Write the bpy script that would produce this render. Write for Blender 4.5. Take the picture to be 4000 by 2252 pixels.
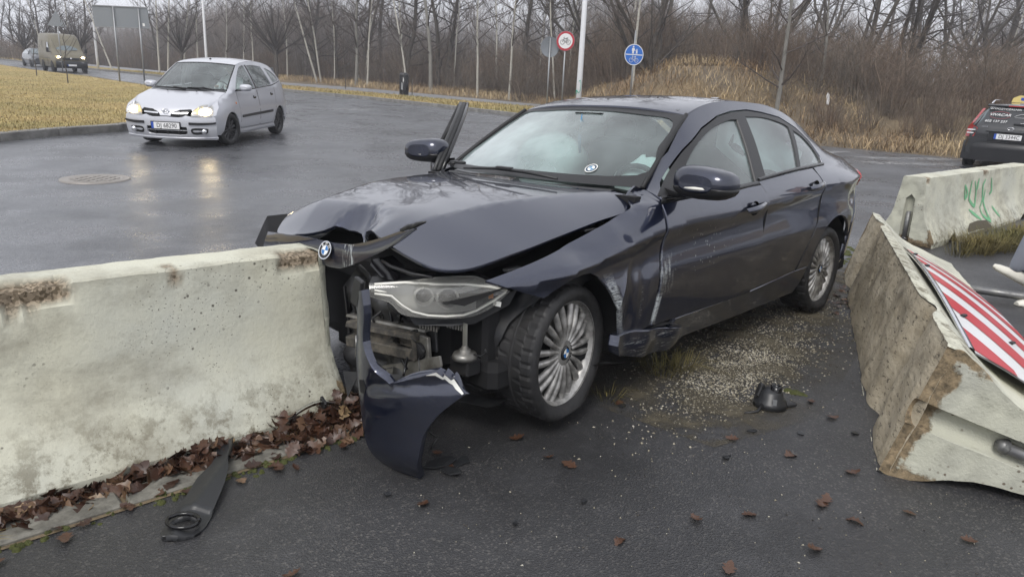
import bpy, bmesh, math, random
import numpy as np
from mathutils import Vector, Matrix
from mathutils.geometry import delaunay_2d_cdt

scene = bpy.context.scene
for o in list(bpy.data.objects):
    bpy.data.objects.remove(o)
col = scene.collection
R = math.radians
RNG = random.Random(7)

# ------------------------------------------------------------------ camera
PITCH, ROLL, CAM_H, LENS = .263, .046, 1.42, 24.66
cd = bpy.data.cameras.new('camera')
cam = bpy.data.objects.new('camera', cd)
col.objects.link(cam)
cd.lens, cd.sensor_width, cd.sensor_fit = LENS, 36.0, 'HORIZONTAL'
cd.clip_start, cd.clip_end = .05, 900
_c, _s = math.cos(PITCH), math.sin(PITCH)
_f, _u, _r = Vector((0, _c, -_s)), Vector((0, _s, _c)), Vector((1, 0, 0))
_r2 = _r * math.cos(ROLL) + _u * math.sin(ROLL)
_u2 = -_r * math.sin(ROLL) + _u * math.cos(ROLL)
_m = Matrix((_r2, _u2, -_f)).transposed().to_4x4()
_m.translation = Vector((0, 0, CAM_H))
cam.matrix_world = _m
scene.camera = cam

# ------------------------------------------------------------------ sky, sun, exposure
SUN_EL, SUN_AZ = R(48), R(200)
world = bpy.data.worlds.new('World')
scene.world = world
world.use_nodes = True
_n, _l = world.node_tree.nodes, world.node_tree.links
_n.clear()
wo = _n.new('ShaderNodeOutputWorld')
bg = _n.new('ShaderNodeBackground')
sk = _n.new('ShaderNodeTexSky')
sk.sky_type = 'NISHITA'
sk.sun_disc = False
sk.sun_elevation, sk.sun_rotation = SUN_EL, SUN_AZ
sk.air_density, sk.dust_density, sk.ozone_density = 1.0, 6.0, 1.0
hs = _n.new('ShaderNodeHueSaturation')
hs.inputs['Saturation'].default_value = .12
mx = _n.new('ShaderNodeMix'); mx.data_type = 'RGBA'
mx.inputs[0].default_value = .86                     # a closed cloud deck: mostly even grey
nz = _n.new('ShaderNodeTexNoise'); nz.inputs['Scale'].default_value = 2.2; nz.inputs['Detail'].default_value = 5
cr = _n.new('ShaderNodeValToRGB')
cr.color_ramp.elements[0].position, cr.color_ramp.elements[1].position = .3, .75
cr.color_ramp.elements[0].color = (6.9, 7.1, 7.75, 1)
cr.color_ramp.elements[1].color = (7.9, 8.05, 8.5, 1)
_l.new(nz.outputs['Fac'], cr.inputs[0])
_l.new(sk.outputs[0], hs.inputs['Color'])
_l.new(hs.outputs[0], mx.inputs[6]); _l.new(cr.outputs[0], mx.inputs[7])
_l.new(mx.outputs[2], bg.inputs[0])
bg.inputs[1].default_value = .10
_l.new(bg.outputs[0], wo.inputs[0])
sd = bpy.data.lights.new('sun', 'SUN')
sd.energy, sd.angle, sd.color = 1.3, R(24), (1, .97, .93)
so = bpy.data.objects.new('sun', sd); col.objects.link(so)
_d = Vector((math.sin(SUN_AZ) * math.cos(SUN_EL), math.cos(SUN_AZ) * math.cos(SUN_EL), math.sin(SUN_EL)))
so.rotation_euler = (-_d).to_track_quat('-Z', 'Y').to_euler()
so.location = (0, 0, 30)
scene.view_settings.view_transform = 'Standard'
scene.view_settings.look = 'None'
scene.view_settings.gamma = 1
scene.view_settings.use_curve_mapping = False
scene.view_settings.exposure = 0.55
scene.render.engine = 'CYCLES'
scene.cycles.max_bounces = 8
scene.cycles.transparent_max_bounces = 16
scene.cycles.use_denoising = True
scene.cycles.caustics_reflective = False
scene.cycles.caustics_refractive = False
scene.cycles.volume_bounces = 0

# ------------------------------------------------------------------ materials
class NT:
    """small wrapper for building node materials"""
    def __init__(s, name):
        s.m = bpy.data.materials.new(name); s.m.use_nodes = True
        s.t = s.m.node_tree; s.n = s.t.nodes; s.l = s.t.links
        s.b = s.n['Principled BSDF']; s.out = s.n['Material Output']
        s.co = None
    def set(s, **k):
        names = dict(col='Base Color', rough='Roughness', metal='Metallic', coat='Coat Weight', crough='Coat Roughness',
                     ior='IOR', alpha='Alpha', spec='Specular IOR Level', trans='Transmission Weight', emit='Emission Color',
                     estr='Emission Strength', sheen='Sheen Weight', sub='Subsurface Weight')
        for a, v in k.items():
            i = s.b.inputs[names[a]]
            if hasattr(v, 'links') or hasattr(v, 'is_linked'): s.l.new(v, i)
            elif a in ('col', 'emit'): i.default_value = (*v, 1) if len(v) == 3 else v
            else: i.default_value = v
        return s
    def coord(s, kind='Object'):
        if s.co is None: s.co = s.n.new('ShaderNodeTexCoord')
        return s.co.outputs[kind]
    def map(s, v, sc=(1, 1, 1), rot=(0, 0, 0), loc=(0, 0, 0)):
        m = s.n.new('ShaderNodeMapping'); s.l.new(v, m.inputs[0])
        m.inputs['Scale'].default_value = sc; m.inputs['Rotation'].default_value = rot; m.inputs['Location'].default_value = loc
        return m.outputs[0]
    def noise(s, v, scale, detail=4, rough=.55, dist=0):
        t = s.n.new('ShaderNodeTexNoise'); s.l.new(v, t.inputs['Vector'])
        t.inputs['Scale'].default_value = scale; t.inputs['Detail'].default_value = detail
        t.inputs['Roughness'].default_value = rough; t.inputs['Distortion'].default_value = dist
        return t.outputs['Fac']
    def voro(s, v, scale, feature='F1', out='Distance', rnd=1.0):
        t = s.n.new('ShaderNodeTexVoronoi'); t.feature = feature; s.l.new(v, t.inputs['Vector'])
        t.inputs['Scale'].default_value = scale; t.inputs['Randomness'].default_value = rnd
        return t.outputs[out]
    def ramp(s, v, stops, interp='LINEAR'):
        r = s.n.new('ShaderNodeValToRGB'); s.l.new(v, r.inputs[0]); e = r.color_ramp.elements
        r.color_ramp.interpolation = interp
        while len(e) < len(stops): e.new(.5)
        for q, (p, c) in zip(e, stops):
            q.position = p
            q.color = (c, c, c, 1) if not hasattr(c, '__len__') else (*c[:3], 1)
        return r.outputs[0]
    def mix(s, f, a, b, mode='MIX'):
        m = s.n.new('ShaderNodeMix'); m.data_type = 'RGBA'; m.blend_type = mode
        for v, i in ((f, 0), (a, 6), (b, 7)):
            if hasattr(v, 'is_linked'): s.l.new(v, m.inputs[i])
            elif i == 0: m.inputs[0].default_value = v
            else: m.inputs[i].default_value = (*v[:3], 1)
        return m.outputs[2]
    def math(s, op, a, b=0.0, clamp=False):
        m = s.n.new('ShaderNodeMath'); m.operation = op; m.use_clamp = clamp
        for v, i in ((a, 0), (b, 1)):
            if hasattr(v, 'is_linked'): s.l.new(v, m.inputs[i])
            else: m.inputs[i].default_value = v
        return m.outputs[0]
    def sep(s, v):
        m = s.n.new('ShaderNodeSeparateXYZ'); s.l.new(v, m.inputs[0]); return m.outputs
    def bump(s, h, strength=.3, dist=.01, prev=None):
        b = s.n.new('ShaderNodeBump'); s.l.new(h, b.inputs['Height'])
        b.inputs['Strength'].default_value = strength; b.inputs['Distance'].default_value = dist
        if prev is not None: s.l.new(prev, b.inputs['Normal'])
        s.l.new(b.outputs[0], s.b.inputs['Normal'])
        return b.outputs[0]
    def objrand(s):
        return s.n.new('ShaderNodeObjectInfo').outputs['Random']

M = {}
def simple(name, colr, rough=.5, metal=0, **k):
    t = NT(name).set(col=colr, rough=rough, metal=metal, **k); M[name] = t.m; return t

def dirty(name, colr, rough=.5, metal=0, dirt=(.16, .14, .11), amount=.5, scale=6, **k):
    t = NT(name); v = t.coord()
    f = t.ramp(t.noise(v, scale, 6, .65), [(.42, 0), (.72, amount)])
    t.set(col=t.mix(f, colr, dirt), rough=t.ramp(t.noise(v, scale * 1.7, 4), [(.3, max(.02, rough - .1)), (.7, min(1, rough + .18))]), metal=metal, **k)
    M[name] = t.m; return t

# ------------------------------------------------------------------ object helpers
def tag(o, label=None, cat=None, group=None, kind=None):
    if label: o['label'] = label
    if cat: o['category'] = cat
    if group: o['group'] = group
    if kind: o['kind'] = kind
    return o

def empty(name, loc=(0, 0, 0), rz=0, label=None, cat=None, group=None):
    o = bpy.data.objects.new(name, None); col.objects.link(o)
    o.location = loc; o.rotation_euler = (0, 0, rz); o.empty_display_size = .2
    return tag(o, label, cat, group)

def link(name, me, m=None, parent=None):
    o = bpy.data.objects.new(name, me); col.objects.link(o)
    if m is not None and not me.materials: me.materials.append(M[m] if isinstance(m, str) else m)
    if parent is not None: o.parent = parent
    return o

class MB:
    """collects geometry; build() links it as one mesh object"""
    def __init__(s): s.v, s.f, s.mi, s.sm = [], [], [], []
    def add(s, v, f, mi=0, smooth=True):
        k = len(s.v); s.v.extend([tuple(p) for p in v]); s.f.extend([tuple(i + k for i in q) for q in f])
        s.mi += [mi] * len(f); s.sm += [smooth] * len(f); return s
    def box(s, c, d, rot=None, mi=0, bev=0.0):
        x, y, z = (q / 2 for q in d)
        if bev > 0:
            b = min(bev, x * .9, y * .9, z * .9); pts = []
            ring = [(x, y - b), (x - b, y), (-x + b, y), (-x, y - b), (-x, -y + b), (-x + b, -y), (x - b, -y), (x, -y + b)]
            small = [((abs(a) - b) * (1 if a > 0 else -1), (abs(q) - b) * (1 if q > 0 else -1)) for a, q in ring]
            pts += [(a, q, -z) for a, q in small] + [(a, q, -z + b) for a, q in ring] + [(a, q, z - b) for a, q in ring] + [(a, q, z) for a, q in small]
            F = [tuple(range(7, -1, -1)), tuple(range(24, 32))]
            for k in range(3):
                for i in range(8):
                    j = (i + 1) % 8; F.append((k * 8 + i, k * 8 + j, k * 8 + 8 + j, k * 8 + 8 + i))
            V = pts
        else:
            V = [(-x, -y, -z), (x, -y, -z), (x, y, -z), (-x, y, -z), (-x, -y, z), (x, -y, z), (x, y, z), (-x, y, z)]
            F = [(3, 2, 1, 0), (4, 5, 6, 7), (0, 1, 5, 4), (1, 2, 6, 5), (2, 3, 7, 6), (3, 0, 4, 7)]
        Rm = rot if rot is not None else Matrix.Identity(3)
        c = Vector(c); return s.add([Rm @ Vector(p) + c for p in V], F, mi, False)
    def tube(s, pts, rad, seg=8, cap=True, mi=0):
        pts = [Vector(p) for p in pts]; n = len(pts)
        if not hasattr(rad, '__len__'): rad = [rad] * n
        V, F = [], []; ref = None
        for i, p in enumerate(pts):
            t = (pts[min(i + 1, n - 1)] - pts[max(i - 1, 0)]).normalized()
            if ref is None: ref = t.orthogonal().normalized()
            ref = (ref - t * ref.dot(t))
            ref = ref.normalized() if ref.length > 1e-5 else t.orthogonal().normalized()
            b = t.cross(ref)
            for k in range(seg):
                a = 2 * math.pi * k / seg; V.append(p + (ref * math.cos(a) + b * math.sin(a)) * rad[i])
        for i in range(n - 1):
            for k in range(seg):
                j = (k + 1) % seg; F.append((i * seg + k, i * seg + j, i * seg + seg + j, i * seg + seg + k))
        if cap: F.append(tuple(range(seg - 1, -1, -1))); F.append(tuple((n - 1) * seg + k for k in range(seg)))
        return s.add(V, F, mi)
    def lathe(s, prof, seg=32, axis='Z', c=(0, 0, 0), mi=0, close=False, smooth=True):
        """prof: (radius, height) pairs"""
        V, F = [], []; n = len(prof)
        for r, h in prof:
            for k in range(seg):
                a = 2 * math.pi * k / seg; x, y = r * math.cos(a), r * math.sin(a)
                V.append((x, y, h) if axis == 'Z' else ((x, -h, y) if axis == '-Y' else ((x, h, -y) if axis == 'Y' else (h, x, y))))
        c = Vector(c); V = [Vector(p) + c for p in V]
        for i in range(n - 1 + (1 if close else 0)):
            i2 = (i + 1) % n
            for k in range(seg):
                j = (k + 1) % seg; F.append((i * seg + k, i * seg + j, i2 * seg + j, i2 * seg + k))
        return s.add(V, F, mi, smooth)
    def prism(s, poly, z0, z1, fn=None, mi=0):
        """extrude a 2-d polygon; fn maps (x,y,z) to a point"""
        fn = fn or (lambda x, y, z: (x, y, z)); n = len(poly)
        V = [fn(x, y, z0) for x, y in poly] + [fn(x, y, z1) for x, y in poly]
        F = [tuple(range(n - 1, -1, -1)), tuple(range(n, 2 * n))] + [(i, (i + 1) % n, n + (i + 1) % n, n + i) for i in range(n)]
        return s.add(V, F, mi, False)
    def grid(s, rows, mi=0, closed=False, smooth=True):
        n, m = len(rows), len(rows[0]); V = [p for r in rows for p in r]; F = []
        for i in range(n - 1):
            for j in range(m if closed else m - 1):
                k = (j + 1) % m; F.append((i * m + j, i * m + k, i * m + m + k, i * m + m + j))
        return s.add(V, F, mi, smooth)
    def build(s, name, m=None, parent=None, mats=None, fix=True, bevel=0, shade=None):
        me = bpy.data.meshes.new(name); me.from_pydata([tuple(p) for p in s.v], [], s.f)
        for q in (mats or ([m] if m is not None else [])): me.materials.append(M[q] if isinstance(q, str) else q)
        me.polygons.foreach_set('use_smooth', s.sm); me.polygons.foreach_set('material_index', s.mi)
        if fix or bevel:
            b = bmesh.new(); b.from_mesh(me)
            if bevel: bmesh.ops.bevel(b, geom=list(b.edges), offset=bevel, segments=1, affect='EDGES', clamp_overlap=True)
            bmesh.ops.recalc_face_normals(b, faces=b.faces); b.to_mesh(me); b.free()
        me.update()
        return link(name, me, None, parent)

def pch(xk, yk, xq):
    """monotone cubic through (xk,yk); xk ascending; arrays allowed"""
    xk, yk = np.asarray(xk, float), np.asarray(yk, float); h = np.diff(xk); d = np.diff(yk) / h
    m = np.zeros(len(xk)); m[0], m[-1] = d[0], d[-1]
    for i in range(1, len(xk) - 1):
        m[i] = 0 if d[i - 1] * d[i] <= 0 else (h[i - 1] + h[i]) / (h[i - 1] / d[i] + h[i] / d[i - 1])
    xq = np.asarray(xq, float); i = np.clip(np.searchsorted(xk, xq) - 1, 0, len(h) - 1)
    t = np.clip((xq - xk[i]) / h[i], -.3, 1.3)
    return ((1 + 2 * t) * (1 - t) ** 2) * yk[i] + (t * (1 - t) ** 2) * h[i] * m[i] + (t * t * (3 - 2 * t)) * yk[i + 1] + (t * t * (t - 1)) * h[i] * m[i + 1]

def crv(knots):
    """curve function from [(x,v),...] in any order"""
    k = sorted(knots); xs, ys = [a for a, b in k], [b for a, b in k]
    return lambda x: pch(xs, ys, x)

class Side:
    """half width y(x,z) of a car body from rows of (z(x), y(x)); 'crease' rows break the slope"""
    def __init__(s, X, rows, crease=()):
        o = np.argsort(X); s.X = np.array(X, float)[o]
        s.Z = [np.array(r[0], float)[o] for r in rows]; s.Yv = [np.array(r[1], float)[o] for r in rows]; s.cr = set(crease)
    def row(s, k, x): return pch(s.X, s.Z[k], x), pch(s.X, s.Yv[k], x)
    def __call__(s, x, z):
        x, z = np.asarray(x, float), np.asarray(z, float); K = len(s.Z)
        Z = np.stack([pch(s.X, a, x) for a in s.Z], -1); Y = np.stack([pch(s.X, a, x) for a in s.Yv], -1)
        h = np.maximum(np.diff(Z, axis=-1), 1e-4); d = np.diff(Y, axis=-1) / h
        ml = np.zeros_like(Z); mr = np.zeros_like(Z)            # left / right slopes at rows
        ml[..., 1:] = d; mr[..., :-1] = d
        for k in range(1, K - 1):
            if k in s.cr: continue
            a, b = d[..., k - 1], d[..., k]
            w = (h[..., k] * a + h[..., k - 1] * b) / (h[..., k] + h[..., k - 1])
            ml[..., k] = w; mr[..., k] = w
        ml[..., 0] = d[..., 0]; mr[..., -1] = d[..., -1]
        i = np.clip((z[..., None] > Z).sum(-1) - 1, 0, K - 2)
        g = lambda A, j: np.take_along_axis(A, j[..., None], -1)[..., 0]
        hh = g(h, i); t = np.clip((z - g(Z, i)) / hh, -.5, 1.5)
        return ((1 + 2 * t) * (1 - t) ** 2) * g(Y, i) + t * (1 - t) ** 2 * hh * g(mr, i) + t * t * (3 - 2 * t) * g(Y, i + 1) + t * t * (t - 1) * hh * g(ml, i + 1)

def inside(poly, P):
    x, y = P[:, 0], P[:, 1]; c = np.zeros(len(P), bool); n = len(poly)
    for i in range(n):
        (x1, y1), (x2, y2) = poly[i], poly[i - 1]
        if y1 == y2: continue
        c ^= ((y1 > y) != (y2 > y)) & (x < (x2 - x1) * (y - y1) / (y2 - y1) + x1)
    return c

def dens(poly, h):
    out = []
    for i, p in enumerate(poly):
        q = poly[(i + 1) % len(poly)]; n = max(1, int(math.ceil(math.dist(p, q) / h)))
        out += [(p[0] + (q[0] - p[0]) * k / n, p[1] + (q[1] - p[1]) * k / n) for k in range(n)]
    return out

def smooth_poly(poly, corners=(), n=5):
    """Catmull-Rom through the polygon; indices in corners stay sharp"""
    out = []; N = len(poly); P = [np.array(p, float) for p in poly]
    for i in range(N):
        p1, p2 = P[i], P[(i + 1) % N]
        p0 = p1 - (p2 - p1) if i in corners else P[i - 1]
        p3 = p2 + (p2 - p1) if (i + 1) % N in corners else P[(i + 2) % N]
        for k in range(n):
            t = k / n
            out.append(tuple(.5 * ((2 * p1) + (-p0 + p2) * t + (2 * p0 - 5 * p1 + 4 * p2 - p3) * t * t + (-p0 + 3 * p1 - 3 * p2 + p3) * t ** 3)))
    return out

def arc(cx, cz, r, a0, a1, n=14):
    return [(cx + r * math.cos(R(a0 + (a1 - a0) * k / n)), cz + r * math.sin(R(a0 + (a1 - a0) * k / n))) for k in range(n + 1)]

def panel(name, poly, fn, m, parent=None, h=.03, thick=.012, holes=(), flip=False, mirror=False, out=None, eps=.002, lines=()):
    """sheet bounded by a 2-d outline (with holes), mapped to 3-d by fn(u,v); folded edges; exact smooth normals.
    out: a point the normals look away from"""
    loops = [dens(q, h) for q in (poly, *holes)]
    B = [p for L in loops for p in L]; E = []; k = 0
    for L in loops:
        E += [(k + i, k + (i + 1) % len(L)) for i in range(len(L))]; k += len(L)
    Bn = np.array(B); lo, hi = Bn.min(0), Bn.max(0)
    gx, gy = np.meshgrid(np.arange(lo[0] + h / 2, hi[0], h), np.arange(lo[1] + h / 2, hi[1], h)); gx = gx.copy(); gx[1::2] += h / 2
    Gp = np.stack([gx.ravel(), gy.ravel()], -1)
    def isin(P):
        c = inside(poly, P)
        for q in holes: c &= ~inside(q, P)
        return c
    Gp = Gp[isin(Gp)]
    if len(Gp): Gp = Gp[np.min(np.linalg.norm(Gp[:, None] - Bn[None], axis=-1), 1) > h * .55]
    pts = [Vector(p) for p in B]
    for L in lines:                                          # creases the mesh edges must follow
        L = np.array(L); n_ = max(2, int(np.linalg.norm(np.diff(L, axis=0), axis=1).sum() / (h * .8)))
        q = np.linspace(0, len(L) - 1, n_); L = np.stack([np.interp(q, np.arange(len(L)), L[:, a]) for a in (0, 1)], -1)
        if len(Gp): Gp = Gp[np.min(np.linalg.norm(Gp[:, None] - L[None], axis=-1), 1) > h * .5]
        ok = isin(L) & (np.min(np.linalg.norm(L[:, None] - Bn[None], axis=-1), 1) > h * .25)
        k0 = len(pts); idx = []
        for i, p in enumerate(L):
            if ok[i]: idx.append(len(pts)); pts.append(Vector(p))
            else: idx.append(-1)
        E += [(a, b) for a, b in zip(idx, idx[1:]) if a >= 0 and b >= 0]
    pts += [Vector(p) for p in Gp]
    vo, eo, fo = delaunay_2d_cdt(pts, E, [], 0, 1e-6)[:3]
    V2 = np.array([(p.x, p.y) for p in vo]); T = np.array([f for f in fo if len(f) == 3])
    T = T[isin(V2[T].mean(1))]
    used = np.unique(T); rm = -np.ones(len(V2), int); rm[used] = np.arange(len(used)); V2 = V2[used]; T = rm[T]
    def ev(a):
        r = np.array(fn(a[:, 0], a[:, 1]), float)
        return r if r.shape[-1] == 3 and r.ndim == 2 and r.shape[0] == len(a) else r.T
    X = ev(V2); du = ev(V2 + [eps, 0]) - ev(V2 - [eps, 0]); dv = ev(V2 + [0, eps]) - ev(V2 - [0, eps])
    Nn = np.cross(du, dv); Nn /= np.linalg.norm(Nn, axis=1)[:, None] + 1e-12
    if out is not None: sgn = np.sign((Nn * (X - np.array(out))).sum(1).sum())
    else: sgn = -1 if flip else 1
    Nn *= sgn
    fnrm = np.cross(X[T[:, 1]] - X[T[:, 0]], X[T[:, 2]] - X[T[:, 0]])
    bad = (fnrm * Nn[T[:, 0]]).sum(1) < 0; T[bad] = T[bad][:, ::-1]
    if mirror:
        X = X * [1, -1, 1]; Nn = Nn * [1, -1, 1]; T = T[:, ::-1]
    cnt = {}
    for t in T:
        for a, b in ((t[0], t[1]), (t[1], t[2]), (t[2], t[0])):
            cnt[(a, b)] = 1
    rim = [(a, b) for (a, b) in cnt if (b, a) not in cnt]
    V = list(X); F = [tuple(int(i) for i in t) for t in T]; NN = list(Nn)
    if thick:
        for a, b in rim:
            e = X[b] - X[a]; no = np.cross(e, Nn[a]); no /= np.linalg.norm(no) + 1e-12
            k = len(V); V += [X[a], X[b], X[b] - Nn[b] * thick, X[a] - Nn[a] * thick]; NN += [no * .8 + Nn[a] * .6, no * .8 + Nn[b] * .6, no, no]
            F.append((k + 1, k, k + 3, k + 2))
    me = bpy.data.meshes.new(name); me.from_pydata([tuple(p) for p in V], [], F)
    me.polygons.foreach_set('use_smooth', [True] * len(F)); me.update()
    NN = np.array(NN); NN /= np.linalg.norm(NN, axis=1)[:, None] + 1e-12
    me.normals_split_custom_set_from_vertices([tuple(q) for q in NN])
    return link(name, me, m, parent)

def text_obj(name, s, size, m, parent, loc, rot, ext=.0015, xs=1.0, align='CENTER', shear=0, spacing=1.0):
    cu = bpy.data.curves.new(name, 'FONT'); cu.body = s; cu.size = size; cu.extrude = ext; cu.align_x = align; cu.align_y = 'CENTER'
    cu.shear = shear; cu.space_character = spacing; cu.resolution_u = 3
    o = bpy.data.objects.new(name, cu); col.objects.link(o)
    dg = bpy.context.evaluated_depsgraph_get(); me = bpy.data.meshes.new_from_object(o.evaluated_get(dg))
    bpy.data.objects.remove(o); bpy.data.curves.remove(cu)
    if xs != 1: me.transform(Matrix.Diagonal((xs, 1, 1, 1)))
    me.materials.clear(); o = link(name, me, m, parent); o.location = loc; o.rotation_euler = rot
    return o

def copy_tree(o, parent=None):
    c = o.copy(); col.objects.link(c); c.parent = parent
    for ch in list(o.children): copy_tree(ch, c)
    return c

# ------------------------------------------------------------------ lie of the land: a gentle climb away from the camera
def gz(x, y):
    x, y = np.asarray(x, float), np.asarray(y, float)
    t = (y - 6.5) / 1.5
    sp = 1.5 * np.where(t > 20, t, np.log1p(np.exp(np.clip(t, -40, 20))))
    return .042 * sp
def gzf(x, y): return float(gz(x, y))
# ================================================================== shared vehicle materials
simple('black_plastic', (.016, .016, .017), .42)
simple('gloss_black', (.006, .006, .007), .12)
simple('dark_void', (.004, .004, .005), .8)
simple('rubber', (.012, .012, .013), .6)
simple('chrome', (.75, .76, .78), .12, 1.0)
simple('silver_metal', (.5, .5, .5), .32, 1.0)
simple('airbag_cloth', (.72, .74, .73), .8)
simple('seat_fabric', (.03, .03, .033), .85)
simple('white_part', (.78, .78, .74), .35)
simple('lamp_red', (.42, .012, .014), .15, coat=1.0)
simple('lamp_amber', (.75, .24, .03), .2)
dirty('dusty_plastic', (.014, .015, .018), .45, dirt=(.07, .067, .06), amount=.4, scale=9)
dirty('aluminium', (.24, .235, .22), .45, .7, dirt=(.07, .06, .045), amount=.85, scale=14)
dirty('foam_dirty', (.045, .042, .038), .85, dirt=(.24, .21, .16), amount=.55, scale=22)
dirty('alloy', (.46, .45, .43), .36, .6, dirt=(.09, .085, .08), amount=.9, scale=19)
dirty('tyre', (.013, .013, .014), .6, dirt=(.05, .047, .043), amount=.35, scale=16)

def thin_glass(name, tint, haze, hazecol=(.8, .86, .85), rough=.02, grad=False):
    """single sheet of glass: clear tint, sky reflections, a milky haze painted in for brightness"""
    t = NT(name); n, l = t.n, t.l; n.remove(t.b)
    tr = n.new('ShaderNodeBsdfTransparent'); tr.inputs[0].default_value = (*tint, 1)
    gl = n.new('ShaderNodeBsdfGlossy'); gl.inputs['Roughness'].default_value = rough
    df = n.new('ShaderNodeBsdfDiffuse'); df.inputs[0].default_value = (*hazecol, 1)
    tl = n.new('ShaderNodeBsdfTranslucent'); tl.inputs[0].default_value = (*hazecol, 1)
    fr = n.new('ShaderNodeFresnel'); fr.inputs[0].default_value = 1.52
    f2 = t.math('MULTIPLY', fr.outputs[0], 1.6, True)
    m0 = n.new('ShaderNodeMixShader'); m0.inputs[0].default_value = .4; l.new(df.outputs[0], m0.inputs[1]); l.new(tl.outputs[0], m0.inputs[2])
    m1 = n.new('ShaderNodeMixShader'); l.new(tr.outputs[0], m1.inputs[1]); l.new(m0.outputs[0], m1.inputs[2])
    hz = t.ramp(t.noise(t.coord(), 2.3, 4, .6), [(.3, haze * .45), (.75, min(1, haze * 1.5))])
    if grad: hz = t.math('MULTIPLY', hz, t.math('SUBTRACT', 1.0, t.math('MULTIPLY', t.sep(t.coord())[1], 1.0)))   # painted brightness: the white haze grows towards the passenger side
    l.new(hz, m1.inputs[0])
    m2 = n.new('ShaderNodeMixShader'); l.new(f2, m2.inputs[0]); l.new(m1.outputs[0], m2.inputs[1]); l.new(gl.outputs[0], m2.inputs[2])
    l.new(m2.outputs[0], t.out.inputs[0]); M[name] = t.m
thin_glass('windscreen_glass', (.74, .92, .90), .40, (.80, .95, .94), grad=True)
thin_glass('side_glass', (.70, .84, .82), .22, (.76, .88, .87))
thin_glass('clear_screen', (.78, .88, .87), .20, (.7, .8, .8))
thin_glass('dark_glass', (.16, .19, .19), .03)
thin_glass('lamp_lens', (.97, .97, .94), .34, (.86, .85, .80), .04)
thin_glass('clear_lens', (.95, .95, .93), .05, (.8, .8, .76), .04)

# ------------------------------------------------------------------ navy paint with the scrapes of the crash (car coordinates)
t = NT('navy_paint'); v = t.coord(); sx = t.sep(v)
def region(cx, cz, wx, wz, shear=0.0, soft=.35):
    dz = t.math('SUBTRACT', sx[2], cz)
    dx = t.math('ADD', t.math('SUBTRACT', sx[0], cx), t.math('MULTIPLY', dz, shear))
    a = t.math('MAXIMUM', t.math('DIVIDE', t.math('ABSOLUTE', dx), wx), t.math('DIVIDE', t.math('ABSOLUTE', dz), wz))
    return t.math('DIVIDE', t.math('SUBTRACT', 1.0, a), soft, True)
streak = t.noise(t.map(v, (38, 30, 200), (0, .12, 0)), 1, 4, .7)
fine = t.noise(t.map(v, (34, 30, 9), (0, -.5, 0)), 1.3, 5, .75)
sA = t.math('MULTIPLY', region(-.245, .475, .036, .16, -.48, .5), t.ramp(streak, [(.40, 0), (.54, 1)]))
sB = t.math('MULTIPLY', region(-.635, .565, .062, .11, -.1, .5), t.ramp(t.math('ADD', t.math('MULTIPLY', streak, .3), t.math('MULTIPLY', fine, .7)), [(.47, 0), (.60, .8)]))
sC = t.math('MULTIPLY', region(-.585, .40, .024, .085, .12), t.ramp(streak, [(.36, 0), (.52, 1)]))
sD = t.math('MULTIPLY', region(-.46, .45, .014, .10, .0), t.ramp(streak, [(.55, 0), (.70, .8)]))
bits = t.voro(t.map(v, (30, 30, 17), (0, .35, 0)), 1.6)
sE = t.math('MULTIPLY', region(-.98, .66, .38, .17, .35, .9), t.math('MULTIPLY', t.ramp(bits, [(.13, .8), (.19, 0)]), t.ramp(t.noise(v, 9, 3), [(.40, 0), (.55, 1)])))
scr = t.math('MAXIMUM', t.math('MAXIMUM', t.math('MAXIMUM', sA, sB), t.math('MAXIMUM', sC, sD)), sE)
# nose strip scrape (white transfer from the barrier)
dx = region(.72, .70, .2, .08); dy = t.math('SUBTRACT', sx[1], .125)
sF = t.math('MULTIPLY', t.math('MULTIPLY', dx, t.math('DIVIDE', t.math('SUBTRACT', .055, t.math('ABSOLUTE', dy)), .02, True)), t.ramp(t.noise(t.map(v, (20, 90, 20)), 1, 3, .7), [(.5, 0), (.6, 1)]))
sG = t.math('MULTIPLY', region(-.56, .225, .33, .085, 0, .6), t.math('MULTIPLY', t.ramp(t.noise(t.map(v, (9, 20, 60), (0, .25, 0)), 1.5, 5, .75), [(.55, 0), (.66, .8)]), 1.0))
scr = t.math('MAXIMUM', t.math('MAXIMUM', scr, sF), sG)
low = t.math('DIVIDE', t.math('SUBTRACT', .62, sx[2]), .45, True)
dust = t.math('MULTIPLY', t.math('MULTIPLY', low, low), t.ramp(t.noise(t.map(v, (5, 5, 8)), 1, 6, .65), [(.35, 0), (.75, .42)]))
c1 = t.mix(dust, (.010, .0155, .042), (.034, .033, .031))
sfleck = t.ramp(t.noise(v, 900, 1), [(.3, .7), (.7, 1.35)])
t.set(col=t.mix(scr, t.mix(.5, c1, t.mix(1.0, c1, sfleck, 'MULTIPLY')), (.50, .53, .54)),
      rough=t.math('ADD', t.math('ADD', .30, t.math('MULTIPLY', scr, .4)), t.math('MULTIPLY', dust, .5)), metal=.75,
      coat=t.math('SUBTRACT', 1.0, t.math('ADD', scr, t.math('MULTIPLY', dust, 1.2)), True), crough=.03)
t.b.inputs['Coat IOR'].default_value = 1.85
t.bump(t.noise(v, 60, 2), .012, .004)
M['navy_paint'] = t.m

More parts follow.
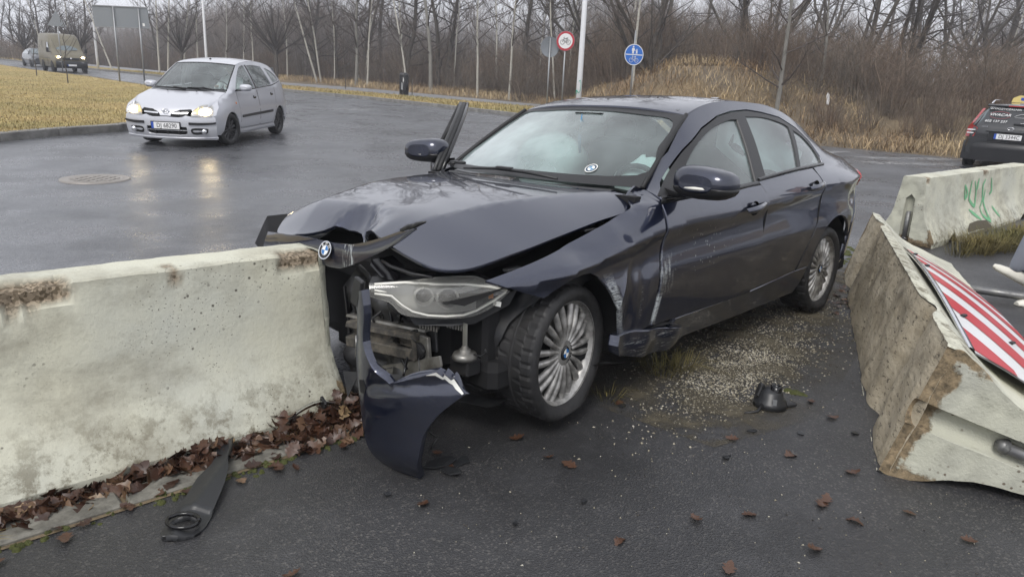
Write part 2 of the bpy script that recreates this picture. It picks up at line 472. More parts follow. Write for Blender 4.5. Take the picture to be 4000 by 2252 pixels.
# ------------------------------------------------------------------ wheels
def make_wheel(name, parent, loc, rim_r, tyre_r, width, style, flat=0.0, steer=0.0, spin=0.0, side=1, mats=('alloy', 'tyre'), seg=140, face_in=.02):
    """wheel with its outer face towards +y (side=1) or -y; rim is the part, tyre / spokes / cap its sub-parts"""
    rim_m, tyre_m = mats; w = width / 2; S = side
    b = MB()
    b.lathe([(rim_r * 1.0, w * .82), (rim_r * 1.035, w * .86), (rim_r * 1.035, w * .80), (rim_r * .965, w * .74), (rim_r * .93, w * .45), (rim_r * .90, -w * .2), (rim_r * .96, -w * .8), (rim_r * 1.03, -w * .85)], 56, 'Y')
    wh = b.build(name, rim_m, parent)
    wh.rotation_euler = (0, 0, steer + (0 if S > 0 else math.pi)); wh.location = loc
    # tyre
    tw = w
    prof = [(rim_r * 1.0, tw * .80), (rim_r * 1.05, tw * .93), (rim_r + (tyre_r - rim_r) * .45, tw * 1.03), (rim_r + (tyre_r - rim_r) * .78, tw * .98), (tyre_r * .975, tw * .88)]
    for g in (.80, .50, .46, .06, .02): prof.append((tyre_r * (1 - .010 * (g > .79) - (.016 if g in (.50, .06) else 0)), tw * g))
    prof[6] = (tyre_r * .994, tw * .52)
    full = prof + [(r, -h) for r, h in reversed(prof)]
    V, F = [], []; n = len(full)
    for k in range(seg):
        a = 2 * math.pi * k / seg
        for r, h in full:
            if r > tyre_r * .965 and abs(h) > tw * .10 and (k + (2 if abs(h) > tw * .48 else 0)) % 4 == 0: r -= .0048
            x, z = r * math.cos(a), r * math.sin(a)
            if flat and z < -(tyre_r - flat) * .80:
                lim = -(tyre_r - flat)
                over = max(0, lim - z); h *= 1 + .16 * min(1, max(0, (-z - (tyre_r - flat) * .8)) / .06) * min(1, flat / .03)
                z = max(z, lim + .0005 * (r < tyre_r * .97))
            V.append((x, h, z))
    for k in range(seg):
        k2 = (k + 1) % seg
        for i in range(n - 1): F.append((k * n + i, k * n + i + 1, k2 * n + i + 1, k2 * n + i))
    ty = MB(); ty.v, ty.f, ty.mi, ty.sm = V, F, [0] * len(F), [not 4 <= (q % (n - 1)) < n - 5 for q in range(len(F))]; ty = ty.build('tyre', tyre_m, wh)
    # back plate so one cannot look through, brake disc
    MB().lathe([(.02, -w * .35), (rim_r * .62, -w * .35), (rim_r * .62, -w * .45)], 32, 'Y').build('brake_disc', 'aluminium', wh)
    MB().lathe([(.001, -w * .7), (rim_r * .93, -w * .7)], 32, 'Y').build('wheel_back', 'dark_void', wh)
    fy = w * .62 - face_in
    if style == 'blades':
        def blade(tw_, l0, l1, w0, w1):
            rows = []
            for k in range(6):
                q = k / 5; r = l0 + (l1 - l0) * q; wd = w0 + (w1 - w0) * q; y0 = fy + .016 - .012 * q + .010 * math.sin(q * 3.1)
                c = tw_ * q * q
                rows.append([(r, y0 - .020, c - wd), (r, y0 - .004, c - wd * .9), (r, y0 + .003, c), (r, y0 - .004, c + wd * .9), (r, y0 - .020, c + wd)])
            return MB().grid(rows)
        mA = blade(.016, .055, rim_r * .965, .0095, .0155); mB = blade(-.012, .055, rim_r * .965, .0095, .0155)
        oa = mA.build('spoke', rim_m, wh, fix=False); ob = mB.build('spoke', rim_m, wh, fix=False)
        for k in range(10):
            for o0, da in ((oa, .0), (ob, .27)):
                o = o0 if k == 0 else o0.copy()
                if k: col.objects.link(o)
                o.rotation_euler = (0, 2 * math.pi * k / 10 + da + spin, 0)
        MB().lathe([(.001, fy + .016), (.052, fy + .014), (.066, fy + .004), (.074, fy - .02)], 30, 'Y').build('hub', rim_m, wh)
        hc = MB().lathe([(.001, fy + .021), (.030, fy + .020), (.034, fy + .014)], 24, 'Y').build('hub_cap', 'badge_ring', wh)
        for q in range(4):
            pts = [(.0, fy + .0222, .0)] + [(.021 * math.cos(R(90 * q + 22.5 * j)), fy + .0222, .021 * math.sin(R(90 * q + 22.5 * j))) for j in range(5)]
            MB().add(pts, [tuple(range(6))]).build('cap_quarter', 'badge_blue' if q % 2 else 'white_part', wh, fix=False)
    else:
        # pressed wheel cover with paired fingers
        MB().lathe([(.001, fy), (rim_r * .25, fy), (rim_r * .3, fy - .008), (rim_r * .55, fy - .012), (rim_r * .95, fy - .02)], 40, 'Y').build('cover_disc', 'dark_void', wh)
        rows = []
        for k in range(5):
            q = k / 4; r = .03 + (rim_r * .97 - .03) * q; wd = .012 + .020 * q
            rows.append([(r, fy - .012, -wd), (r, fy + .010 - .012 * q, -wd * .7), (r, fy + .010 - .012 * q, wd * .7), (r, fy - .012, wd)])
        o0 = MB().grid(rows).build('cover_finger', 'cover_black', wh, fix=False)
        for k in range(style):
            o = o0 if k == 0 else o0.copy()
            if k: col.objects.link(o)
            o.rotation_euler = (0, 2 * math.pi * k / style + spin, 0)
        MB().lathe([(.001, fy + .014), (.035, fy + .013), (.045, fy + .004)], 24, 'Y').build('cover_cap', 'cover_black', wh)
    return wh
simple('badge_ring', (.01, .01, .011), .2)
simple('badge_blue', (.03, .16, .42), .25)
simple('cover_black', (.014, .014, .016), .3)

# ================================================================== the crashed navy saloon
sedan = empty('crashed_sedan', label='crashed dark navy saloon with crumpled nose and torn-off front bumper against the concrete barrier', cat='car')
CAR = (-0.3261, 3.4331, -2.3314, 0.0606, 0.0055, 0.021)
Mx = Matrix.Rotation(CAR[2], 4, 'Z') @ Matrix.Rotation(CAR[5], 4, 'X') @ Matrix.Rotation(-CAR[4], 4, 'Y')
Mx.translation = Vector((CAR[0], CAR[1], CAR[3]))
sedan.matrix_world = Mx

X = [.75, .60, .45, .2, 0, -.3, -.6, -1.1, -1.6, -2.2, -2.5, -2.81, -3.1, -3.35, -3.6]
z4 = np.array([.600, .615, .635, .665, .69, .735, .78, .812, .838, .875, .893, .91, .925, .93, .92])
y4 = np.array([.62, .71, .785, .865, .890, .888, .886, .892, .897, .895, .898, .902, .88, .82, .70])
z5 = np.array([.66, .67, .682, .73, .775, .855, .905, .918, .945, 1.00, 1.012, 1.018, 1.02, 1.018, 1.0])
y5 = np.array([.50, .62, .735, .772, .778, .785, .825, .838, .835, .815, .80, .775, .745, .70, .62])
z1 = np.array([.30, .30, .30, .30, .30, .305, .31, .315, .325, .36, .37, .37, .37, .37, .37])
y1 = np.array([.60, .70, .78, .845, .865, .862, .855, .858, .862, .864, .868, .872, .85, .79, .67])
zr = crv([(.8, .69), (.2, .76), (0, .80), (-.3, .88), (-.6, .94), (-.64, .955), (-.93, 1.128), (-1.166, 1.311), (-1.33, 1.36), (-1.5, 1.39), (-1.75, 1.405), (-2.1, 1.40), (-2.4, 1.362), (-2.7, 1.275), (-3.0, 1.145), (-3.2, 1.085), (-3.4, 1.06), (-3.7, 1.03)])
yr = crv([(.8, .45), (.2, .735), (0, .745), (-.3, .75), (-.64, .70), (-.93, .645), (-1.166, .588), (-1.33, .576), (-1.5, .568), (-1.75, .562), (-2.1, .56), (-2.4, .565), (-2.7, .58), (-3.0, .605), (-3.2, .62), (-3.4, .61), (-3.7, .56)])
Xs = sorted(set(X + [-.64, -.8, -.93, -1.05, -1.166, -1.33, -1.45, -1.9, -2.35, -2.65, -2.95, -3.2]))
def rs(v): return pch(X[::-1], np.array(v)[::-1], Xs)
Z5, Y5 = rs(z5), rs(y5); Zr, Yr = zr(np.array(Xs)), yr(np.array(Xs))
Zr = np.maximum(Zr, Z5 + .018); Yr = np.minimum(Yr, Y5 - .012)
rows = [(rs(z1) - .14, rs(y1) - .05), (rs(z1), rs(y1)), ((rs(z1) + rs(z4)) / 2, (rs(y1) + rs(y4)) / 2 + .010), (rs(z4) - .045, rs(y4) - .017), (rs(z4), rs(y4)),
        ((rs(z4) + Z5) / 2, (rs(y4) + Y5) / 2 + .008), (Z5, Y5), ((Z5 + Zr) / 2, (Y5 + Yr) / 2 + .012), (Zr, Yr)]
BS = Side(Xs, rows, crease=(1, 4, 6))
def dents(x, z):
    return (-.020 * np.exp(-((x + .02) / .09) ** 2 - ((z - .735) / .035) ** 2) + .012 * np.exp(-((x - .12) / .10) ** 2 - ((z - .66) / .05) ** 2)
            - .016 * np.exp(-((x + .42) / .10) ** 2 - ((z - .62) / .10) ** 2) - .028 * np.exp(-((x + 3.16) / .10) ** 2 - ((z - .77) / .06) ** 2)
            - .026 * np.exp(-((x + .36) / .045) ** 2 - ((z - .42) / .13) ** 2) + .010 * np.exp(-((x + .25 + .5 * (z - .47)) / .018) ** 2 - ((z - .47) / .14) ** 2) - .014 * np.exp(-((x + .455) / .03) ** 2 - ((z - .47) / .12) ** 2) + .007 * np.exp(-((x + .25) / .05) ** 2 - ((z - .80) / .05) ** 2))
side_l = lambda x, z: np.stack([x, BS(x, z) + dents(x, z), z], -1)
side_r = lambda x, z: np.stack([x, BS(x, z), z], -1)
off = lambda f, d: (lambda x, z: f(x, z) + np.stack([0 * x, 0 * x - d, 0 * x], -1))

xl_ = np.linspace(.7, -3.6, 160)
CR = [np.stack([xl_, BS.row(k, xl_)[0]], -1) for k in (1, 3, 4, 5)]
fender = [(.455, .668), (.30, .700), (.065, .750), (-.2, .824), (-.42, .886), (-.515, .922), (-.575, .952), (-.625, .968), (-.645, .955), (-.628, .915), (-.603, .885), (-.590, .80), (-.577, .60), (-.560, .315), (-.48, .308), (-.36, .296), (-.31, .300), (-.285, .36), (-.262, .42), (-.222, .492), (-.165, .572), (-.105, .625), (-.04, .650), (.023, .654), (.08, .643), (.135, .617), (.175, .598)] + [(.215, .578), (.31, .61), (.40, .645)]
fdoor = [(-.618, .898), (-.612, .80), (-.598, .60), (-.575, .312), (-1.0, .314), (-1.578, .324), (-1.60, .45), (-1.622, .66), (-1.630, .82), (-1.622, .90), (-1.612, .942), (-1.2, .922), (-.9, .912)]
rdoor = [(-1.622, .958), (-1.634, .90), (-1.642, .82), (-1.634, .66), (-1.612, .45), (-1.592, .326), (-1.9, .342), (-2.228, .362), (-2.33, .51), (-2.425, .67), (-2.464, .80), (-2.466, .91), (-2.450, 1.008), (-2.2, .998), (-1.9, .978)]
bside = [(-.645, .962), (-.78, 1.045), (-.93, 1.126), (-1.06, 1.23), (-1.166, 1.309), (-1.33, 1.358), (-1.5, 1.388), (-1.75, 1.403), (-2.1, 1.398), (-2.4, 1.360), (-2.7, 1.273), (-3.0, 1.143), (-3.2, 1.083), (-3.40, 1.056), (-3.46, 1.03), (-3.44, .96), (-3.42, .84), (-3.28, .745), (-3.155, .60), (-3.163, .50)] + \
        arc(-2.81, .31, .372, 150, 8, 20)[:] + [(-2.42, .365), (-2.245, .364), (-2.345, .505), (-2.438, .668), (-2.478, .80), (-2.480, .91), (-2.466, 1.012), (-2.60, 1.016), (-2.690, 1.024), (-2.705, 1.075), (-2.655, 1.17), (-2.52, 1.262), (-2.3, 1.327), (-2.05, 1.352), (-1.86, 1.362), (-1.64, 1.347), (-1.46, 1.318), (-1.248, 1.250), (-1.02, 1.140), (-.75, .985), (-.655, .915)]
arc_r = [p for p in arc(-2.81, .31, .372, 150, 8, 20)]
gl_f = smooth_poly([(-.845, .928), (-.915, 1.018), (-1.107, 1.150), (-1.32, 1.240), (-1.54, 1.292), (-1.665, 1.300), (-1.585, .955)], (0, 5, 6), 4)
gl_r = smooth_poly([(-1.735, .985), (-1.80, 1.318), (-2.05, 1.318), (-2.30, 1.285), (-2.375, 1.262), (-2.215, 1.012)], (0, 1, 4, 5), 3)
gl_q = smooth_poly([(-2.265, 1.020), (-2.425, 1.245), (-2.54, 1.205), (-2.630, 1.13), (-2.655, 1.055), (-2.635, 1.030)], (0, 1, 5), 3)
frame_f = [(-.640, .912), (-.752, .980), (-1.02, 1.134), (-1.248, 1.244), (-1.46, 1.312), (-1.64, 1.339), (-1.715, 1.344), (-1.615, .948), (-1.2, .926), (-.9, .917)]
frame_r = [(-1.622, .962), (-1.722, 1.344), (-1.86, 1.353), (-2.05, 1.343), (-2.3, 1.318), (-2.515, 1.254), (-2.648, 1.166), (-2.697, 1.075), (-2.683, 1.030), (-2.45, 1.016), (-2.2, 1.004), (-1.9, .982)]
for S, sf in ((1, side_l), (-1, side_r)):
    mr = S < 0
    panel('fender', fender, sf, 'navy_paint', sedan, .026, .012, mirror=mr, out=(0, 0, .5), lines=CR)
    if S > 0:
        panel('front_door', fdoor, lambda x, z: sf(x, z) + np.stack([0 * x, .010 * np.clip((-x - .9) / .7, 0, 1) + .004, 0 * x], -1), 'navy_paint', sedan, .03, .02, out=(-1, 0, .5), lines=CR)
        panel('window_frame', frame_f, off(sf, -.004), 'black_plastic', sedan, .04, .02, holes=[gl_f], out=(-1, 0, .5))
        panel('side_window', gl_f, off(sf, .010), 'side_glass', sedan, .06, 0, out=(-1, 0, .5))
    panel('rear_door', rdoor, sf, 'navy_paint', sedan, .03, .02, mirror=mr, out=(-1, 0, .5), lines=CR)
    panel('side_panel', bside, sf, 'navy_paint', sedan, .03, .02, mirror=mr, out=(-1.5, 0, .5), lines=CR)
    panel('window_frame', frame_r, off(sf, .002), 'black_plastic', sedan, .04, .02, holes=[gl_r, gl_q], mirror=mr, out=(-1, 0, .5))
    panel('side_window', gl_r, off(sf, .010), 'side_glass', sedan, .06, 0, mirror=mr, out=(-1, 0, .5))
    panel('side_window', gl_q, off(sf, .010), 'side_glass', sedan, .06, 0, mirror=mr, out=(-1, 0, .5))
    # belt trim strips, sill, rear bumper corner
    def strip(name, pts, hgt, d, m):
        rws = [[], []]; rws = []
        for x, z in pts:
            y = float(BS(x, z)); rws.append([(x, S * (y - .004), z - hgt / 2), (x, S * (y + d), z - hgt * .35), (x, S * (y + d), z + hgt * .35), (x, S * (y - .004), z + hgt / 2)])
        return MB().grid(rws).build(name, m, sedan)
    if S > 0: strip('belt_trim', [(-.66, .918), (-1.0, .924), (-1.3, .933), (-1.60, .950)], .026, .016, 'gloss_black')
    strip('belt_trim', [(-1.625, .968), (-1.9, .990), (-2.2, 1.010), (-2.45, 1.020), (-2.68, 1.027)], .022, .010, 'gloss_black')
    sill = [(-.40 if S < 0 else -.80, .302), (-1.0, .308), (-1.6, .318), (-2.23, .355), (-2.42, .358), (-2.435, .25), (-2.40, .175), (-1.6, .165), (-.88, .165), (-.40 if S < 0 else -.78, .20)]
    panel('sill', sill, off(sf, -.004), 'navy_paint' if S < 0 else 'sill_paint', sedan, .04, .03, mirror=mr, out=(-1.5, 0, .4)) if 'sill_paint' in M else panel('sill', sill, off(sf, -.004), 'navy_paint', sedan, .04, .03, mirror=mr, out=(-1.5, 0, .4))
    # rear bumper wraps round the tail
    rb = [(-3.163, .49), (-3.16, .60), (-3.285, .738), (-3.42, .830), (-3.50, .84), (-3.50, .25), (-3.3, .20), (-3.12, .24)]
    panel('rear_bumper_side', rb, off(sf, -.006), 'navy_paint', sedan, .04, .03, mirror=mr, out=(-2.5, 0, .5), lines=CR)
    tl = smooth_poly([(-3.445, .965), (-3.38, .955), (-3.32, .90), (-3.40, .85), (-3.50, .85), (-3.52, .97)], (0, 3, 4, 5), 3)
    panel('tail_lamp', tl, off(sf, -.010), 'lamp_red', sedan, .04, .02, mirror=mr, out=(-2.5, 0, .5))
    # wheel-arch linings
    for cx, r in ((-.01, .352), (-2.81, .364)):
        a0, a1 = (10, 178) if cx < -1 else (62, 182)
        MB().grid([[(cx + r * math.cos(R(a)), S * y, .30 + r * math.sin(R(a))) for y in (.50, .70, .845)] for a in np.linspace(a0, a1, 18)]).build('arch_lining', 'dark_void', sedan)
for S in (1, -1):
    for P_, d_ in (([(-1.618, .950), (-1.632, .90), (-1.637, .82), (-1.629, .66), (-1.607, .45), (-1.586, .326)], .004), ([(-2.455, 1.008), (-2.473, .91), (-2.471, .80), (-2.431, .668), (-2.338, .508), (-2.237, .364)], 0)):
        MB().tube([(x, S * (float(BS(x, z)) + d_), z) for x, z in P_], .0055, 5).build('door_gap', 'dark_void', sedan)
# tail: boot lid, rear glass, rear fascia
zroof = crv([(-1.08, 1.340), (-1.2, 1.375), (-1.45, 1.412), (-1.75, 1.434), (-2.1, 1.428), (-2.45, 1.388), (-2.75, 1.315)])
def roofz(x, y):
    a = np.clip(np.abs(y) / yr(x), 0, 1.05); return zroof(x) - (zroof(x) - zr(x)) * a ** 2.6
hx = lambda y: -1.125 - .045 * (np.abs(y) / .58) ** 2
ys = np.linspace(-1, 1, 25)
roof_poly = [(float(hx(s * .585)), float(s * .585)) for s in ys] + [(x, float(yr(x)) - .004) for x in (-1.33, -1.5, -1.75, -2.1, -2.4, -2.6)] + [(-2.66 - .04 * (1 - s * s), s * .55) for s in ys[::-1]] + [(x, -float(yr(x)) + .004) for x in (-2.6, -2.4, -2.1, -1.75, -1.5, -1.33)]
panel('roof', roof_poly, lambda x, y: np.stack([x, y, roofz(x, y)], -1), 'navy_paint', sedan, .05, .02, out=(-1.7, 0, .5))
def rglass(s, t_):
    xb, xt = -3.16 - .06 * (1 - s * s), -2.68 - .05 * (1 - s * s)
    return np.stack([xt + (xb - xt) * t_, s * (.53 + .06 * t_), 1.295 + .025 * (1 - s * s) - (.195) * t_ + .03 * t_ * (1 - t_)], -1)
panel('rear_window', [(-1, 0), (1, 0), (1, 1), (-1, 1)], rglass, 'side_glass', sedan, .12, .01, out=(-2.5, 0, .5))
def bootz(x, y): return crv([(-3.1, 1.105), (-3.3, 1.09), (-3.42, 1.083), (-3.52, 1.088), (-3.60, 1.06)])(x) - .03 * (np.abs(y) / .6) ** 2.5
panel('boot_lid', [(-3.17, -.60), (-3.23, 0), (-3.17, .60), (-3.40, .61), (-3.46, .59), (-3.56, .3), (-3.58, 0), (-3.56, -.3), (-3.46, -.59), (-3.40, -.61)], lambda x, y: np.stack([x, y, bootz(x, y)], -1), 'navy_paint', sedan, .05, .02, out=(-3, 0, .5))
rx = lambda y: -3.64 + .20 * (np.abs(y) / .70) ** 2.4
MB().grid([[(float(rx(y)) + dx, float(y), z) for y in np.linspace(-.72, .72, 17)] for z, dx in ((.22, .05), (.30, 0), (.55, -.02), (.80, .0), (.92, .03), (.985, .06))]).build('rear_fascia', 'navy_paint', sedan)
fin = MB().grid([[(x, s * w, z) for s in (-1, 0, 1)] for x, w, z in ((-2.36, .004, 1.405), (-2.46, .025, 1.425), (-2.55, .03, 1.452), (-2.60, .012, 1.40))]); fin.build('antenna_fin', 'navy_paint', sedan)

# ------------------------------------------------------------------ windscreen, cowl, wipers
def wsf(s, q):
    xb, xt = -.435 - .20 * np.abs(s) ** 2.2, -1.130 - .042 * s * s
    zb, zt = .965 - .008 * s * s, 1.342 - .032 * s * s
    yb, yt = s * .70, s * .586
    bul = .035 * q * (1 - q)
    return np.stack([xb + (xt - xb) * q + bul * .5, yb + (yt - yb) * q, zb + (zt - zb) * q + bul], -1)
ws_in = smooth_poly([(-.93, .10), (0, .085), (.93, .14), (.955, .5), (.93, .88), (.6, .925), (0, .94), (-.6, .94), (-.93, .915), (-.955, .5)], (), 4)
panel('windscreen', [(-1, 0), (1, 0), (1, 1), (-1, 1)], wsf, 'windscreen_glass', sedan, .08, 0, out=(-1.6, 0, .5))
panel('windscreen_border', [(-1, 0), (1, 0), (1, 1), (-1, 1)], lambda s, q: wsf(s, q) + np.array([.003, 0, .003]), 'gloss_black_matte' if 'gloss_black_matte' in M else 'black_plastic', sedan, .06, 0, holes=[ws_in], out=(-1.6, 0, .5))
for S in (1, -1): MB().tube([tuple(wsf(np.array([S * 1.0]), np.array([q]))[0] + np.array([.004, S * .006, .004])) for q in np.linspace(.0, 1, 9)], .013, 6).build('screen_seal', 'rubber', sedan)
# mirror mount / sensor housing behind the glass, round club sticker low on the driver's side
p = wsf(np.array([.06]), np.array([.80]))[0]
MB().add([tuple(wsf(np.array([a]), np.array([q]))[0] - np.array([.006, 0, .010])) for a, q in ((-.22, .95), (.10, .95), (.16, .73), (.02, .70))], [(0, 1, 2, 3)]).build('mirror_mount', 'black_plastic', sedan)
simple('sticker_blue', (.05, .22, .42), .4); simple('sticker_ink', (.02, .05, .09), .4)
def disc_on(fn, c, r, nm, m, lift, a0=0, a1=360, r0=0, n=28, sx_=1.0):
    pts, F = [], []
    for k in range(n + 1):
        a = R(a0 + (a1 - a0) * k / n)
        for rr in (r0, r): pts.append(fn(c[0] + rr * math.cos(a) * sx_, c[1] + rr * math.sin(a), lift))
    for k in range(n): F.append((2 * k, 2 * k + 1, 2 * k + 3, 2 * k + 2))
    return MB().add(pts, F).build(nm, m, sedan, fix=False)
wl = lambda a, b, lift: tuple(wsf(np.array([a]), np.array([b]))[0] + np.array([.5, 0, .86]) * lift)
disc_on(wl, (.60, .17), .050, 'sticker', 'white_part', .006, r0=.043, sx_=.85)
disc_on(wl, (.60, .17), .043, 'sticker_band', 'sticker_ink', .0055, r0=.029, sx_=.85)
disc_on(wl, (.60, .17), .029, 'sticker_line', 'white_part', .006, r0=.025, sx_=.85)
for q in range(4): disc_on(wl, (.60, .17), .026, 'sticker_quarter', 'sticker_blue' if q % 2 else 'white_part', .0058, 90 * q, 90 * q + 90, n=6, sx_=.85)
MB().grid([[tuple(wsf(np.array([s]), np.array([0.]))[0] + np.array(d)) for d in ((-.01, 0, -.012), (.05, 0, -.012), (.10, 0, -.04), (.10, 0, -.10))] for s in np.linspace(-.86, .86, 15)]).build('cowl', 'black_plastic', sedan)
for nm, pts in (('wiper', [(-.41, -.34, .985), (-.43, -.1, 1.0), (-.425, .12, .998), (-.40, .36, .985)]), ('wiper', [(-.52, -.60, .985), (-.47, -.52, 1.0), (-.44, -.46, 1.0)])):
    wp = MB().tube(pts, [.006, .009, .009, .006][:len(pts)], 6).build(nm, 'black_plastic', sedan)
    MB().box((pts[1][0] - .0, pts[1][1] + .06, pts[1][2] + .006), (.035, .11, .016), bev=.004).build('wiper_arm', 'black_plastic', wp)

# ------------------------------------------------------------------ bonnet, buckled by the impact
hyc = crv([(-.7, .64), (-.6, .62), (-.32, .55), (.03, .50), (.31, .43), (.59, .37), (.80, .30)])
hzc = crv([(-.7, .947), (-.6, .944), (-.32, .938), (.03, .924), (.31, .885), (.50, .845), (.62, .81), (.72, .77), (.80, .72)])
hze = crv([(-.7, .91), (-.60, .905), (-.54, .893), (-.45, .872), (-.237, .842), (.032, .800), (.272, .760), (.511, .716), (.617, .702), (.8, .66)])
def sstep_(v, a, b): q = np.clip((v - a) / (b - a), 0, 1); return q * q * (3 - 2 * q)
def hoodz(x, y):
    a = np.abs(y); yc = hyc(x); ye = .745; zc = hzc(x); cz = zc + .014 * (1 + .3 * np.clip(x, 0, 1))
    inn = cz - (cz - zc) * np.clip(a / yc, 0, 1) ** 2
    q = np.clip((a - yc) / (ye - yc), 0, 1.4); wq = sstep_(-x, .15, .45); outz = zc - (zc - hze(x)) * ((q * .80 + .20 * q * q) * (1 - wq) + (q * .55 + .45 * q ** 2.5) * wq)
    z = np.where(a < yc, inn, outz)
    z = z + np.where(y < 0, .018 * np.clip(q, 0, 1) * np.clip(x + .5, 0, 1), 0)
    # impact: hollow behind the badge, a raised fold round it, ripples towards the left corner
    z = z - .105 * sstep_(x, .44, .64) * (1 - sstep_(y, .04, .30))
    d = np.sqrt(((x - .575) / .115) ** 2 + ((y - .01) / .13) ** 2)
    z = z - .060 * np.exp(-d ** 4) + .008 * np.exp(-((d - 1.10) / .12) ** 2)
    z = z + .006 * np.exp(-(d / 1.5) ** 4) * (np.abs((x * 17 + y * 9) % 1 - .5) + np.abs((y * 13 - x * 7) % 1 - .5) - .5)
    z = z - .020 * np.exp(-((y - .02 - .5 * (x - .4)) / .012) ** 2) * sstep_(x, .40, .52)
    z = z + .012 * np.exp(-((x - .45) / .16) ** 2 - ((y - .20) / .16) ** 2) + .006 * np.sin(14 * x + 5 * y) * np.clip((x - .2) / .5, 0, 1) * np.clip((y + .1) / .4, 0, 1)
    return z
hood_poly = [(-.485, 0), (-.49, .25), (-.505, .45), (-.535, .60), (-.560, .68), (-.572, .715), (-.55, .742), (-.45, .752), (-.237, .75), (.032, .75), (.272, .748), (.45, .735), (.56, .71), (.622, .665), (.645, .60), (.655, .50), (.655, .40), (.64, .30), (.60, .19), (.56, .10), (.53, .04), (.525, -.02), (.54, -.10), (.585, -.18), (.615, -.30), (.622, -.42), (.615, -.53), (.58, -.63), (.52, -.685), (.40, -.725), (.272, -.745), (.032, -.75), (-.237, -.75), (-.45, -.752), (-.55, -.742), (-.572, -.715), (-.560, -.68), (-.535, -.60), (-.505, -.45), (-.49, -.25)]
panel('bonnet', smooth_poly(hood_poly, (20,), 3), lambda x, y: np.stack([x, y, hoodz(x, y)], -1), 'navy_paint', sedan, .022, .016, out=(0, 0, .2), lines=[[(x, s * float(hyc(x))) for x in np.linspace(-.58, .58, 50)] for s in (1, -1)])
# engine bay below: dark carcass, inner wing ledges seen through the gap
MB().grid([[(x, y, float(hze(min(x, .6))) - .13 - (.02 if abs(y) < .6 else 0)) for y in np.linspace(-.74, .74, 9)] for x in np.linspace(-.55, .55, 10)]).build('engine_bay_cover', 'dark_void', sedan)
MB().box((-.02, 0, .45), (.95, 1.0, .5), bev=.05).build('engine_block', 'dark_void', sedan)
MB().box((-1.55, 0, .235), (3.9, 1.50, .13), bev=.03).build('underbody', 'dark_void', sedan)
MB().box((-.52, 0, .60), (.05, 1.52, .66)).build('bulkhead', 'dark_void', sedan)
MB().box((-3.15, 0, .60), (.9, 1.15, .6), bev=.05).build('boot_floor', 'dark_void', sedan)
for S in (1, -1):
    MB().grid([[(x, S * .70, z), (x, S * .745, z - .004), (x, S * .762, z - .03), (x, S * .765, z - .14)] for x, z in ((-.52, .80), (-.2, .72), (.07, .66), (.20, .63))]).build('inner_wing', 'dusty_plastic', sedan)
for x, z in ((-.20, .80), (.28, .685)):
    MB().box((x, .728, z), (.09, .035, .012), bev=.003).build('wing_bracket', 'dusty_plastic', sedan)

# ------------------------------------------------------------------ nose strip with the roundel, bent up and torn loose at its left end
up = [(.60, -.689, .671), (.635, -.412, .699), (.645, -.217, .713), (.648, -.047, .719), (.646, .050, .725), (.648, .117, .732), (.66, .247, .762), (.68, .41, .81), (.70, .552, .856), (.71, .647, .880)]
lo = [(.62, -.709, .592), (.65, -.419, .613), (.655, -.206, .622), (.655, -.042, .612), (.655, .047, .618), (.658, .105, .635), (.665, .192, .666), (.682, .374, .739), (.70, .526, .808), (.71, .643, .874)]
k = 6
def interp3(P, n):
    P = np.array(P); tt = np.linspace(0, 1, len(P)); q = np.linspace(0, 1, n)
    return np.stack([pch(tt, P[:, a], q) for a in range(3)], -1)
U3, L3 = interp3(up, 40), interp3(lo, 40)
rowsN = []
for a, b in zip(U3, L3):
    rowsN.append([tuple(a), tuple(a * .5 + b * .5 + np.array([.003, 0, 0])), tuple(b)])
nsm = MB().grid(rowsN); nsm.grid([[(p[0] - .010, p[1], p[2]) for p in r] for r in rowsN])
for e_ in (0, 2): nsm.grid([[r[e_], (r[e_][0] - .012, r[e_][1], r[e_][2])] for r in rowsN], smooth=False)
ns = nsm.build('nose_strip', 'navy_paint', sedan)
nb = Vector((.657, -.045, .682)); bn = Vector((.93, .10, .35)).normalized(); bt = Vector((0, 1, 0)) - bn * bn.y; bt.normalize(); bu = bn.cross(bt)
def rnd(name, m, r0, r1, a0, a1, lift, parent):
    V, F = [], []; n = max(4, int((a1 - a0) / 15))
    for q in range(n + 1):
        a = R(a0 + (a1 - a0) * q / n)
        for rr in (r0, r1): V.append(nb + (bt * math.cos(a) + bu * math.sin(a)) * rr + bn * lift)
    for q in range(n): F.append((2 * q, 2 * q + 1, 2 * q + 3, 2 * q + 2))
    return MB().add(V, F).build(name, m, parent, fix=False)
rd = rnd('roundel', 'chrome', .037, .0415, 0, 360, .010, sedan)
rnd('roundel_ring', 'badge_ring', .0215, .0372, 0, 360, .009, rd)
rnd('roundel_rim', 'chrome', .0205, .023, 0, 360, .0098, rd)
for q in range(4): rnd('roundel_quarter', 'badge_blue' if q % 2 == 0 else 'white_part', 0, .021, 90 * q, 90 * q + 90, .0094, rd)
rnd('roundel_back', 'badge_ring', .0, .041, 0, 360, .004, rd)
Rm = Matrix((bt, bu, bn)).transposed()
for ch, a in (('B', 140), ('M', 90), ('W', 40)):
    mt = text_obj('roundel_letter', ch, .017, 'white_part', rd, (0, 0, 0), (0, 0, 0), .0003)
    mt.matrix_local = Matrix.Translation(nb + (bt * math.cos(R(a)) + bu * math.sin(R(a))) * .0295 + bn * .0102) @ Rm.to_4x4() @ Matrix.Rotation(R(a - 90), 4, 'Z')
for a, b in (((.702, .55, .858), (.705, .655, .894)), ((.704, .60, .870), (.706, .70, .909))):
    MB().tube([a, tuple((np.array(a) + np.array(b)) / 2 + np.array([0, 0, .004])), b], [.006, .010, .004], 5).build('torn_tab', 'black_plastic', sedan)

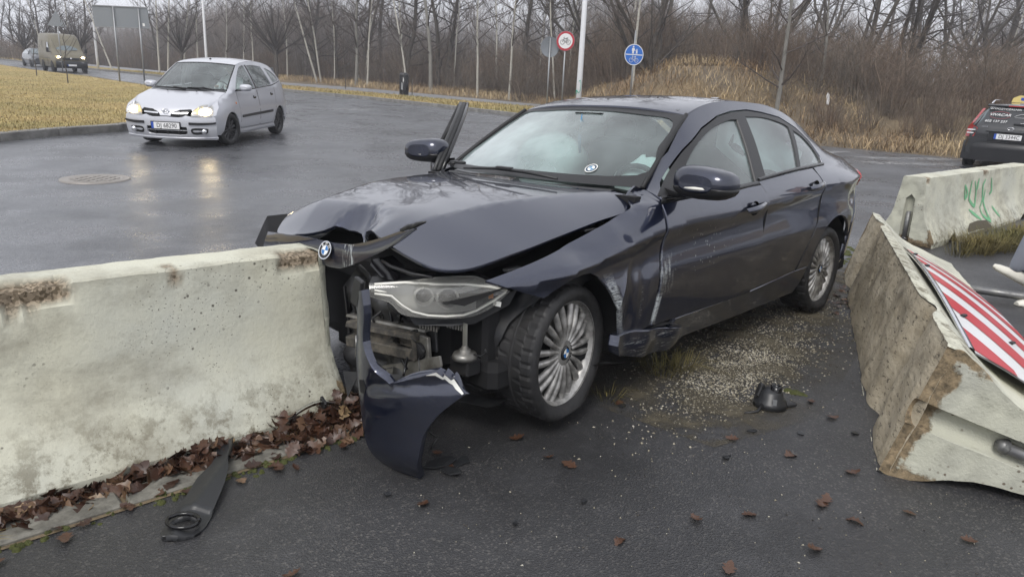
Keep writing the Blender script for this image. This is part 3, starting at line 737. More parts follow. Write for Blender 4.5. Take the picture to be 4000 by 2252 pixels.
# ------------------------------------------------------------------ headlamps
HP, HE, HN = np.array([.55, .57, 0]), np.array([-.81, .585, 0]), np.array([.585, .81, 0])
def hlf(depth, sc=1.0, S=1):
    def f(a, z):
        p = HP + np.outer(a * sc, HE) + np.outer(.028 * (1 - (a / .30) ** 2) - depth - .10 * np.clip((z - .60) / .06, 0, 1.2) ** 2 * .5, HN); p[:, 2] = .58 + (z - .58) * sc; p[:, 1] *= S; return p
    return f
hl3 = [(0.758, 0.42, 0.587), (0.757, 0.42, 0.636), (0.644, 0.502, 0.646), (0.544, 0.574, 0.658), (0.456, 0.638, 0.660), (0.398, 0.68, 0.651), (0.309, 0.744, 0.601), (0.363, 0.705, 0.543), (0.428, 0.658, 0.506), (0.518, 0.593, 0.5), (0.594, 0.538, 0.505), (0.657, 0.493, 0.519), (0.696, 0.464, 0.566)]
hl2 = smooth_poly([(float(np.dot(np.array(p) * [1, 1, 0] - HP, HE)), p[2]) for p in hl3], (0, 1, 6), 3)
simple('lamp_bowl', (.74, .74, .72), .3)
simple('led_strip', (.82, .81, .74), .4)
for S in (1, -1):
    lens = panel('headlamp', hl2, hlf(0, 1, S), 'lamp_lens', sedan, .03, .012, out=(0, 0, .5))
    panel('headlamp_bowl', hl2, hlf(.075, .97, S), 'lamp_bowl', lens, .04, 0, out=(0, 0, .5))
    ctr = np.array([hl2]).mean(1)[0]
    for sc0, nm in ((1.0, 'headlamp_shell'),):
        A = [hlf(.0, 1.0, S)(np.array([p[0]]), np.array([p[1]]))[0] for p in hl2]; Bq = [hlf(.13, .96, S)(np.array([p[0]]), np.array([p[1]]))[0] for p in hl2]
        A.append(A[0]); Bq.append(Bq[0]); MB().grid([[tuple(p) for p in A], [tuple(p) for p in Bq]]).build(nm, 'dusty_plastic', lens)
    if S > 0:
        for a, z, r in ((-.045, .582, .040), (.048, .574, .046)):
            c = HP + HE * a + HN * (-.012); c[2] = z
            Q = Matrix((Vector(HE), Vector((0, 0, 1)), Vector(HN))).transposed()
            b = MB().lathe([(r * .78, -.03), (r * .80, .012), (r * .92, .020), (r, .014), (r * 1.03, -.03)], 32)
            b.v = [tuple(Q @ Vector(p) + Vector(c)) for p in b.v]; pj = b.build('projector_ring', 'lamp_bowl', lens)
            b = MB().lathe([(.0005, .004), (r * .4, .0), (r * .66, -.010), (r * .78, -.022)], 24)
            b.v = [tuple(Q @ Vector(p) + Vector(c)) for p in b.v]; b.build('projector', 'projector_lens', lens) if 'projector_lens' in M else b.build('projector', 'gloss_black', lens)
        def led(pts, w, nm='led_strip', m='led_strip'):
            P3 = [hlf(.004)(np.array([a]), np.array([z]))[0] for a, z in pts]; MB().tube([tuple(p) for p in P3], w, 6).build(nm, m, lens)
        led([(-.235, .632), (-.12, .640), (0, .634), (.12, .632), (.22, .620), (.285, .603)], .0062)
        led([(-.235, .600), (-.17, .592), (-.13, .556), (-.09, .530), (-.03, .514), (.04, .509), (.11, .512), (.16, .528), (.23, .565), (.28, .598)], .0062)
        led([(-.235, .612), (-.19, .606)], .004)
        MB().add([tuple(hlf(.02)(np.array([a]), np.array([z]))[0]) for a, z in ((.212, .592), (.232, .592), (.232, .570), (.212, .570))], [(0, 1, 2, 3)]).build('amber_reflector', 'lamp_amber', lens)
# lamp carrier below the lens with cooling ribs, label
cr_ = [hlf(.02)(np.array([a]), np.array([z]))[0] for a, z in ((-.10, .500), (.10, .494), (.17, .512), (.29, .590), (.33, .600), (.30, .540), (.16, .470), (.06, .462), (-.08, .470))]
MB().add([tuple(p) for p in cr_] + [tuple(p - HN * .12) for p in cr_], [tuple(range(9))] + [(i, (i + 1) % 9, 9 + (i + 1) % 9, 9 + i) for i in range(9)], 0, False).build('lamp_carrier', 'dusty_plastic', sedan)
for a0 in (-.06, .05):
    for k in range(7):
        c = HP + HE * (a0 + k * .011) - HN * .035; MB().box((c[0], c[1], .462 - .003 * k), (.006, .05, .022), Matrix.Rotation(-.62, 3, 'Z')).build('cooling_rib', 'aluminium', sedan)
c = hlf(.012)(np.array([.245]), np.array([.553]))[0]
MB().box(tuple(c + HN * .012), (.032, .003, .02), Matrix.Rotation(2.2, 3, 'Z') @ Matrix.Rotation(.15, 3, 'Y')).build('part_label', 'white_part', sedan)

# ------------------------------------------------------------------ bared front structure
beam = MB()
beam.prism([(.60, .405), (.665, .398), (.672, .372), (.63, .368), (.63, .335), (.672, .330), (.668, .285), (.60, .275)], .10, .47, lambda x, z, y: (x - .10 * (y / .5) ** 2, y, z + .03 * (y - .2)))
bo = beam.build('crash_beam', 'foam_dirty', sedan, bevel=.004)
MB().prism([(.55, .412), (.625, .412), (.63, .402), (.55, .402)], .05, .485, lambda x, z, y: (x - .10 * (y / .5) ** 2, y, z + .03 * (y - .2))).build('beam_top_plate', 'aluminium', sedan)
MB().add([(.575, .478, .425), (.605, .482, .40), (.60, .487, .36), (.62, .492, .335), (.595, .487, .30), (.56, .482, .31), (.575, .48, .36)], [(0, 1, 2, 6), (2, 3, 4, 5, 6)]).build('torn_beam_end', 'airbag_dust' if 'airbag_dust' in M else 'foam_dirty', sedan)
MB().box((.50, .40, .395), (.012, .24, .16), Matrix.Rotation(.12, 3, 'X'), bev=.004).build('radiator_bracket', 'dusty_plastic', sedan)
b = MB(); b.prism([(.22, .20), (.60, .345), (.61, .305), (.60, .275), (.24, .125)], .0, .012, lambda y, z, x: (.565 + x - .06 * (y - .2), y, z)); b.build('lower_strut', 'aluminium', sedan, bevel=.003)
MB().prism([(.42, .40), (.52, .40), (.53, .30), (.47, .25), (.41, .27)], 0, .02, lambda y, z, x: (.53 + x, y, z)).build('strut_mount', 'aluminium', sedan, bevel=.004)
MB().lathe([(.001, .02), (.03, .02), (.036, .01), (.036, 0), (.03, -.004)], 20, 'X', (.553, .478, .335)).build('mount_hole', 'dark_void', sedan)
MB().box((.46, .648, .425), (.004, .026, .10), bev=.001).build('horn_bracket', 'silver_metal', sedan)
MB().lathe([(.001, .045), (.012, .043), (.016, .03), (.024, .028), (.026, .018), (.046, .014), (.052, 0), (.050, -.012), (.001, -.014)], 28, 'Z', (.46, .648, .337)).build('horn', 'aluminium', sedan)
MB().box((.44, .63, .29), (.08, .11, .07), bev=.008).build('horn_case', 'black_plastic', sedan)
MB().tube([(.45, .69, .352), (.44, .72, .35), (.43, .74, .365), (.44, .745, .385)], .004, 6).build('horn_cable', 'black_plastic', sedan)
lin = [[(-.01 + r * math.cos(R(a)), y, .29 + r * math.sin(R(a))) for y, r in ((.36, .352), (.48, .362), (.56 + .0007 * a, .366), (.63 + .0012 * a, .356), (.672 + .0018 * a + (.02 if a > 45 else 0), .335))] for a in np.linspace(-30, 60, 16)]
for i, row in enumerate(lin):
    lin[i] = [(x + .010 * math.sin(i * .9) * (y > .55), y + .006 * math.sin(i * 1.7), z) for x, y, z in row]
MB().grid(lin).build('wheel_arch_liner', 'dusty_plastic', sedan)
MB().add([(.55, .18, .085), (.36, .70, .10), (.28, .73, .125), (.27, .60, .06), (.40, .22, .05)], [(0, 1, 2, 3, 4)]).build('splash_shield', 'dusty_plastic', sedan)
MB().box((.33, .55, .36), (.10, .26, .42), bev=.02).build('washer_tank', 'dark_void', sedan)
MB().box((.45, .05, .40), (.06, .62, .46), bev=.01).build('radiator', 'dark_void', sedan)
for k, (pts, r, m) in enumerate((([(.52, .20, .52), (.56, .24, .46), (.60, .21, .42), (.58, .23, .36)], .007, 'black_plastic'), ([(.60, .17, .50), (.64, .19, .505), (.645, .20, .49)], .005, 'white_part'), ([(.62, .14, .33), (.66, .175, .345), (.665, .185, .30), (.66, .17, .25)], .004, 'silver_metal'),
                                ([(.50, .62, .21), (.505, .625, .16), (.52, .62, .13)], .004, 'lamp_amber'), ([(.45, .44, .47), (.52, .40, .455), (.56, .33, .47), (.58, .30, .50)], .009, 'black_plastic'))):
    MB().tube(pts, r, 6).build('loose_cable', m, sedan)
MB().add([(.66, .46, .640), (.70, .42, .655), (.695, .34, .69), (.66, .30, .70), (.60, .36, .72), (.60, .44, .69)], [(0, 1, 2, 3, 4, 5)]).build('torn_seal', 'gloss_black', sedan)
MB().tube([(.64, .34, .70), (.655, .42, .692), (.645, .55, .683), (.615, .63, .682)], [.006, .008, .008, .004], 6).build('bonnet_seal', 'black_plastic', sedan)
MB().add([(.64, .30, .70), (.665, .335, .68), (.66, .36, .62), (.64, .31, .60), (.60, .26, .64)], [(0, 1, 2, 3, 4)]).build('bent_bracket', 'gloss_black', sedan)

# shattered grille and plastic behind the bumper skin, loose looms
gp = [(-.02, -.03), (.10, .0), (.20, -.04), (.30, .02), (.40, -.02), (.47, .10), (.44, .24), (.40, .26), (.36, .40), (.30, .44), (.28, .56), (.20, .60), (.12, .55), (.02, .61), (-.06, .50), (-.05, .20)]
panel('shattered_grille', gp, lambda y, z: np.stack([.555 + .02 * np.sin(y * 31 + z * 17) + .015 * np.sin(z * 43), y, z], -1), 'black_plastic', sedan, .04, .02, out=(-1, .2, .3))
rw = random.Random(12)
for k in range(7): y_ = .02 + .05 * k; MB().box((.60 - .01 * k, y_, .42 + rw.uniform(-.05, .05)), (.016, .010, rw.uniform(.12, .26)), Matrix.Rotation(rw.uniform(-.5, .5), 3, 'X'), bev=.003).build('grille_bar', 'gloss_black', sedan)
for k in range(15):
    p0 = np.array([.60 + rw.uniform(-.06, .05), rw.uniform(.08, .62), rw.uniform(.12, .50)]); P_ = [p0]
    for j in range(4): P_.append(P_[-1] + np.array([rw.gauss(0, .03), rw.gauss(.01, .04), rw.gauss(-.02, .04)]))
    MB().tube(interp3(P_, 12), rw.choice((.0025, .004, .006)), 5).build('loose_cable', rw.choice(('black_plastic', 'black_plastic', 'gloss_black', 'aluminium', 'white_part')), sedan)
for k in range(12):
    p0 = np.array([.60 + rw.uniform(-.05, .06), rw.uniform(.10, .60), rw.uniform(.02, .48)]); q_ = [tuple(p0 + np.array([rw.gauss(0, .02), rw.gauss(0, .045), rw.gauss(0, .04)])) for j in range(4)]
    MB().add(q_, [(0, 1, 2), (0, 2, 3)], 0, False).build('broken_plastic', rw.choice(('black_plastic', 'dusty_plastic', 'gloss_black')), sedan)
# hanging bumper skin: painted outer face, inner black rib
bp = [(0.454, 0.626), (0.517, 0.646), (0.53, 0.558), (0.52, 0.448), (0.557, 0.371), (0.631, 0.306), (0.736, 0.349), (0.834, 0.397), (.850, .378), (.860, .392), (.872, .370), (.884, .378), (.900, .354), (0.936, 0.334), (0.839, 0.231), (0.789, 0.143), (0.77, 0.051), (0.735, -0.062), (0.61, -0.058), (0.556, -0.018), (0.527, 0.046), (0.496, 0.153), (0.472, 0.277), (0.464, 0.403), (0.478, 0.531)]
def bumpf(y, z):
    q = np.clip((y - .45) / .45, 0, 1)
    x = 1.0 - .3 * y + .030 * np.sin(q * 3.1) - .012 * np.exp(-((y - .47) / .03) ** 2) - .05 * np.clip((.06 - z) / .12, 0, 1) ** 2 - .02 * np.exp(-((z - .30 - .22 * (y - .6)) / .03) ** 2) * (y > .55)
    return np.stack([x, y, z], -1)
bpan = panel('hanging_bumper', smooth_poly(bp, (0, 1, 5, 7, 8, 9, 10, 11, 12, 13, 17, 18), 3), bumpf, 'navy_paint', sedan, .022, .035, out=(-1, .3, .3))
MB().add([tuple(bumpf(np.array([a]), np.array([b]))[0] + np.array([.002, 0, 0])) for a, b in ((.488, .290), (.520, .298), (.535, .27), (.528, .245), (.498, .240))], [(0, 1, 2, 3, 4)]).build('tow_eye_hole', 'dark_void', bpan)
MB().grid([[tuple(bumpf(np.array([a]), np.array([b]))[0] + np.array([.003, 0, .0])) for a, b in ((p[0], p[1]), (p[0] - .006, p[1] - q))] for p, q in (((.800, .380), .004), ((.834, .396), .014), ((.851, .378), .010), ((.861, .391), .022), ((.873, .369), .012), ((.885, .377), .024), ((.901, .353), .012), ((.932, .335), .006))]).build('torn_edge', 'white_part', bpan)
MB().box((.845, .475, .63), (.02, .05, .11), Matrix.Rotation(-.3, 3, 'X'), bev=.004).build('bumper_bracket', 'black_plastic', bpan)
# torn remains of the bumper on the far side, folded outward
MB().grid([[(.44, -.80, .58), (.43, -.80, .735)], [(.49, -.88, .57), (.49, -.905, .715)], [(.47, -.94, .53), (.47, -.99, .665)], [(.44, -1.02, .45), (.46, -1.13, .53)]]).build('folded_bumper_end', 'black_plastic', sedan)

# torn sill end behind the front wheel
sp = [(-.275, .325), (-.40, .322), (-.56, .300), (-.83, .262), (-.86, .195), (-.715, .152), (-.50, .172), (-.29, .225), (-.262, .28)]
simple('sill_dark', (.017, .018, .022), .38)
panel('torn_sill', sp, lambda x, z: np.stack([x, .885 + .012 * np.sin(x * 23) - .03 * np.clip((.23 - z) / .08, 0, 1), z], -1), 'navy_paint', sedan, .03, .05, out=(-.5, 0, .25))
MB().add([(-.56, .86, .300), (-.72, .87, .296), (-.83, .89, .262), (-.80, .84, .28), (-.66, .845, .315)], [(0, 1, 2, 3, 4)]).build('torn_sill_flap', 'black_plastic', sedan)
MB().add([(-.20, .84, .20), (-.36, .86, .17), (-.44, .82, .145), (-.34, .74, .15), (-.22, .76, .16)], [(0, 1, 2, 3, 4)]).build('hanging_liner', 'dusty_plastic', sedan)

# ------------------------------------------------------------------ door mirrors, handles
def mirror(parent, S, loc, rz=0):
    e = MB()
    prof = [(-.055, .02, .45), (-.045, .05, .8), (-.01, .075, 1.0), (.05, .08, 1.02), (.085, .075, .98)]
    # housing: rounded shell, long axis sideways
    rws = []
    for xx, hz_, sc in ((.075, .035, .55), (.065, .055, .78), (.03, .066, .95), (-.02, .070, 1.0), (-.06, .066, .98)):
        ring = []
        for k in range(20):
            a = 2 * math.pi * k / 20; cy, cz = math.cos(a), math.sin(a)
            yy = .158 * sc * (abs(cy) ** .7) * (1 if cy > 0 else -1); zz = hz_ * (abs(cz) ** .75) * (1 if cz > 0 else -1)
            if cz > 0: zz *= 1.12 - .20 * (yy / .158)
            ring.append((xx, S * yy, zz))
        rws.append(ring)
    b = MB().grid(rws, closed=True); b.add(rws[0], [tuple(range(20))]); b.add(rws[-1], [tuple(range(20))])
    o = b.build('door_mirror', 'navy_paint', parent); o.location = loc; o.rotation_euler = (0, 0, rz)
    lowr = [[(x, y * 1.01, min(z, -.012) * 1.04 - .006) for x, y, z in r] for r in rws]
    MB().grid(lowr, closed=True).build('mirror_base', 'black_plastic', o)
    MB().tube([(.070, S * -.06, -.024), (.078, S * 0, -.022), (.066, S * .06, -.022), (.022, S * .108, -.020)], [.005, .008, .008, .005], 6).build('indicator', 'led_strip' if S > 0 else 'lamp_lit', o) if 'lamp_lit' in M or S > 0 else MB().tube([(.070, S * -.02, -.024), (.066, S * .06, -.022), (.022, S * .108, -.020)], [.006, .008, .006], 6).build('indicator', 'led_strip', o)
    MB().add([(-.062, S * -.10, -.05), (-.062, S * .105, -.05), (-.062, S * .10, .05), (-.062, S * -.10, .055)], [(0, 1, 2, 3)]).build('mirror_glass', 'chrome', o)
    MB().grid([[(.03, S * -.07, -.045), (.03, S * -.13, -.055), (.025, S * -.20, -.04)], [(-.03, S * -.07, -.045), (-.03, S * -.13, -.055), (-.055, S * -.20, -.04)], [(-.03, S * -.07, -.075), (-.03, S * -.13, -.08), (-.055, S * -.20, -.075)], [(.03, S * -.07, -.075), (.03, S * -.13, -.08), (.025, S * -.20, -.075)], [(.03, S * -.07, -.045), (.03, S * -.13, -.055), (.025, S * -.20, -.04)]]).build('mirror_arm', 'black_plastic', o)
    return o
mirror(sedan, 1, (-.74, .972, 1.004), -.05)
MB().add([tuple(side_l(np.array([x]), np.array([z]))[0] + np.array([0, .009, 0])) for x, z in ((-.64, .930), (-.845, .930), (-.90, 1.01), (-.80, 1.01))], [(0, 1, 2, 3)]).build('mirror_sail', 'black_plastic', sedan)
for hx_, hz_ in ((-1.46, .828), (-2.345, .902)):
    y0 = float(BS(hx_, hz_)) + (.012 if hx_ > -2 else 0)
    cupm = MB().lathe([(.001, -.022), (.030, -.018), (.042, .0015)], 24, 'Y', (0, 0, 0)); cupm.v = [(x * 1.35 + hx_ + .02, y + y0 + .002, z * .95 + hz_) for x, y, z in cupm.v]
    cup = cupm.build('handle_cup', 'gloss_black', sedan)
    rr = []
    for k in range(9):
        q = k / 8; xx = hx_ + .125 - .25 * q; yy = y0 + .006 + .030 * math.sin(math.pi * min(1, .12 + q * .9)) ; zz = hz_ - .010 + .022 * q; w = .014 + .006 * math.sin(math.pi * q)
        rr.append([(xx, yy - .012, zz - w), (xx, yy, zz - w * .6), (xx, yy + .003, zz), (xx, yy, zz + w * .6), (xx, yy - .012, zz + w)])
    MB().grid(rr).build('door_handle', 'navy_paint', cup)

# right front door swung open, seen edge-on
rdo = MB(); hinge = np.array([-.60, -.86]); ang = R(51)
def dr(l, off_, z): # l along the door from the hinge, off_ outward
    d = np.array([-math.cos(ang), -math.sin(ang)]); n_ = np.array([math.sin(ang), -math.cos(ang)]); off_ = off_ - .5 * max(0, z - .93); p = hinge + d * l + n_ * off_; return (p[0], p[1], z)
rws = [[dr(l, o_, z) for l, z in ((0, .31), (.5, .315), (1.03, .32), (1.06, .80), (1.03, .94), (.5, .92), (.02, .90))] for o_ in (0, -.09)]
b = MB(); b.add(rws[0] + rws[1], [tuple(range(7)), tuple(range(13, 6, -1))] + [(i, (i + 1) % 7, 7 + (i + 1) % 7, 7 + i) for i in range(7)], 0, False)
od = b.build('open_front_door', 'navy_paint', sedan, bevel=.006)
fr_ = [(.02, .92), (.17, 1.03), (.42, 1.17), (.65, 1.265), (.86, 1.32), (1.05, 1.35), (1.11, 1.34), (1.04, .94)]
for o_, w, m in ((-.02, .016, 'black_plastic'), (-.045, .016, 'rubber'), (-.07, .014, 'gloss_black')):
    MB().tube([dr(l, o_, z) for l, z in fr_], w, 7).build('door_frame', m, od)
mo = mirror(sedan, -1, (-.735, -1.085, 1.035), R(14))

# ------------------------------------------------------------------ cabin
MB().grid([[(x, y, z + .02 * math.cos(y * 3)) for y in np.linspace(-.68, .68, 9)] for x, z in ((-.52, .93), (-.62, .935), (-.80, .92), (-.92, .86), (-.95, .70))]).build('dashboard', 'black_plastic', sedan)
b = MB(); b.tube([(-1.12 + .055 * math.sin(a), .37 + .18 * math.cos(a), .86 + .17 * math.sin(a)) for a in np.linspace(0, 2 * math.pi, 25)], .016, 8); b.box((-1.10, .37, .85), (.06, .14, .10), bev=.02); b.build('steering_wheel', 'black_plastic', sedan)
def blob(name, c, r, m, seed, amp=.12, parent=sedan, n=14):
    rg = random.Random(seed); ph = [rg.uniform(0, 6) for _ in range(6)]; rws = []
    for i in range(n + 1):
        th = math.pi * i / n; row = []
        for j in range(2 * n):
            a = 2 * math.pi * j / (2 * n); k = 1 + amp * (math.sin(3 * a + ph[0] + 2 * th) + .6 * math.sin(5 * th + ph[1] - a) + .4 * math.sin(7 * a + ph[2]))
            row.append((c[0] + r[0] * k * math.sin(th) * math.cos(a), c[1] + r[1] * k * math.sin(th) * math.sin(a), c[2] + r[2] * k * math.cos(th)))
        rws.append(row)
    return MB().grid(rws, closed=True).build(name, m, parent)
for y, sd_ in ((.37, 1), (-.37, 2)):
    st = MB(); st.box((-1.50, y, .52), (.50, .46, .16), bev=.05); st.box((-1.80, y, .85), (.14, .46, .62), Matrix.Rotation(-.28, 3, 'Y'), bev=.05); st.box((-1.92, y, 1.20), (.09, .25, .17), Matrix.Rotation(-.2, 3, 'Y'), bev=.035)
    st.build('front_seat', 'seat_fabric', sedan)
st = MB(); st.box((-2.45, 0, .52), (.5, 1.25, .18), bev=.05); st.box((-2.78, 0, .85), (.16, 1.25, .6), Matrix.Rotation(-.4, 3, 'Y'), bev=.05); st.build('rear_seat', 'seat_fabric', sedan)
blob('passenger_airbag', (-1.20, -.36, .98), (.20, .25, .19), 'airbag_cloth', 3, .07)
blob('driver_airbag', (-1.16, .36, .90), (.09, .19, .17), 'airbag_cloth', 4, .08)
for S in (1, -1):
    rws = []
    for x in np.linspace(-1.70 if S > 0 else -.98, -2.62, 30):
        zt = float(zr(x)) - .10; w = math.sin(x * 31) * .012 + math.sin(x * 17) * .01
        zb = .98 + .03 * math.sin(x * 9) + max(0, (-x - 2.3)) * .3 + max(0, (x + 1.3) * .5)
        zt = max(zt, zb + .01)
        rws.append([(x, S * (float(BS(x, zt + .05)) - .085), zt + .04), (x, S * (float(BS(x, zt)) - .13 + w), (zt + zb) / 2), (x, S * (float(BS(x, zb)) - .08 + w * .5), zb)])
    MB().grid(rws).build('curtain_airbag', 'airbag_cloth', sedan)
MB().tube([(-.99, .02, 1.30), (-.985, .015, 1.20), (-.99, .02, 1.08)], [.002, .012, .008], 6).build('mirror_charm', 'sticker_blue', sedan)
MB().box((-1.06, .02, 1.275), (.03, .22, .07), bev=.015).build('rear_view_mirror', 'black_plastic', sedan)
MB().grid([[(x, y, float(zroof(x)) - .035) for y in (-.52, 0, .52)] for x in (-1.2, -1.75, -2.6)]).build('headlining', 'airbag_cloth', sedan)

# ------------------------------------------------------------------ wheels of the saloon (flat front tyre)
make_wheel('front_wheel', sedan, (0.01, .710, .283), .231, .306, .228, 'blades', face_in=.004, flat=.033, steer=R(8), spin=.1)
make_wheel('front_wheel', sedan, (0, -.735, .297), .217, .309, .235, 'blades', flat=.012, side=-1)
make_wheel('rear_wheel', sedan, (-2.81, .730, .285), .231, .306, .22, 'blades', face_in=.004, flat=.026, spin=.35)
make_wheel('rear_wheel', sedan, (-2.81, -.745, .297), .217, .309, .225, 'blades', flat=.012, side=-1)
# ================================================================== ground, road, verges
from mathutils import noise as mnoise
FE = [(-90, 112), (-57.9, 81), (-34.5, 58.5), (-26.4, 51.4), (-11.6, 36.5), (-7.5, 33.4), (-3.4, 29.5), (-.25, 26.0), (4.2, 22.3), (6.7, 20.5), (8.6, 19.6), (9.8, 18.8), (11.1, 18.1), (15, 17.3), (25, 16.4), (60, 14)]
FEn = np.array(FE)
def beyond(x, y):
    """distance past the far edge of the road (negative on the road side)"""
    x, y = np.atleast_1d(np.asarray(x, float)), np.atleast_1d(np.asarray(y, float)); P = np.stack([x, y], -1)
    best = np.full(len(P), 1e9); sg = np.ones(len(P))
    for a, b in zip(FEn, FEn[1:]):
        e = b - a; tt = np.clip(((P - a) @ e) / (e @ e), 0, 1); q = a + tt[:, None] * e; d = np.linalg.norm(P - q, axis=1)
        s = e[0] * (P[:, 1] - a[1]) - e[1] * (P[:, 0] - a[0]); m = d < best
        best[m] = d[m]; sg[m] = np.sign(s[m])
    return best * sg
def sstep(v, a, b):
    t_ = np.clip((v - a) / (b - a), 0, 1); return t_ * t_ * (3 - 2 * t_)
def hz(x, y):
    """ground height including the bank behind the road"""
    x, y = np.atleast_1d(np.asarray(x, float)), np.atleast_1d(np.asarray(y, float)); d = beyond(x, y)
    b = 2.0 * sstep(x, 1.5, 6.5) * sstep(d, 1.2, 8) * (1 - .35 * sstep(x, 9, 14)) + .5 * sstep(d, 12, 30)
    b = b + .9 * np.exp(-((x - 5.6) / 2.6) ** 2 - ((y - 26.5) / 3.0) ** 2)
    return np.where(y < 60, gz(x, y), gz(x, 60 * np.ones_like(y)) + .012 * (y - 60)) + b

def asphalt(name, base, specks, rough, sc, bumpd, wet):
    t = NT(name); v = t.coord()
    ag = t.voro(v, sc, 'F1', 'Distance'); agc = t.voro(v, sc, 'F1', 'Color')
    big = t.noise(v, .55, 5, .6); mid = t.noise(v, 3.2, 5, .65)
    c = t.mix(t.ramp(t.sep(agc)[0], [(.80, 0), (.97, 1)]), base, specks)
    c = t.mix(t.ramp(big, [(.44, 0), (.60, .75)]), c, tuple(q * .5 for q in base))
    c = t.mix(t.ramp(mid, [(.5, 0), (.75, .5)]), c, tuple(q * 1.7 for q in base))
    t.set(col=c, rough=t.math('ADD', t.ramp(t.noise(v, .9, 5, .62), [(.38, rough - wet), (.62, rough)]), t.math('MULTIPLY', t.sep(agc)[1], .08)), spec=.5)
    t.bump(ag, .55, bumpd); M[name] = t.m
asphalt('wet_road', (.092, .095, .104), (.16, .16, .165), .36, 70, .0028, .17)
asphalt('path_asphalt', (.040, .040, .042), (.105, .10, .095), .50, 150, .0042, .22)
t = NT('footway'); v = t.coord(); t.set(col=t.mix(t.noise(v, 4), (.15, .15, .155), (.23, .23, .24)), rough=.45); M['footway'] = t.m
t = NT('kerb_stone'); v = t.coord(); t.set(col=t.mix(t.ramp(t.noise(v, 5, 6, .65), [(.35, 0), (.7, 1)]), (.13, .125, .12), (.27, .265, .25)), rough=.75); t.bump(t.noise(v, 60, 4), .3, .004); M['kerb_stone'] = t.m
t = NT('earth'); v = t.coord(); f = t.noise(v, .7, 7, .65)
t.set(col=t.mix(t.ramp(t.noise(v, .25, 4), [(.4, 0), (.6, 1)]), t.mix(f, (.12, .088, .05), (.27, .20, .11)), t.mix(f, (.075, .060, .045), (.18, .14, .09))), rough=.9); t.bump(t.noise(v, 9, 6), .6, .08); M['earth'] = t.m
t = NT('lawn_soil'); v = t.coord(); f = t.ramp(t.noise(v, 1.3, 8, .7), [(.3, 0), (.7, 1)])
t.set(col=t.mix(t.ramp(t.noise(v, .35, 4), [(.35, 0), (.65, 1)]), t.mix(f, (.26, .19, .07), (.46, .34, .13)), t.mix(f, (.21, .165, .06), (.38, .30, .11))), rough=.9); t.bump(t.noise(v, 40, 5), .7, .03); M['lawn_soil'] = t.m

def sheet(name, poly, h, off_, m, fn=gz, kind='structure'):
    o = panel(name, poly, lambda x, y: np.stack([x, y, fn(x, y) + off_], -1), m, None, h, 0, eps=.05)
    return tag(o, kind=kind)
# base sheet out to the horizon
xs_ = [-500, -250, -140] + list(np.arange(-90, 61, 2.0)) + [90, 160, 300, 500]; ys_ = [-60, -20, -6] + list(np.arange(0, 110, 2.0)) + [130, 180, 260, 400, 700]
gx_, gy_ = np.meshgrid(xs_, ys_); zz_ = (hz(gx_.ravel(), gy_.ravel()) - .03).reshape(gx_.shape)
tag(MB().grid([[(float(gx_[i, j]), float(gy_[i, j]), float(zz_[i, j])) for j in range(len(xs_))] for i in range(len(ys_))]).build('ground', 'earth'), kind='structure')
sheet('road', [(-90, 112)] + FE[1:] + [(60, -12), (-60, -12), (-90, 20)], 2.5, 0.0, 'wet_road')
# asphalt forecourt on the camera side of the barrier line
U, N_ = np.array([.729, .685]), np.array([-.685, .729]); BL = np.array([-.719, 2.898])
def bl(s, o): p = BL + U * s + N_ * o; return (float(p[0]), float(p[1]))
sheet('forecourt', [bl(-9, -.16), bl(-3, -.16), bl(-.6, -.17), bl(.0, -.17), bl(.5, -.02), bl(1.5, .05), bl(3.2, .02), bl(5.5, .1), bl(9, .2), bl(16, .2), (30, 4), (20, -8), (-8, -8)], .9, .006, 'path_asphalt')
# edging stones along the barrier
ed = sheet('edging_bed', [bl(-5, -.20), bl(.15, -.20), bl(.15, .62), bl(-5, .62)], .6, .010, 'earth')
em = MB().box((0, 0, 0), (.985, .115, .10), bev=.008); eo = None
t = NT('edging_concrete'); v = t.coord(); t.set(col=t.mix(t.ramp(t.noise(v, 14, 7, .7), [(.4, 0), (.65, 1)]), (.10, .095, .08), (.22, .21, .18)), rough=.85); t.bump(t.noise(v, 120, 4), .4, .003); M['edging_concrete'] = t.m
for k in range(5):
    if eo is None: eo = em.build('edging_stone', 'edging_concrete', ed); o = eo
    else: o = eo.copy(); col.objects.link(o)
    p = bl(-.45 - k, -.125); o.location = (p[0], p[1], -.025 + .003 * (k % 2)); o.rotation_euler = (0, 0, math.atan2(U[1], U[0]))
# far verge, footway, traffic island
FEs = np.array(FE[:9])
def offl(P, d):
    P = np.array(P, float); o = []
    for i in range(len(P)):
        e = P[min(i + 1, len(P) - 1)] - P[max(i - 1, 0)]; e /= np.linalg.norm(e); o.append(tuple(P[i] + np.array([-e[1], e[0]]) * d))
    return o
pn = [(-64, 92), (-38, 66), (-26, 55.5), (-14.14, 43.8), (-9.0, 40.1), (-4.1, 36.1), (.03, 33.0), (3.5, 30.8)]
pf = [(-66, 97), (-41, 72.5), (-28, 61), (-15.86, 49.1), (-10.3, 45.8), (-4.7, 40.7), (.4, 35.6), (4.2, 33.6)]
sheet('verge', offl(FEs, .25) + [(p[0], p[1]) for p in [(5.2, 24.5), (3.6, 30.6)]] + pn[::-1][1:], 2.0, .05, 'lawn_soil')
sheet('footpath', pn + pf[::-1], 2.0, .03, 'footway')
isl = [(-9.35, 12.8), (-9.1, 14.1), (-8.6, 15.3), (-8.5, 17), (-9.2, 19.5), (-10.8, 23), (-13.6, 28.5), (-17.4, 34.1), (-20.7, 37.5), (-24.7, 41.8), (-29.4, 45.9), (-35, 51.2), (-41.4, 57.8), (-58, 73), (-70, 40), (-30, 4), (-12.2, 7.2), (-10.4, 10.2)]
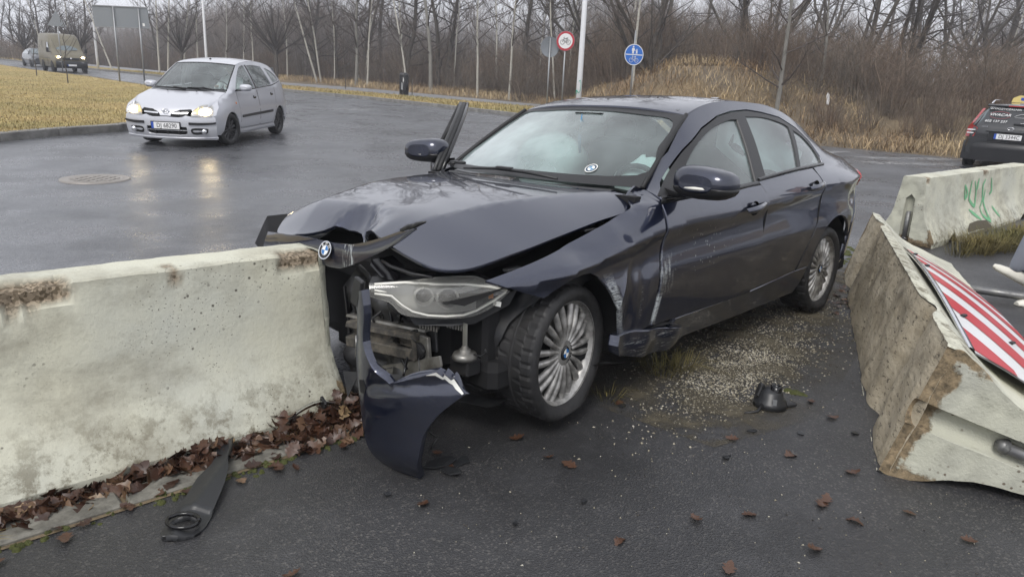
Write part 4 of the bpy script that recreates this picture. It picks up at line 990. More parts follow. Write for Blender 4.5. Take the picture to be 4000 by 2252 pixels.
sheet('traffic_island', isl, 1.3, .13, 'lawn_soil')
# kerbs: near stones singly, the far run joined
def kerb_run(name, pts, h, wid, parts, step=1.0, m='kerb_stone', side=1):
    P = [np.array(p, float) for p in pts]; seg = []
    for a, b in zip(P, P[1:]):
        L = np.linalg.norm(b - a); n = max(1, round(L / step))
        for k in range(n): seg.append((a + (b - a) * k / n, a + (b - a) * (k + 1) / n))
    base = MB()
    for a, b in seg:
        d = (b - a) / np.linalg.norm(b - a); nn = np.array([-d[1], d[0]]) * side
        q = [a, b, b + nn * wid, a + nn * wid]; base.add([(p[0], p[1], gzf(*p) + z) for z in (-.06, h - (.02 if parts else 0)) for p in q], [(0, 1, 5, 4), (1, 2, 6, 5), (2, 3, 7, 6), (3, 0, 4, 7), (4, 5, 6, 7)], 0, False)
    o = tag(base.build(name, m), kind='structure')
    if parts:
        km = None
        for i, (a, b) in enumerate(seg):
            L = np.linalg.norm(b - a); c = (a + b) / 2 + np.array([-(b - a)[1], (b - a)[0]]) / L * side * wid * .5
            if km is None: kb = MB().box((0, 0, 0), (1, wid + .012, h + .05), bev=.014).build('kerb_block', m, o); km = kb
            else: kb = km.copy(); col.objects.link(kb)
            kb.location = (c[0], c[1], gzf(*c) + h / 2 - .02); kb.scale = ((L - .014), 1, 1)
            kb.rotation_euler = (0, -math.atan2(gzf(*b) - gzf(*a), L), math.atan2((b - a)[1], (b - a)[0]))
    return o
kerb_run('island_kerb', [(-12.2, 7.2), (-10.4, 10.2), (-9.35, 12.8), (-9.1, 14.1), (-8.6, 15.3), (-8.5, 17), (-9.2, 19.5), (-10.8, 23)], .15, .20, True, 1.0, side=1)
kerb_run('island_kerb', [(-10.8, 23), (-13.6, 28.5), (-17.4, 34.1), (-20.7, 37.5), (-24.7, 41.8), (-29.4, 45.9), (-35, 51.2), (-41.4, 57.8), (-58, 73)], .13, .20, False, 2.0, side=1)
kerb_run('roadside_kerb', FE[:9][::-1], .13, .22, False, 1.5, side=-1)
# painted marks: worn hatching towards the far right, pale patch in mid road, manhole cover
t = NT('worn_paint'); v = t.coord(); t.set(col=(.42, .42, .42), rough=.6, alpha=t.ramp(t.noise(v, 7, 6, .7), [(.44, 0), (.62, .75)])); M['worn_paint'] = t.m
mk = [[(8.0, 17.3), (11.4, 18.0), (11.6, 17.6), (8.4, 16.9)], [(7.6, 16.2), (10.6, 16.8), (10.7, 16.3), (8.0, 15.8)], [(6.4, 17.4), (8.0, 18.6), (8.6, 18.4), (7.0, 17.2)]]
for q in mk: sheet('road_marking', q, .5, .005, 'worn_paint')
sheet('road_patch', [(-6.7, 25.7), (-5.6, 26.3), (-4.9, 25.9), (-6.1, 25.3)], .4, .005, 'worn_paint')
simple('cast_iron', (.26, .24, .22), .5, .2)
mh = MB(); cz_ = gzf(-5.66, 9.42); mh.lathe([(.0, .004), (.30, .004), (.31, .010), (.335, .012), (.345, .004), (.39, .012), (.42, .010), (.425, -.02)], 40, 'Z', (0, 0, 0))
mho = mh.build('manhole_cover', 'cast_iron'); mho.location = (-5.66, 9.42, cz_ + .006); mho.rotation_euler = (.03, 0, 0)
for a in range(5):
    for b_ in range(5):
        x_, y_ = (a - 2) * .11, (b_ - 2) * .11
        if x_ * x_ + y_ * y_ < .26 ** 2:
            if a == 2 and b_ == 2: mb0 = None
            o = MB().box((x_, y_, .008), (.07, .07, .008), bev=.003).build('raised_stud', 'cast_iron', mho)
tag(mho, 'round cast iron manhole cover set in the wet road', 'manhole')

# ================================================================== concrete barriers
t = NT('barrier_paint'); v = t.coord()
cl = t.ramp(t.noise(v, 1.6, 6, .6), [(.3, 0), (.75, 1)])
c = t.mix(cl, (.60, .585, .46), (.50, .51, .45))
c = t.mix(t.math('MULTIPLY', t.ramp(t.noise(t.map(v, (1, .8, 1.2)), 2.2, 8, .74), [(.46, 0), (.66, .62)]), 1.0), c, (.22, .20, .15))
pit = t.voro(v, 75); spots = t.math('MULTIPLY', t.ramp(pit, [(.10, 1), (.20, 0)]), t.ramp(t.noise(v, 3.0, 5, .7), [(.48, 0), (.60, 1)]))
sp2 = t.math('MULTIPLY', t.ramp(t.voro(v, 26), [(.10, 1), (.17, 0)]), t.ramp(t.noise(v, 2.9, 4, .7), [(.50, 0), (.60, 1)]))
wv = t.n.new('ShaderNodeVectorMath'); wv.operation = 'ADD'; t.l.new(v, wv.inputs[0]); nzc = t.n.new('ShaderNodeTexNoise'); nzc.inputs['Scale'].default_value = 9; nzc.inputs['Detail'].default_value = 6; t.l.new(v, nzc.inputs['Vector']); t.l.new(nzc.outputs['Color'], wv.inputs[1])
crk = t.math('MULTIPLY', t.ramp(t.voro(wv.outputs[0], 3.5, 'DISTANCE_TO_EDGE'), [(.0015, .35), (.004, 0)]), t.ramp(t.noise(v, 2.1, 3), [(.62, 0), (.70, 1)]))
fine_ = t.ramp(t.noise(v, 210, 3, .7), [(.60, 0), (.70, .6)])
dk = t.math('MAXIMUM', t.math('MAXIMUM', spots, sp2), t.math('MAXIMUM', crk, t.math('MULTIPLY', fine_, t.ramp(t.noise(v, 5, 5, .7), [(.45, 0), (.65, 1)]))))
c = t.mix(t.math('MULTIPLY', dk, .85), c, (.055, .045, .032))
ze = t.sep(v)
grime = t.math('MULTIPLY', t.math('DIVIDE', t.math('SUBTRACT', .34, ze[2]), .30, True), t.ramp(t.noise(v, 13, 7, .75), [(.48, 0), (.60, .85)]))
c = t.mix(grime, c, (.12, .10, .06))
chip = t.n.new('ShaderNodeAttribute'); chip.attribute_name = 'chip'
agg = t.mix(t.ramp(t.sep(t.voro(v, 95, 'F1', 'Color'))[0], [(.3, 0), (.8, 1)]), (.10, .075, .045), (.30, .24, .17))
c = t.mix(chip.outputs['Fac'], c, agg)
t.set(col=c, rough=.78); t.bump(t.math('SUBTRACT', t.noise(v, 45, 5, .6), t.math('MULTIPLY', dk, .8)), .45, .006); M['barrier_paint'] = t.m
t = NT('barrier_base'); v = t.coord(); n1 = t.noise(t.map(v, (1.0, .25, 1)), 9, 7, .72)
c = t.mix(t.ramp(n1, [(.3, 0), (.7, 1)]), (.36, .30, .205), (.60, .53, .40))
c = t.mix(t.ramp(t.noise(v, 2.6, 6, .65), [(.53, 0), (.72, .8)]), c, (.09, .075, .055))
c = t.mix(t.ramp(t.noise(t.map(v, (1, .3, 1)), 60, 4, .75), [(.56, 0), (.66, .85)]), c, (.035, .03, .022))
t.set(col=c, rough=.85); t.bump(t.noise(t.map(v, (1, .35, 1)), 38, 7, .72), .8, .012); M['barrier_base'] = t.m
t = NT('barrier_end'); v = t.coord(); ze = t.sep(v)
c = t.mix(t.ramp(t.noise(v, 3, 5), [(.3, 0), (.7, 1)]), (.50, .50, .40), (.42, .42, .36))
edge = t.math('MAXIMUM', t.math('DIVIDE', t.math('SUBTRACT', .16, ze[2]), .16, True), t.math('DIVIDE', t.math('SUBTRACT', t.math('ABSOLUTE', t.math('SUBTRACT', ze[0], .30)), .17), .12, True))
pk = t.ramp(t.math('ADD', t.math('MULTIPLY', edge, .55), t.math('MULTIPLY', t.noise(v, 7, 6, .65), .75)), [(.66, 0), (.72, 1)])
c = t.mix(pk, c, t.mix(t.ramp(t.noise(v, 30, 5, .7), [(.35, 0), (.65, 1)]), (.085, .066, .04), (.33, .25, .15)))
sp = t.ramp(t.voro(v, 30), [(.13, 1), (.2, 0)]); c = t.mix(t.math('MULTIPLY', sp, t.ramp(t.noise(v, 6, 4), [(.5, 0), (.6, .9)])), c, (.10, .07, .045))
t.set(col=c, rough=.8); t.bump(t.math('SUBTRACT', t.noise(v, 60, 5, .65), t.math('MULTIPLY', pk, .5)), .6, .008); M['barrier_end'] = t.m

W_, H_ = .60, .735
PROF = [(0.0, 0.0), (0.0, .06), (.045, .15), (.095, .235), (.128, .31), (.150, .40), (.163, .50), (.176, .60), (.187, .70), (.190, .727), (.200, .735), (.30, .737)]
PROF = PROF + [(W_ - x, z) for x, z in PROF[::-1][1:]]
def barrier(name, L, chips, seed, step=.02, slots=True, groove=.105, wear=.004, bar=(.06, .36), slot=.55):
    """precast barrier: x across (0..W), y along (0..L), z up. chips: (y0,y1,depth) along the front top edge"""
    rg = random.Random(seed); ny = int(L / step); V, F, ch = [], [], []
    prof = []
    for (a, b) in zip(PROF, PROF[1:]):
        n = max(1, int(math.dist(a, b) / .05)); prof += [(a[0] + (b[0] - a[0]) * k / n, a[1] + (b[1] - a[1]) * k / n) for k in range(n)]
    prof.append(PROF[-1]); m = len(prof)
    for j in range(ny + 1):
        y = L * j / ny; e = min(j, ny - j); ins = .010 if e == 0 else 0
        for x, z in prof:
            p = Vector((x, y, z)); nv = mnoise.noise(p * 9 + Vector((seed, 0, 0))) * wear + mnoise.noise(p * 34) * wear * .6
            cx, cz = x - W_ / 2, z - .35; c_ = 0
            x2, z2 = x + math.copysign(nv, cx) * .7, z + (nv if z > .7 else 0)
            for y0, y1, dp, sd in chips:
                if y0 - .05 < y < y1 + .05 and z > .58 and (cx < 0) == (sd < 0):
                    edge_ = min(1, max(0, (min(y - y0, y1 - y) + .05 * mnoise.noise(p * 11)) / .04 + .3)) * min(1, max(0, (z - .665 + .045 * mnoise.noise(p * 10) + .02 * mnoise.noise(p * 28)) / .025)) * min(1, max(0, (.31 - x if sd < 0 else x - .29) / .05))
                    k = edge_ * (.7 + .6 * mnoise.noise(p * 30 + Vector((5, 5, 5))))
                    if k > .05: x2 += -sd * dp * .6 * k; z2 -= dp * .55 * k; c_ = max(c_, min(1, edge_ * 1.6))
            if groove and z < .12:
                for gy in (.62, L - .62): z2 = max(z2, groove * math.exp(-((y - gy) / .12) ** 2) + .02 * (1 if z > .05 else 0)) if abs(y - gy) < .3 else z2
            if ins: x2 -= math.copysign(ins, cx); z2 = min(z2, H_ - ins)
            V.append((x2, y, z2)); ch.append(c_)
    for j in range(ny):
        for i in range(m - 1): F.append((j * m + i, j * m + i + 1, j * m + m + i + 1, j * m + m + i))
    me = bpy.data.meshes.new(name); me.from_pydata(V, [], F); me.polygons.foreach_set('use_smooth', [True] * len(F))
    at = me.attributes.new('chip', 'FLOAT', 'POINT'); at.data.foreach_set('value', ch)
    b = bmesh.new(); b.from_mesh(me); bmesh.ops.recalc_face_normals(b, faces=b.faces)
    for q in b.edges:
        if len(q.link_faces) == 2 and q.calc_face_angle(0) > .42: q.smooth = False
    b.to_mesh(me); b.free()
    o = link(name, me, 'barrier_paint')
    # underside with two cross grooves
    nx, rws = 14, []
    for j in range(ny + 1):
        y = L * j / ny; row = []
        for i in range(nx + 1):
            x = W_ * i / nx; p = Vector((x * 6, y * 6, seed)); g = 0
            if groove:
                for gy in (.62, L - .62): g = max(g, groove * math.exp(-((y - gy) / .12) ** 2))
                g += .035 * max(0, 1 - min(y, L - y) / .10)
            edge_ = max(0, 1 - min(x, W_ - x) / .05)
            row.append((min(max(x, .004), W_ - .004), y, .003 + g + .014 * mnoise.noise(p) + .008 * mnoise.noise(p * 4) * (1 - edge_) + .004 * edge_ ** 2))
        rws.append(row)
    MB().grid(rws).build('barrier_underside', 'barrier_base', o)
    # ends with a vertical slot and a steel coupling bar
    sw = .055
    out_ = [(.30 - sw, .004), (.01, .004)] + [(x, z) for x, z in PROF[1:-1]] + [(W_ - .01, .004), (.30 + sw, .004), (.30 + sw * .9, slot - .05), (.30, slot), (.30 - sw * .9, slot - .05)]
    for ye, S in ((0.0, -1), (L, 1)):
        def ef(x, z, ye=ye, S=S):
            q = np.array([mnoise.noise(Vector((a * 8, ye * 3 + seed, b_ * 8))) + .4 * mnoise.noise(Vector((a * 30, ye + seed, b_ * 30))) for a, b_ in zip(np.atleast_1d(x), np.atleast_1d(z))])
            return np.stack([x, ye + S * (.004 + .010 * q) - S * .02 * np.clip((.05 - z) / .05, 0, 1), z], -1)
        e = panel('barrier_end_face', out_, ef, 'barrier_end', o, .04, .03, out=(W_ / 2, L / 2, .3))
        if slots:
            MB().grid([[(.30 + sw * math.cos(a) * q, ye - S * (.055 * math.sin(a) + .005), z) for a in np.linspace(0, math.pi, 9)] for z, q in ((.0, 1), (.30, 1), (slot - .05, .95), (slot, .3))]).build('coupling_slot', 'barrier_end', o)
            bb = MB().tube([(.30, ye - S * .022, bar[0]), (.30, ye - S * .020, bar[1])], .024, 12); bb.tube([(.30, ye - S * .022, bar[0] - .02), (.30, ye - S * .03, bar[0] + .01)], [.02, .034], 12); bb.build('coupling_bar', 'steel_worn', o)
    return o
dirty('steel_worn', (.16, .16, .165), .45, .6, dirt=(.30, .30, .26), amount=.5, scale=18)
def frame_mat(org, ax, ay, az):
    m_ = Matrix((Vector(ax), Vector(ay), Vector(az))).transposed().to_4x4(); m_.translation = Vector(org); return m_
Lb = 3.6
rgc = random.Random(8)
b1 = barrier('concrete_barrier', Lb, [(Lb - 1.45, Lb - .985, .060, -1), (Lb - .20, Lb + .02, .034, -1), (Lb - .64, Lb - .61, .02, -1)], 3, groove=0)
p = BL - U * Lb; b1.matrix_world = frame_mat((p[0], p[1], 0), (N_[0], N_[1], 0), (U[0], U[1], 0), (0, 0, 1))
tag(b1, 'cream painted concrete barrier on the left, its end rammed by the navy saloon', 'barrier')
u2_, n2_ = np.array([.745, .667]), np.array([-.667, .745])
b2 = barrier('concrete_barrier', 4.0, [(.0, .14, .04, -1), (1.9, 2.1, .02, -1)], 11)
b2.matrix_world = frame_mat((4.46, 7.40, .075), (n2_[0], n2_[1], 0), (u2_[0], u2_[1], .022), (0, 0, 1))
tag(b2, 'upright concrete barrier with green graffiti on its face, near the black estate car', 'barrier')
tl_ = Vector((.375, .927, .008)).normalized(); e_ = Vector((tl_.y, -tl_.x, 0)).normalized(); lean = R(14.5)
b3 = barrier('concrete_barrier', 3.85, [(.0, .3, .03, -1)], 29, wear=.009, groove=.05, bar=(.34, .64), slot=.68)
zv = Vector((0, 0, 1)); b3.matrix_world = frame_mat((1.53, 2.60, .012), e_ * math.sin(lean) + zv * math.cos(lean), tl_, e_ * math.cos(lean) - zv * math.sin(lean))
tag(b3, 'toppled concrete barrier lying on its side, rough underside facing the saloon', 'barrier')
# graffiti on the upright barrier
simple('spray_green', (.16, .42, .22), .7)
simple('concrete_break', (.10, .085, .06), .9)
pz = crv([(z, x) for x, z in PROF[:12]])
gr = [[(1.25, .675), (1.27, .515), (1.35, .567), (1.26, .666)], [(1.49, .712), (1.45, .6), (1.42, .506), (1.60, .40), (1.66, .549), (1.60, .70)], [(1.75, .72), (1.71, .645), (1.69, .588)], [(2.0, .70), (1.91, .616), (1.92, .478), (1.96, .455), (2.01, .572)], [(2.23, .71), (2.26, .558), (2.18, .503)], [(1.39, .374), (1.70, .24)], [(1.79, .386), (1.80, .29), (2.0, .20), (1.93, .457), (1.83, .384)], [(2.25, .356), (2.40, .22)]]
for st_ in gr:
    P = np.array(st_); q = np.linspace(0, len(P) - 1, 18); cv = np.stack([pch(np.arange(len(P)), P[:, k], q) for k in (0, 1)], -1); rws = []
    for i, (a, z) in enumerate(cv):
        d = cv[min(i + 1, 17)] - cv[max(i - 1, 0)]; d = d / (np.linalg.norm(d) + 1e-9); w = .024 * (.35 + .65 * math.sin(math.pi * (i + .6) / 18.5))
        nn = np.array([-d[1], d[0]]) * w; row = []
        for k in (-1, 1):
            aa, zz = a + nn[0] * k, z - .075 + nn[1] * k; row.append((float(pz(max(.03, zz))) - .007, float(aa), float(zz)))
        rws.append(row)
    MB().grid(rws).build('graffiti_stroke', 'spray_green', b2)
MB().add([(float(pz(z)) - .006, y, z) for y, z in ((1.15, .02), (1.12, .10), (1.25, .155), (1.55, .165), (1.85, .145), (2.0, .06), (2.05, .02))], [(0, 1, 2, 3, 4, 5, 6)]).build('spalled_patch', 'concrete_break', b2)

# ------------------------------------------------------------------ striped board and pole on the toppled barrier
simple('board_white', (.70, .70, .70), .35); simple('board_red', (.48, .02, .03), .35)
bd_o = Vector((1.53, 2.60, .0)) + tl_ * .25 + e_ * .30 + zv * .505
bd_w = (e_ * .93 - zv * .37).normalized()
BW, BLn = .52, 2.75
def bdf(a, w, lift=0.0):
    cur = .06 * math.sin(math.pi * a / BLn) - .05 * (a / BLn)
    q = bd_o + tl_ * a + bd_w * w + zv * (cur - .10 * (w / BW) ** 2 * (1 - a / BLn * .5)); return tuple(q + bd_w.cross(tl_).normalized() * -lift) if False else tuple(q + zv * lift)
brd = MB().grid([[bdf(a, w) for w in np.linspace(0, BW, 8)] for a in np.linspace(0, BLn, 30)])
brd.grid([[bdf(a, w, -.006) for w in np.linspace(0, BW, 8)] for a in np.linspace(0, BLn, 30)])
bo_ = tag(brd.build('warning_board', 'board_white'), 'red and white striped warning board lying across the toppled barrier', 'board')
k = 0; a0 = -.75
while a0 < BLn:
    rws = []
    for w in np.linspace(.0, BW, 10):
        s0, s1 = a0 + (BW - w) * 1.5, a0 + (BW - w) * 1.5 + .30
        lo_, hi_ = max(0.0, min(BLn, s0)), max(0.0, min(BLn, s1))
        if hi_ - lo_ > .01: rws.append([bdf(lo_ + (hi_ - lo_) * q / 5, w, .0025) for q in range(6)])
    if len(rws) > 1: MB().grid(rws).build('red_stripe', 'board_red', bo_)
    a0 += .60
MB().grid([[bdf(a, w, .012 if 0 < i < 3 else -.004) for i, w in enumerate((-.03, -.025, -.006, -.001))] for a in np.linspace(0, BLn, 20)]).build('board_rail', 'chrome', bo_)
for a, w in ((.55, .05), (.62, .30), (1.7, .04), (2.3, .05)):
    c_ = bdf(a, w, .008); MB().box(c_, (.035, .02, .012), Matrix.Rotation(.6, 3, 'Z'), bev=.003).build('board_clip', 'black_plastic', bo_)
po = MB().tube([(3.42, 5.72, .10), (3.9, 5.45, .10), (4.6, 5.08, .10)], .032, 14).build('steel_pole', 'steel_worn'); tag(po, 'grey steel pole lying on the ground behind the striped board', 'pole')
# ================================================================== the silver people carrier on the road
t = NT('silver_paint'); v = t.coord()
t.set(col=t.mix(t.ramp(t.noise(v, 1100, 1), [(.3, 0), (.7, 1)]), (.50, .51, .55), (.60, .61, .65)), rough=.36, metal=.35, coat=.8, crough=.06); M['silver_paint'] = t.m
simple('plate_white', (.80, .80, .80), .35); simple('plate_blue', (.03, .09, .42), .4); simple('plate_ink', (.012, .012, .014), .4)
def emis(name, colr, strength, base=(.8, .8, .75)):
    t = NT(name).set(col=base, rough=.3, emit=colr, estr=strength); M[name] = t.m
emis('lamp_lit_warm', (1.0, .78, .45), 26.0)
emis('lamp_lit_soft', (1.0, .62, .22), .9, (.8, .6, .35))
simple('lamp_cream', (.62, .58, .44), .25, coat=1.0)
def place_vehicle(e, x, y, yaw, dz=0.0):
    d = .8; f = Vector((math.cos(yaw), math.sin(yaw), 0)); l = Vector((-math.sin(yaw), math.cos(yaw), 0))
    g = lambda p: Vector((p.x, p.y, gzf(p.x, p.y)))
    c = Vector((x, y, 0)); X_ = (g(c) - g(c - f * 2.5)).normalized(); Y_ = (g(c + l * d) - g(c - l * d)).normalized(); Z_ = X_.cross(Y_).normalized(); Y_ = Z_.cross(X_)
    m_ = Matrix((X_, Y_, Z_)).transposed().to_4x4(); m_.translation = g(c) + Z_ * dz; e.matrix_world = m_
def plate(parent, text, loc, rot, w=.52, h=.114, gap=False):
    """registration plate built in its own plane: x right, y up"""
    Rm = rot.to_4x4(); o = MB().box((0, 0, 0), (w + .03, h + .03, .012), bev=.004).build('number_plate', 'gloss_black', parent)
    o.matrix_local = Matrix.Translation(loc) @ Rm
    MB().box((0, 0, .007), (w, h, .004)).build('plate_face', 'plate_white', o)
    MB().box((-w / 2 + .022, 0, .0085), (.044, h, .004)).build('plate_band', 'plate_blue', o)
    text_obj('plate_text', text, h * .98, 'plate_ink', o, (.024, -.002, .0105), (0, 0, 0), .0008, .86 * w / .52, spacing=1.04)
    return o
mpv = empty('silver_people_carrier', label='silver people carrier with lit headlamps turning past on the wet road', cat='car')
mX = [.70, .55, .3, 0, -.3, -.6, -1.2, -1.8, -2.3, -2.535, -2.8, -3.1, -3.3, -3.42]
mzb = np.array([.76, .80, .87, .93, .965, .98, 1.0, 1.03, 1.06, 1.07, 1.08, 1.09, 1.09, 1.08]); myb = np.array([.66, .74, .79, .80, .80, .80, .80, .80, .795, .785, .76, .71, .64, .56])
mym = np.array([.72, .80, .86, .872, .862, .862, .868, .87, .872, .872, .855, .80, .72, .63]); mys = np.array([.70, .78, .835, .85, .835, .83, .83, .83, .835, .84, .82, .77, .69, .60])
mzr = crv([(.7, .80), (.3, .91), (0, .97), (-.15, 1.015), (-.5, 1.25), (-.9, 1.485), (-1.2, 1.54), (-1.6, 1.565), (-2.2, 1.545), (-2.7, 1.475), (-3.0, 1.38), (-3.2, 1.26), (-3.42, 1.12)])
myr = crv([(.7, .60), (.3, .74), (0, .745), (-.15, .73), (-.5, .68), (-.9, .615), (-1.2, .595), (-1.6, .585), (-2.2, .58), (-2.7, .57), (-3.0, .555), (-3.2, .54), (-3.42, .50)])
mXs = sorted(set(mX + [-.15, -.4, -.75, -.95, -1.5, -2.0, -2.65, -2.95, -3.2])); mr_ = lambda a: pch(mX[::-1], np.array(a)[::-1], mXs)
mZb, mYb = mr_(mzb), mr_(myb); mZr = np.maximum(mzr(np.array(mXs)), mZb + .02); mYr = np.minimum(myr(np.array(mXs)), mYb - .01)
MS = Side(mXs, [(0 * mZb + .17, mr_(mys) - .05), (0 * mZb + .28, mr_(mys)), (0 * mZb + .62, mr_(mym)), (mZb, mYb), ((mZb + mZr) / 2, (mYb + mYr) / 2 + .015), (mZr, mYr)], crease=(3,))
ms = lambda x, z: np.stack([x, MS(x, z), z], -1)
xz_ = crv([(.15, .79), (.24, .84), (.36, .87), (.48, .872), (.58, .855), (.68, .80), (.76, .715), (.84, .57), (.92, .36), (.99, .08), (1.05, -.15)])
def nose(d=0.0): return lambda y, z: np.stack([xz_(z) - .20 * (np.abs(y) / .85) ** 2.6 + d, y, z], -1)
A1 = arc(0, .30, .335, 180, 0, 18); A2 = arc(-2.535, .30, .335, 180, 0, 18)
body = [(.60, .80), (.42, .86), (.2, .92), (0, .965), (-.15, 1.012), (-.5, 1.245), (-.9, 1.48), (-1.2, 1.535), (-1.6, 1.56), (-2.2, 1.54), (-2.7, 1.47), (-3.0, 1.375), (-3.2, 1.255), (-3.38, 1.13), (-3.40, .9), (-3.42, .5), (-3.38, .22), (-2.92, .22)] + [p for p in A2 if p[1] > .22] + [(-2.15, .20), (-.42, .20)] + [p for p in A1 if p[1] > .22] + [(.40, .22), (.62, .24), (.68, .5), (.66, .72)]
w1 = smooth_poly([(-.42, 1.03), (-.60, 1.20), (-.92, 1.42), (-1.14, 1.48), (-1.24, 1.475), (-1.36, 1.045)], (0, 4, 5), 3)
w2 = smooth_poly([(-1.46, 1.05), (-1.36, 1.48), (-1.7, 1.49), (-2.12, 1.462), (-2.30, 1.10)], (0, 1, 3, 4), 3)
w3 = smooth_poly([(-2.42, 1.12), (-2.28, 1.44), (-2.6, 1.38), (-2.88, 1.26), (-2.95, 1.17)], (0, 1, 4), 3)
for S in (1, -1):
    mr = S < 0
    panel('side_panel', body, ms, 'silver_paint', mpv, .07, .03, holes=[w1, w2, w3], mirror=mr, out=(-1, 0, .5))
    for w in (w1, w2, w3): panel('side_window', w, off(ms, .012), 'side_glass', mpv, .15, 0, mirror=mr, out=(-1, 0, .5))
    panel('pillar_trim', [(-1.27, 1.49), (-1.38, 1.03), (-1.45, 1.035), (-1.34, 1.495)], off(ms, -.003), 'black_plastic', mpv, .15, .006, mirror=mr, out=(-1, 0, .5))
    panel('window_sill_trim', [(-.36, 1.0), (-1.3, 1.018), (-2.3, 1.068), (-2.98, 1.145), (-2.98, 1.165), (-2.3, 1.09), (-1.3, 1.043), (-.42, 1.025)], off(ms, -.004), 'gloss_black', mpv, .15, .008, mirror=mr, out=(-1, 0, .5))
    for poly in ([(-.40, .98), (-.42, .30), (-1.38, .30), (-1.40, 1.0)], [(-1.42, 1.0), (-1.40, .30), (-2.10, .30), (-2.30, .62), (-2.40, 1.03)]):
        for a, b in zip(poly, poly[1:]):                           # shut lines of the doors
            n_ = max(3, int(math.dist(a, b) / .12)); pts = [(a[0] + (b[0] - a[0]) * k / n_, a[1] + (b[1] - a[1]) * k / n_) for k in range(n_ + 1)]
            MB().tube([(x, S * (float(MS(x, z)) - .001), z) for x, z in pts], .004, 4).build('door_gap', 'dark_void', mpv)
    panel('rub_strip', [(-.48, .50), (-2.08, .525), (-2.08, .575), (-.48, .548)], off(ms, -.016), 'cover_black', mpv, .15, .02, mirror=mr, out=(-1, 0, .5))
    for hx_, hz_ in ((-1.22, .865), (-2.16, .90)):
        MB().box((hx_, S * (float(MS(hx_, hz_)) + .003), hz_), (.13, .02, .062), bev=.012).build('door_handle', 'gloss_black', mpv)
        MB().box((hx_, S * (float(MS(hx_, hz_)) + .010), hz_ + .016), (.10, .02, .018), bev=.006).build('handle_lip', 'silver_paint', mpv)
    MB().lathe([(.0, .012), (.018, .008), (.026, 0)], 12, 'Y', (0, 0, 0)).build('side_repeater', 'lamp_amber', mpv).location = (-.28, S * (float(MS(-.28, .78)) - .002), .78)
    MB().grid([[(x, S * (float(MS(x, .28)) - .02), .215), (x, S * (float(MS(x, .28)) + .03), .20), (x, S * (float(MS(x, .28)) + .012), .275)] for x in np.linspace(-.36, -2.18, 8)]).build('side_skirt', 'silver_paint', mpv)
    for cx in (0, -2.535): MB().grid([[(cx + .335 * math.cos(R(a)), S * y, .30 + .335 * math.sin(R(a))) for y in (.45, .84)] for a in np.linspace(0, 180, 14)]).build('arch_lining', 'dark_void', mpv)
    # mirrors
    rws = []
    for xx, hz_, sc in ((.07, .03, .5), (.05, .06, .85), (.0, .068, 1), (-.05, .066, .98)):
        rws.append([(xx, .115 * sc * math.copysign(abs(math.cos(a)) ** .7, math.cos(a)), hz_ * math.copysign(abs(math.sin(a)) ** .75, math.sin(a))) for a in np.linspace(0, 2 * math.pi, 17)[:-1]])
    b = MB().grid(rws, closed=True); b.add(rws[0], [tuple(range(16))]); b.add(rws[-1], [tuple(range(16))]); o = b.build('door_mirror', 'silver_paint', mpv); o.location = (-.48, S * .955, 1.07)
    MB().box((-.0, -S * .10, -.05), (.06, .16, .03), bev=.008).build('mirror_arm', 'black_plastic', o)
    # front lamps, grille half, bumper trim, fog lamp
    hl = smooth_poly([(.455, .575), (.47, .65), (.56, .745), (.66, .78), (.765, .76), (.80, .66), (.79, .58)], (0, 6), 3)
    hl = [(S * a, z) for a, z in hl]
    L_ = panel('headlamp', hl, nose(.018), 'clear_lens', mpv, .05, .03, out=(0, 0, .5))
    panel('lamp_back', hl, nose(-.004), 'lamp_cream', L_, .06, 0, out=(0, 0, .5))
    c_ = [(S * (.68 + .10 * math.cos(a) * (.9 if math.cos(a) > 0 else 1)), .665 + .060 * math.sin(a)) for a in np.linspace(0, 2 * math.pi, 15)[:-1]]
    panel('lit_bulb', c_, nose(.010), 'lamp_lit_warm', L_, .04, 0, out=(0, 0, .5))
    panel('amber_lens', [(S * .475, .625), (S * .49, .66), (S * .555, .735), (S * .575, .69), (S * .56, .62)], nose(.009), 'lamp_lit_soft', L_, .06, 0, out=(0, 0, .5))
    g_ = smooth_poly([(.115, .565), (.105, .60), (.15, .645), (.25, .675), (.43, .690), (.445, .675), (.36, .595), (.26, .560)], (4, 5), 3)
    G_ = panel('grille', [(S * a, z) for a, z in g_], nose(.008), 'dark_void', mpv, .05, .03, out=(0, 0, .5))
    for z, w0, w1_, hh, m in ((.622, .13, .40, .012, 'chrome'), (.590, .14, .33, .004, 'black_plastic'), (.650, .18, .42, .004, 'black_plastic')):
        panel('grille_bar', [(S * w0, z - hh), (S * w1_, z - hh + .012), (S * (w1_ + .01), z + hh + .012), (S * w0, z + hh)], nose(.020), m, G_, .08, .012, out=(0, 0, .5))
    panel('bumper_strip', smooth_poly([(S * .42, .425), (S * .62, .425), (S * .80, .440), (S * .855, .455), (S * .855, .485), (S * .80, .475), (S * .62, .468), (S * .42, .470)], (0, 3, 4, 7), 2), nose(.022), 'cover_black', mpv, .08, .02, out=(0, 0, .5))
    fp = panel('fog_recess', smooth_poly([(S * .47, .255), (S * .46, .36), (S * .70, .365), (S * .72, .33), (S * .68, .27)], (), 3), nose(.004), 'dark_void', mpv, .08, 0, out=(0, 0, .5))
    MB().lathe([(.0, .035), (.03, .03), (.045, .012), (.05, .0)], 18, 'X', tuple(nose(.012)(np.array([S * .655]), np.array([.312]))[0])).build('fog_lamp', 'chrome', fp)
bump = [(0, .165), (.4, .165), (.7, .18), (.84, .20), (.855, .40), (.84, .56), (.80, .575), (.455, .572), (.36, .59), (.25, .553), (.1, .556), (0, .56)]
bump = bump + [(-a, z) for a, z in bump[::-1][1:-1]]
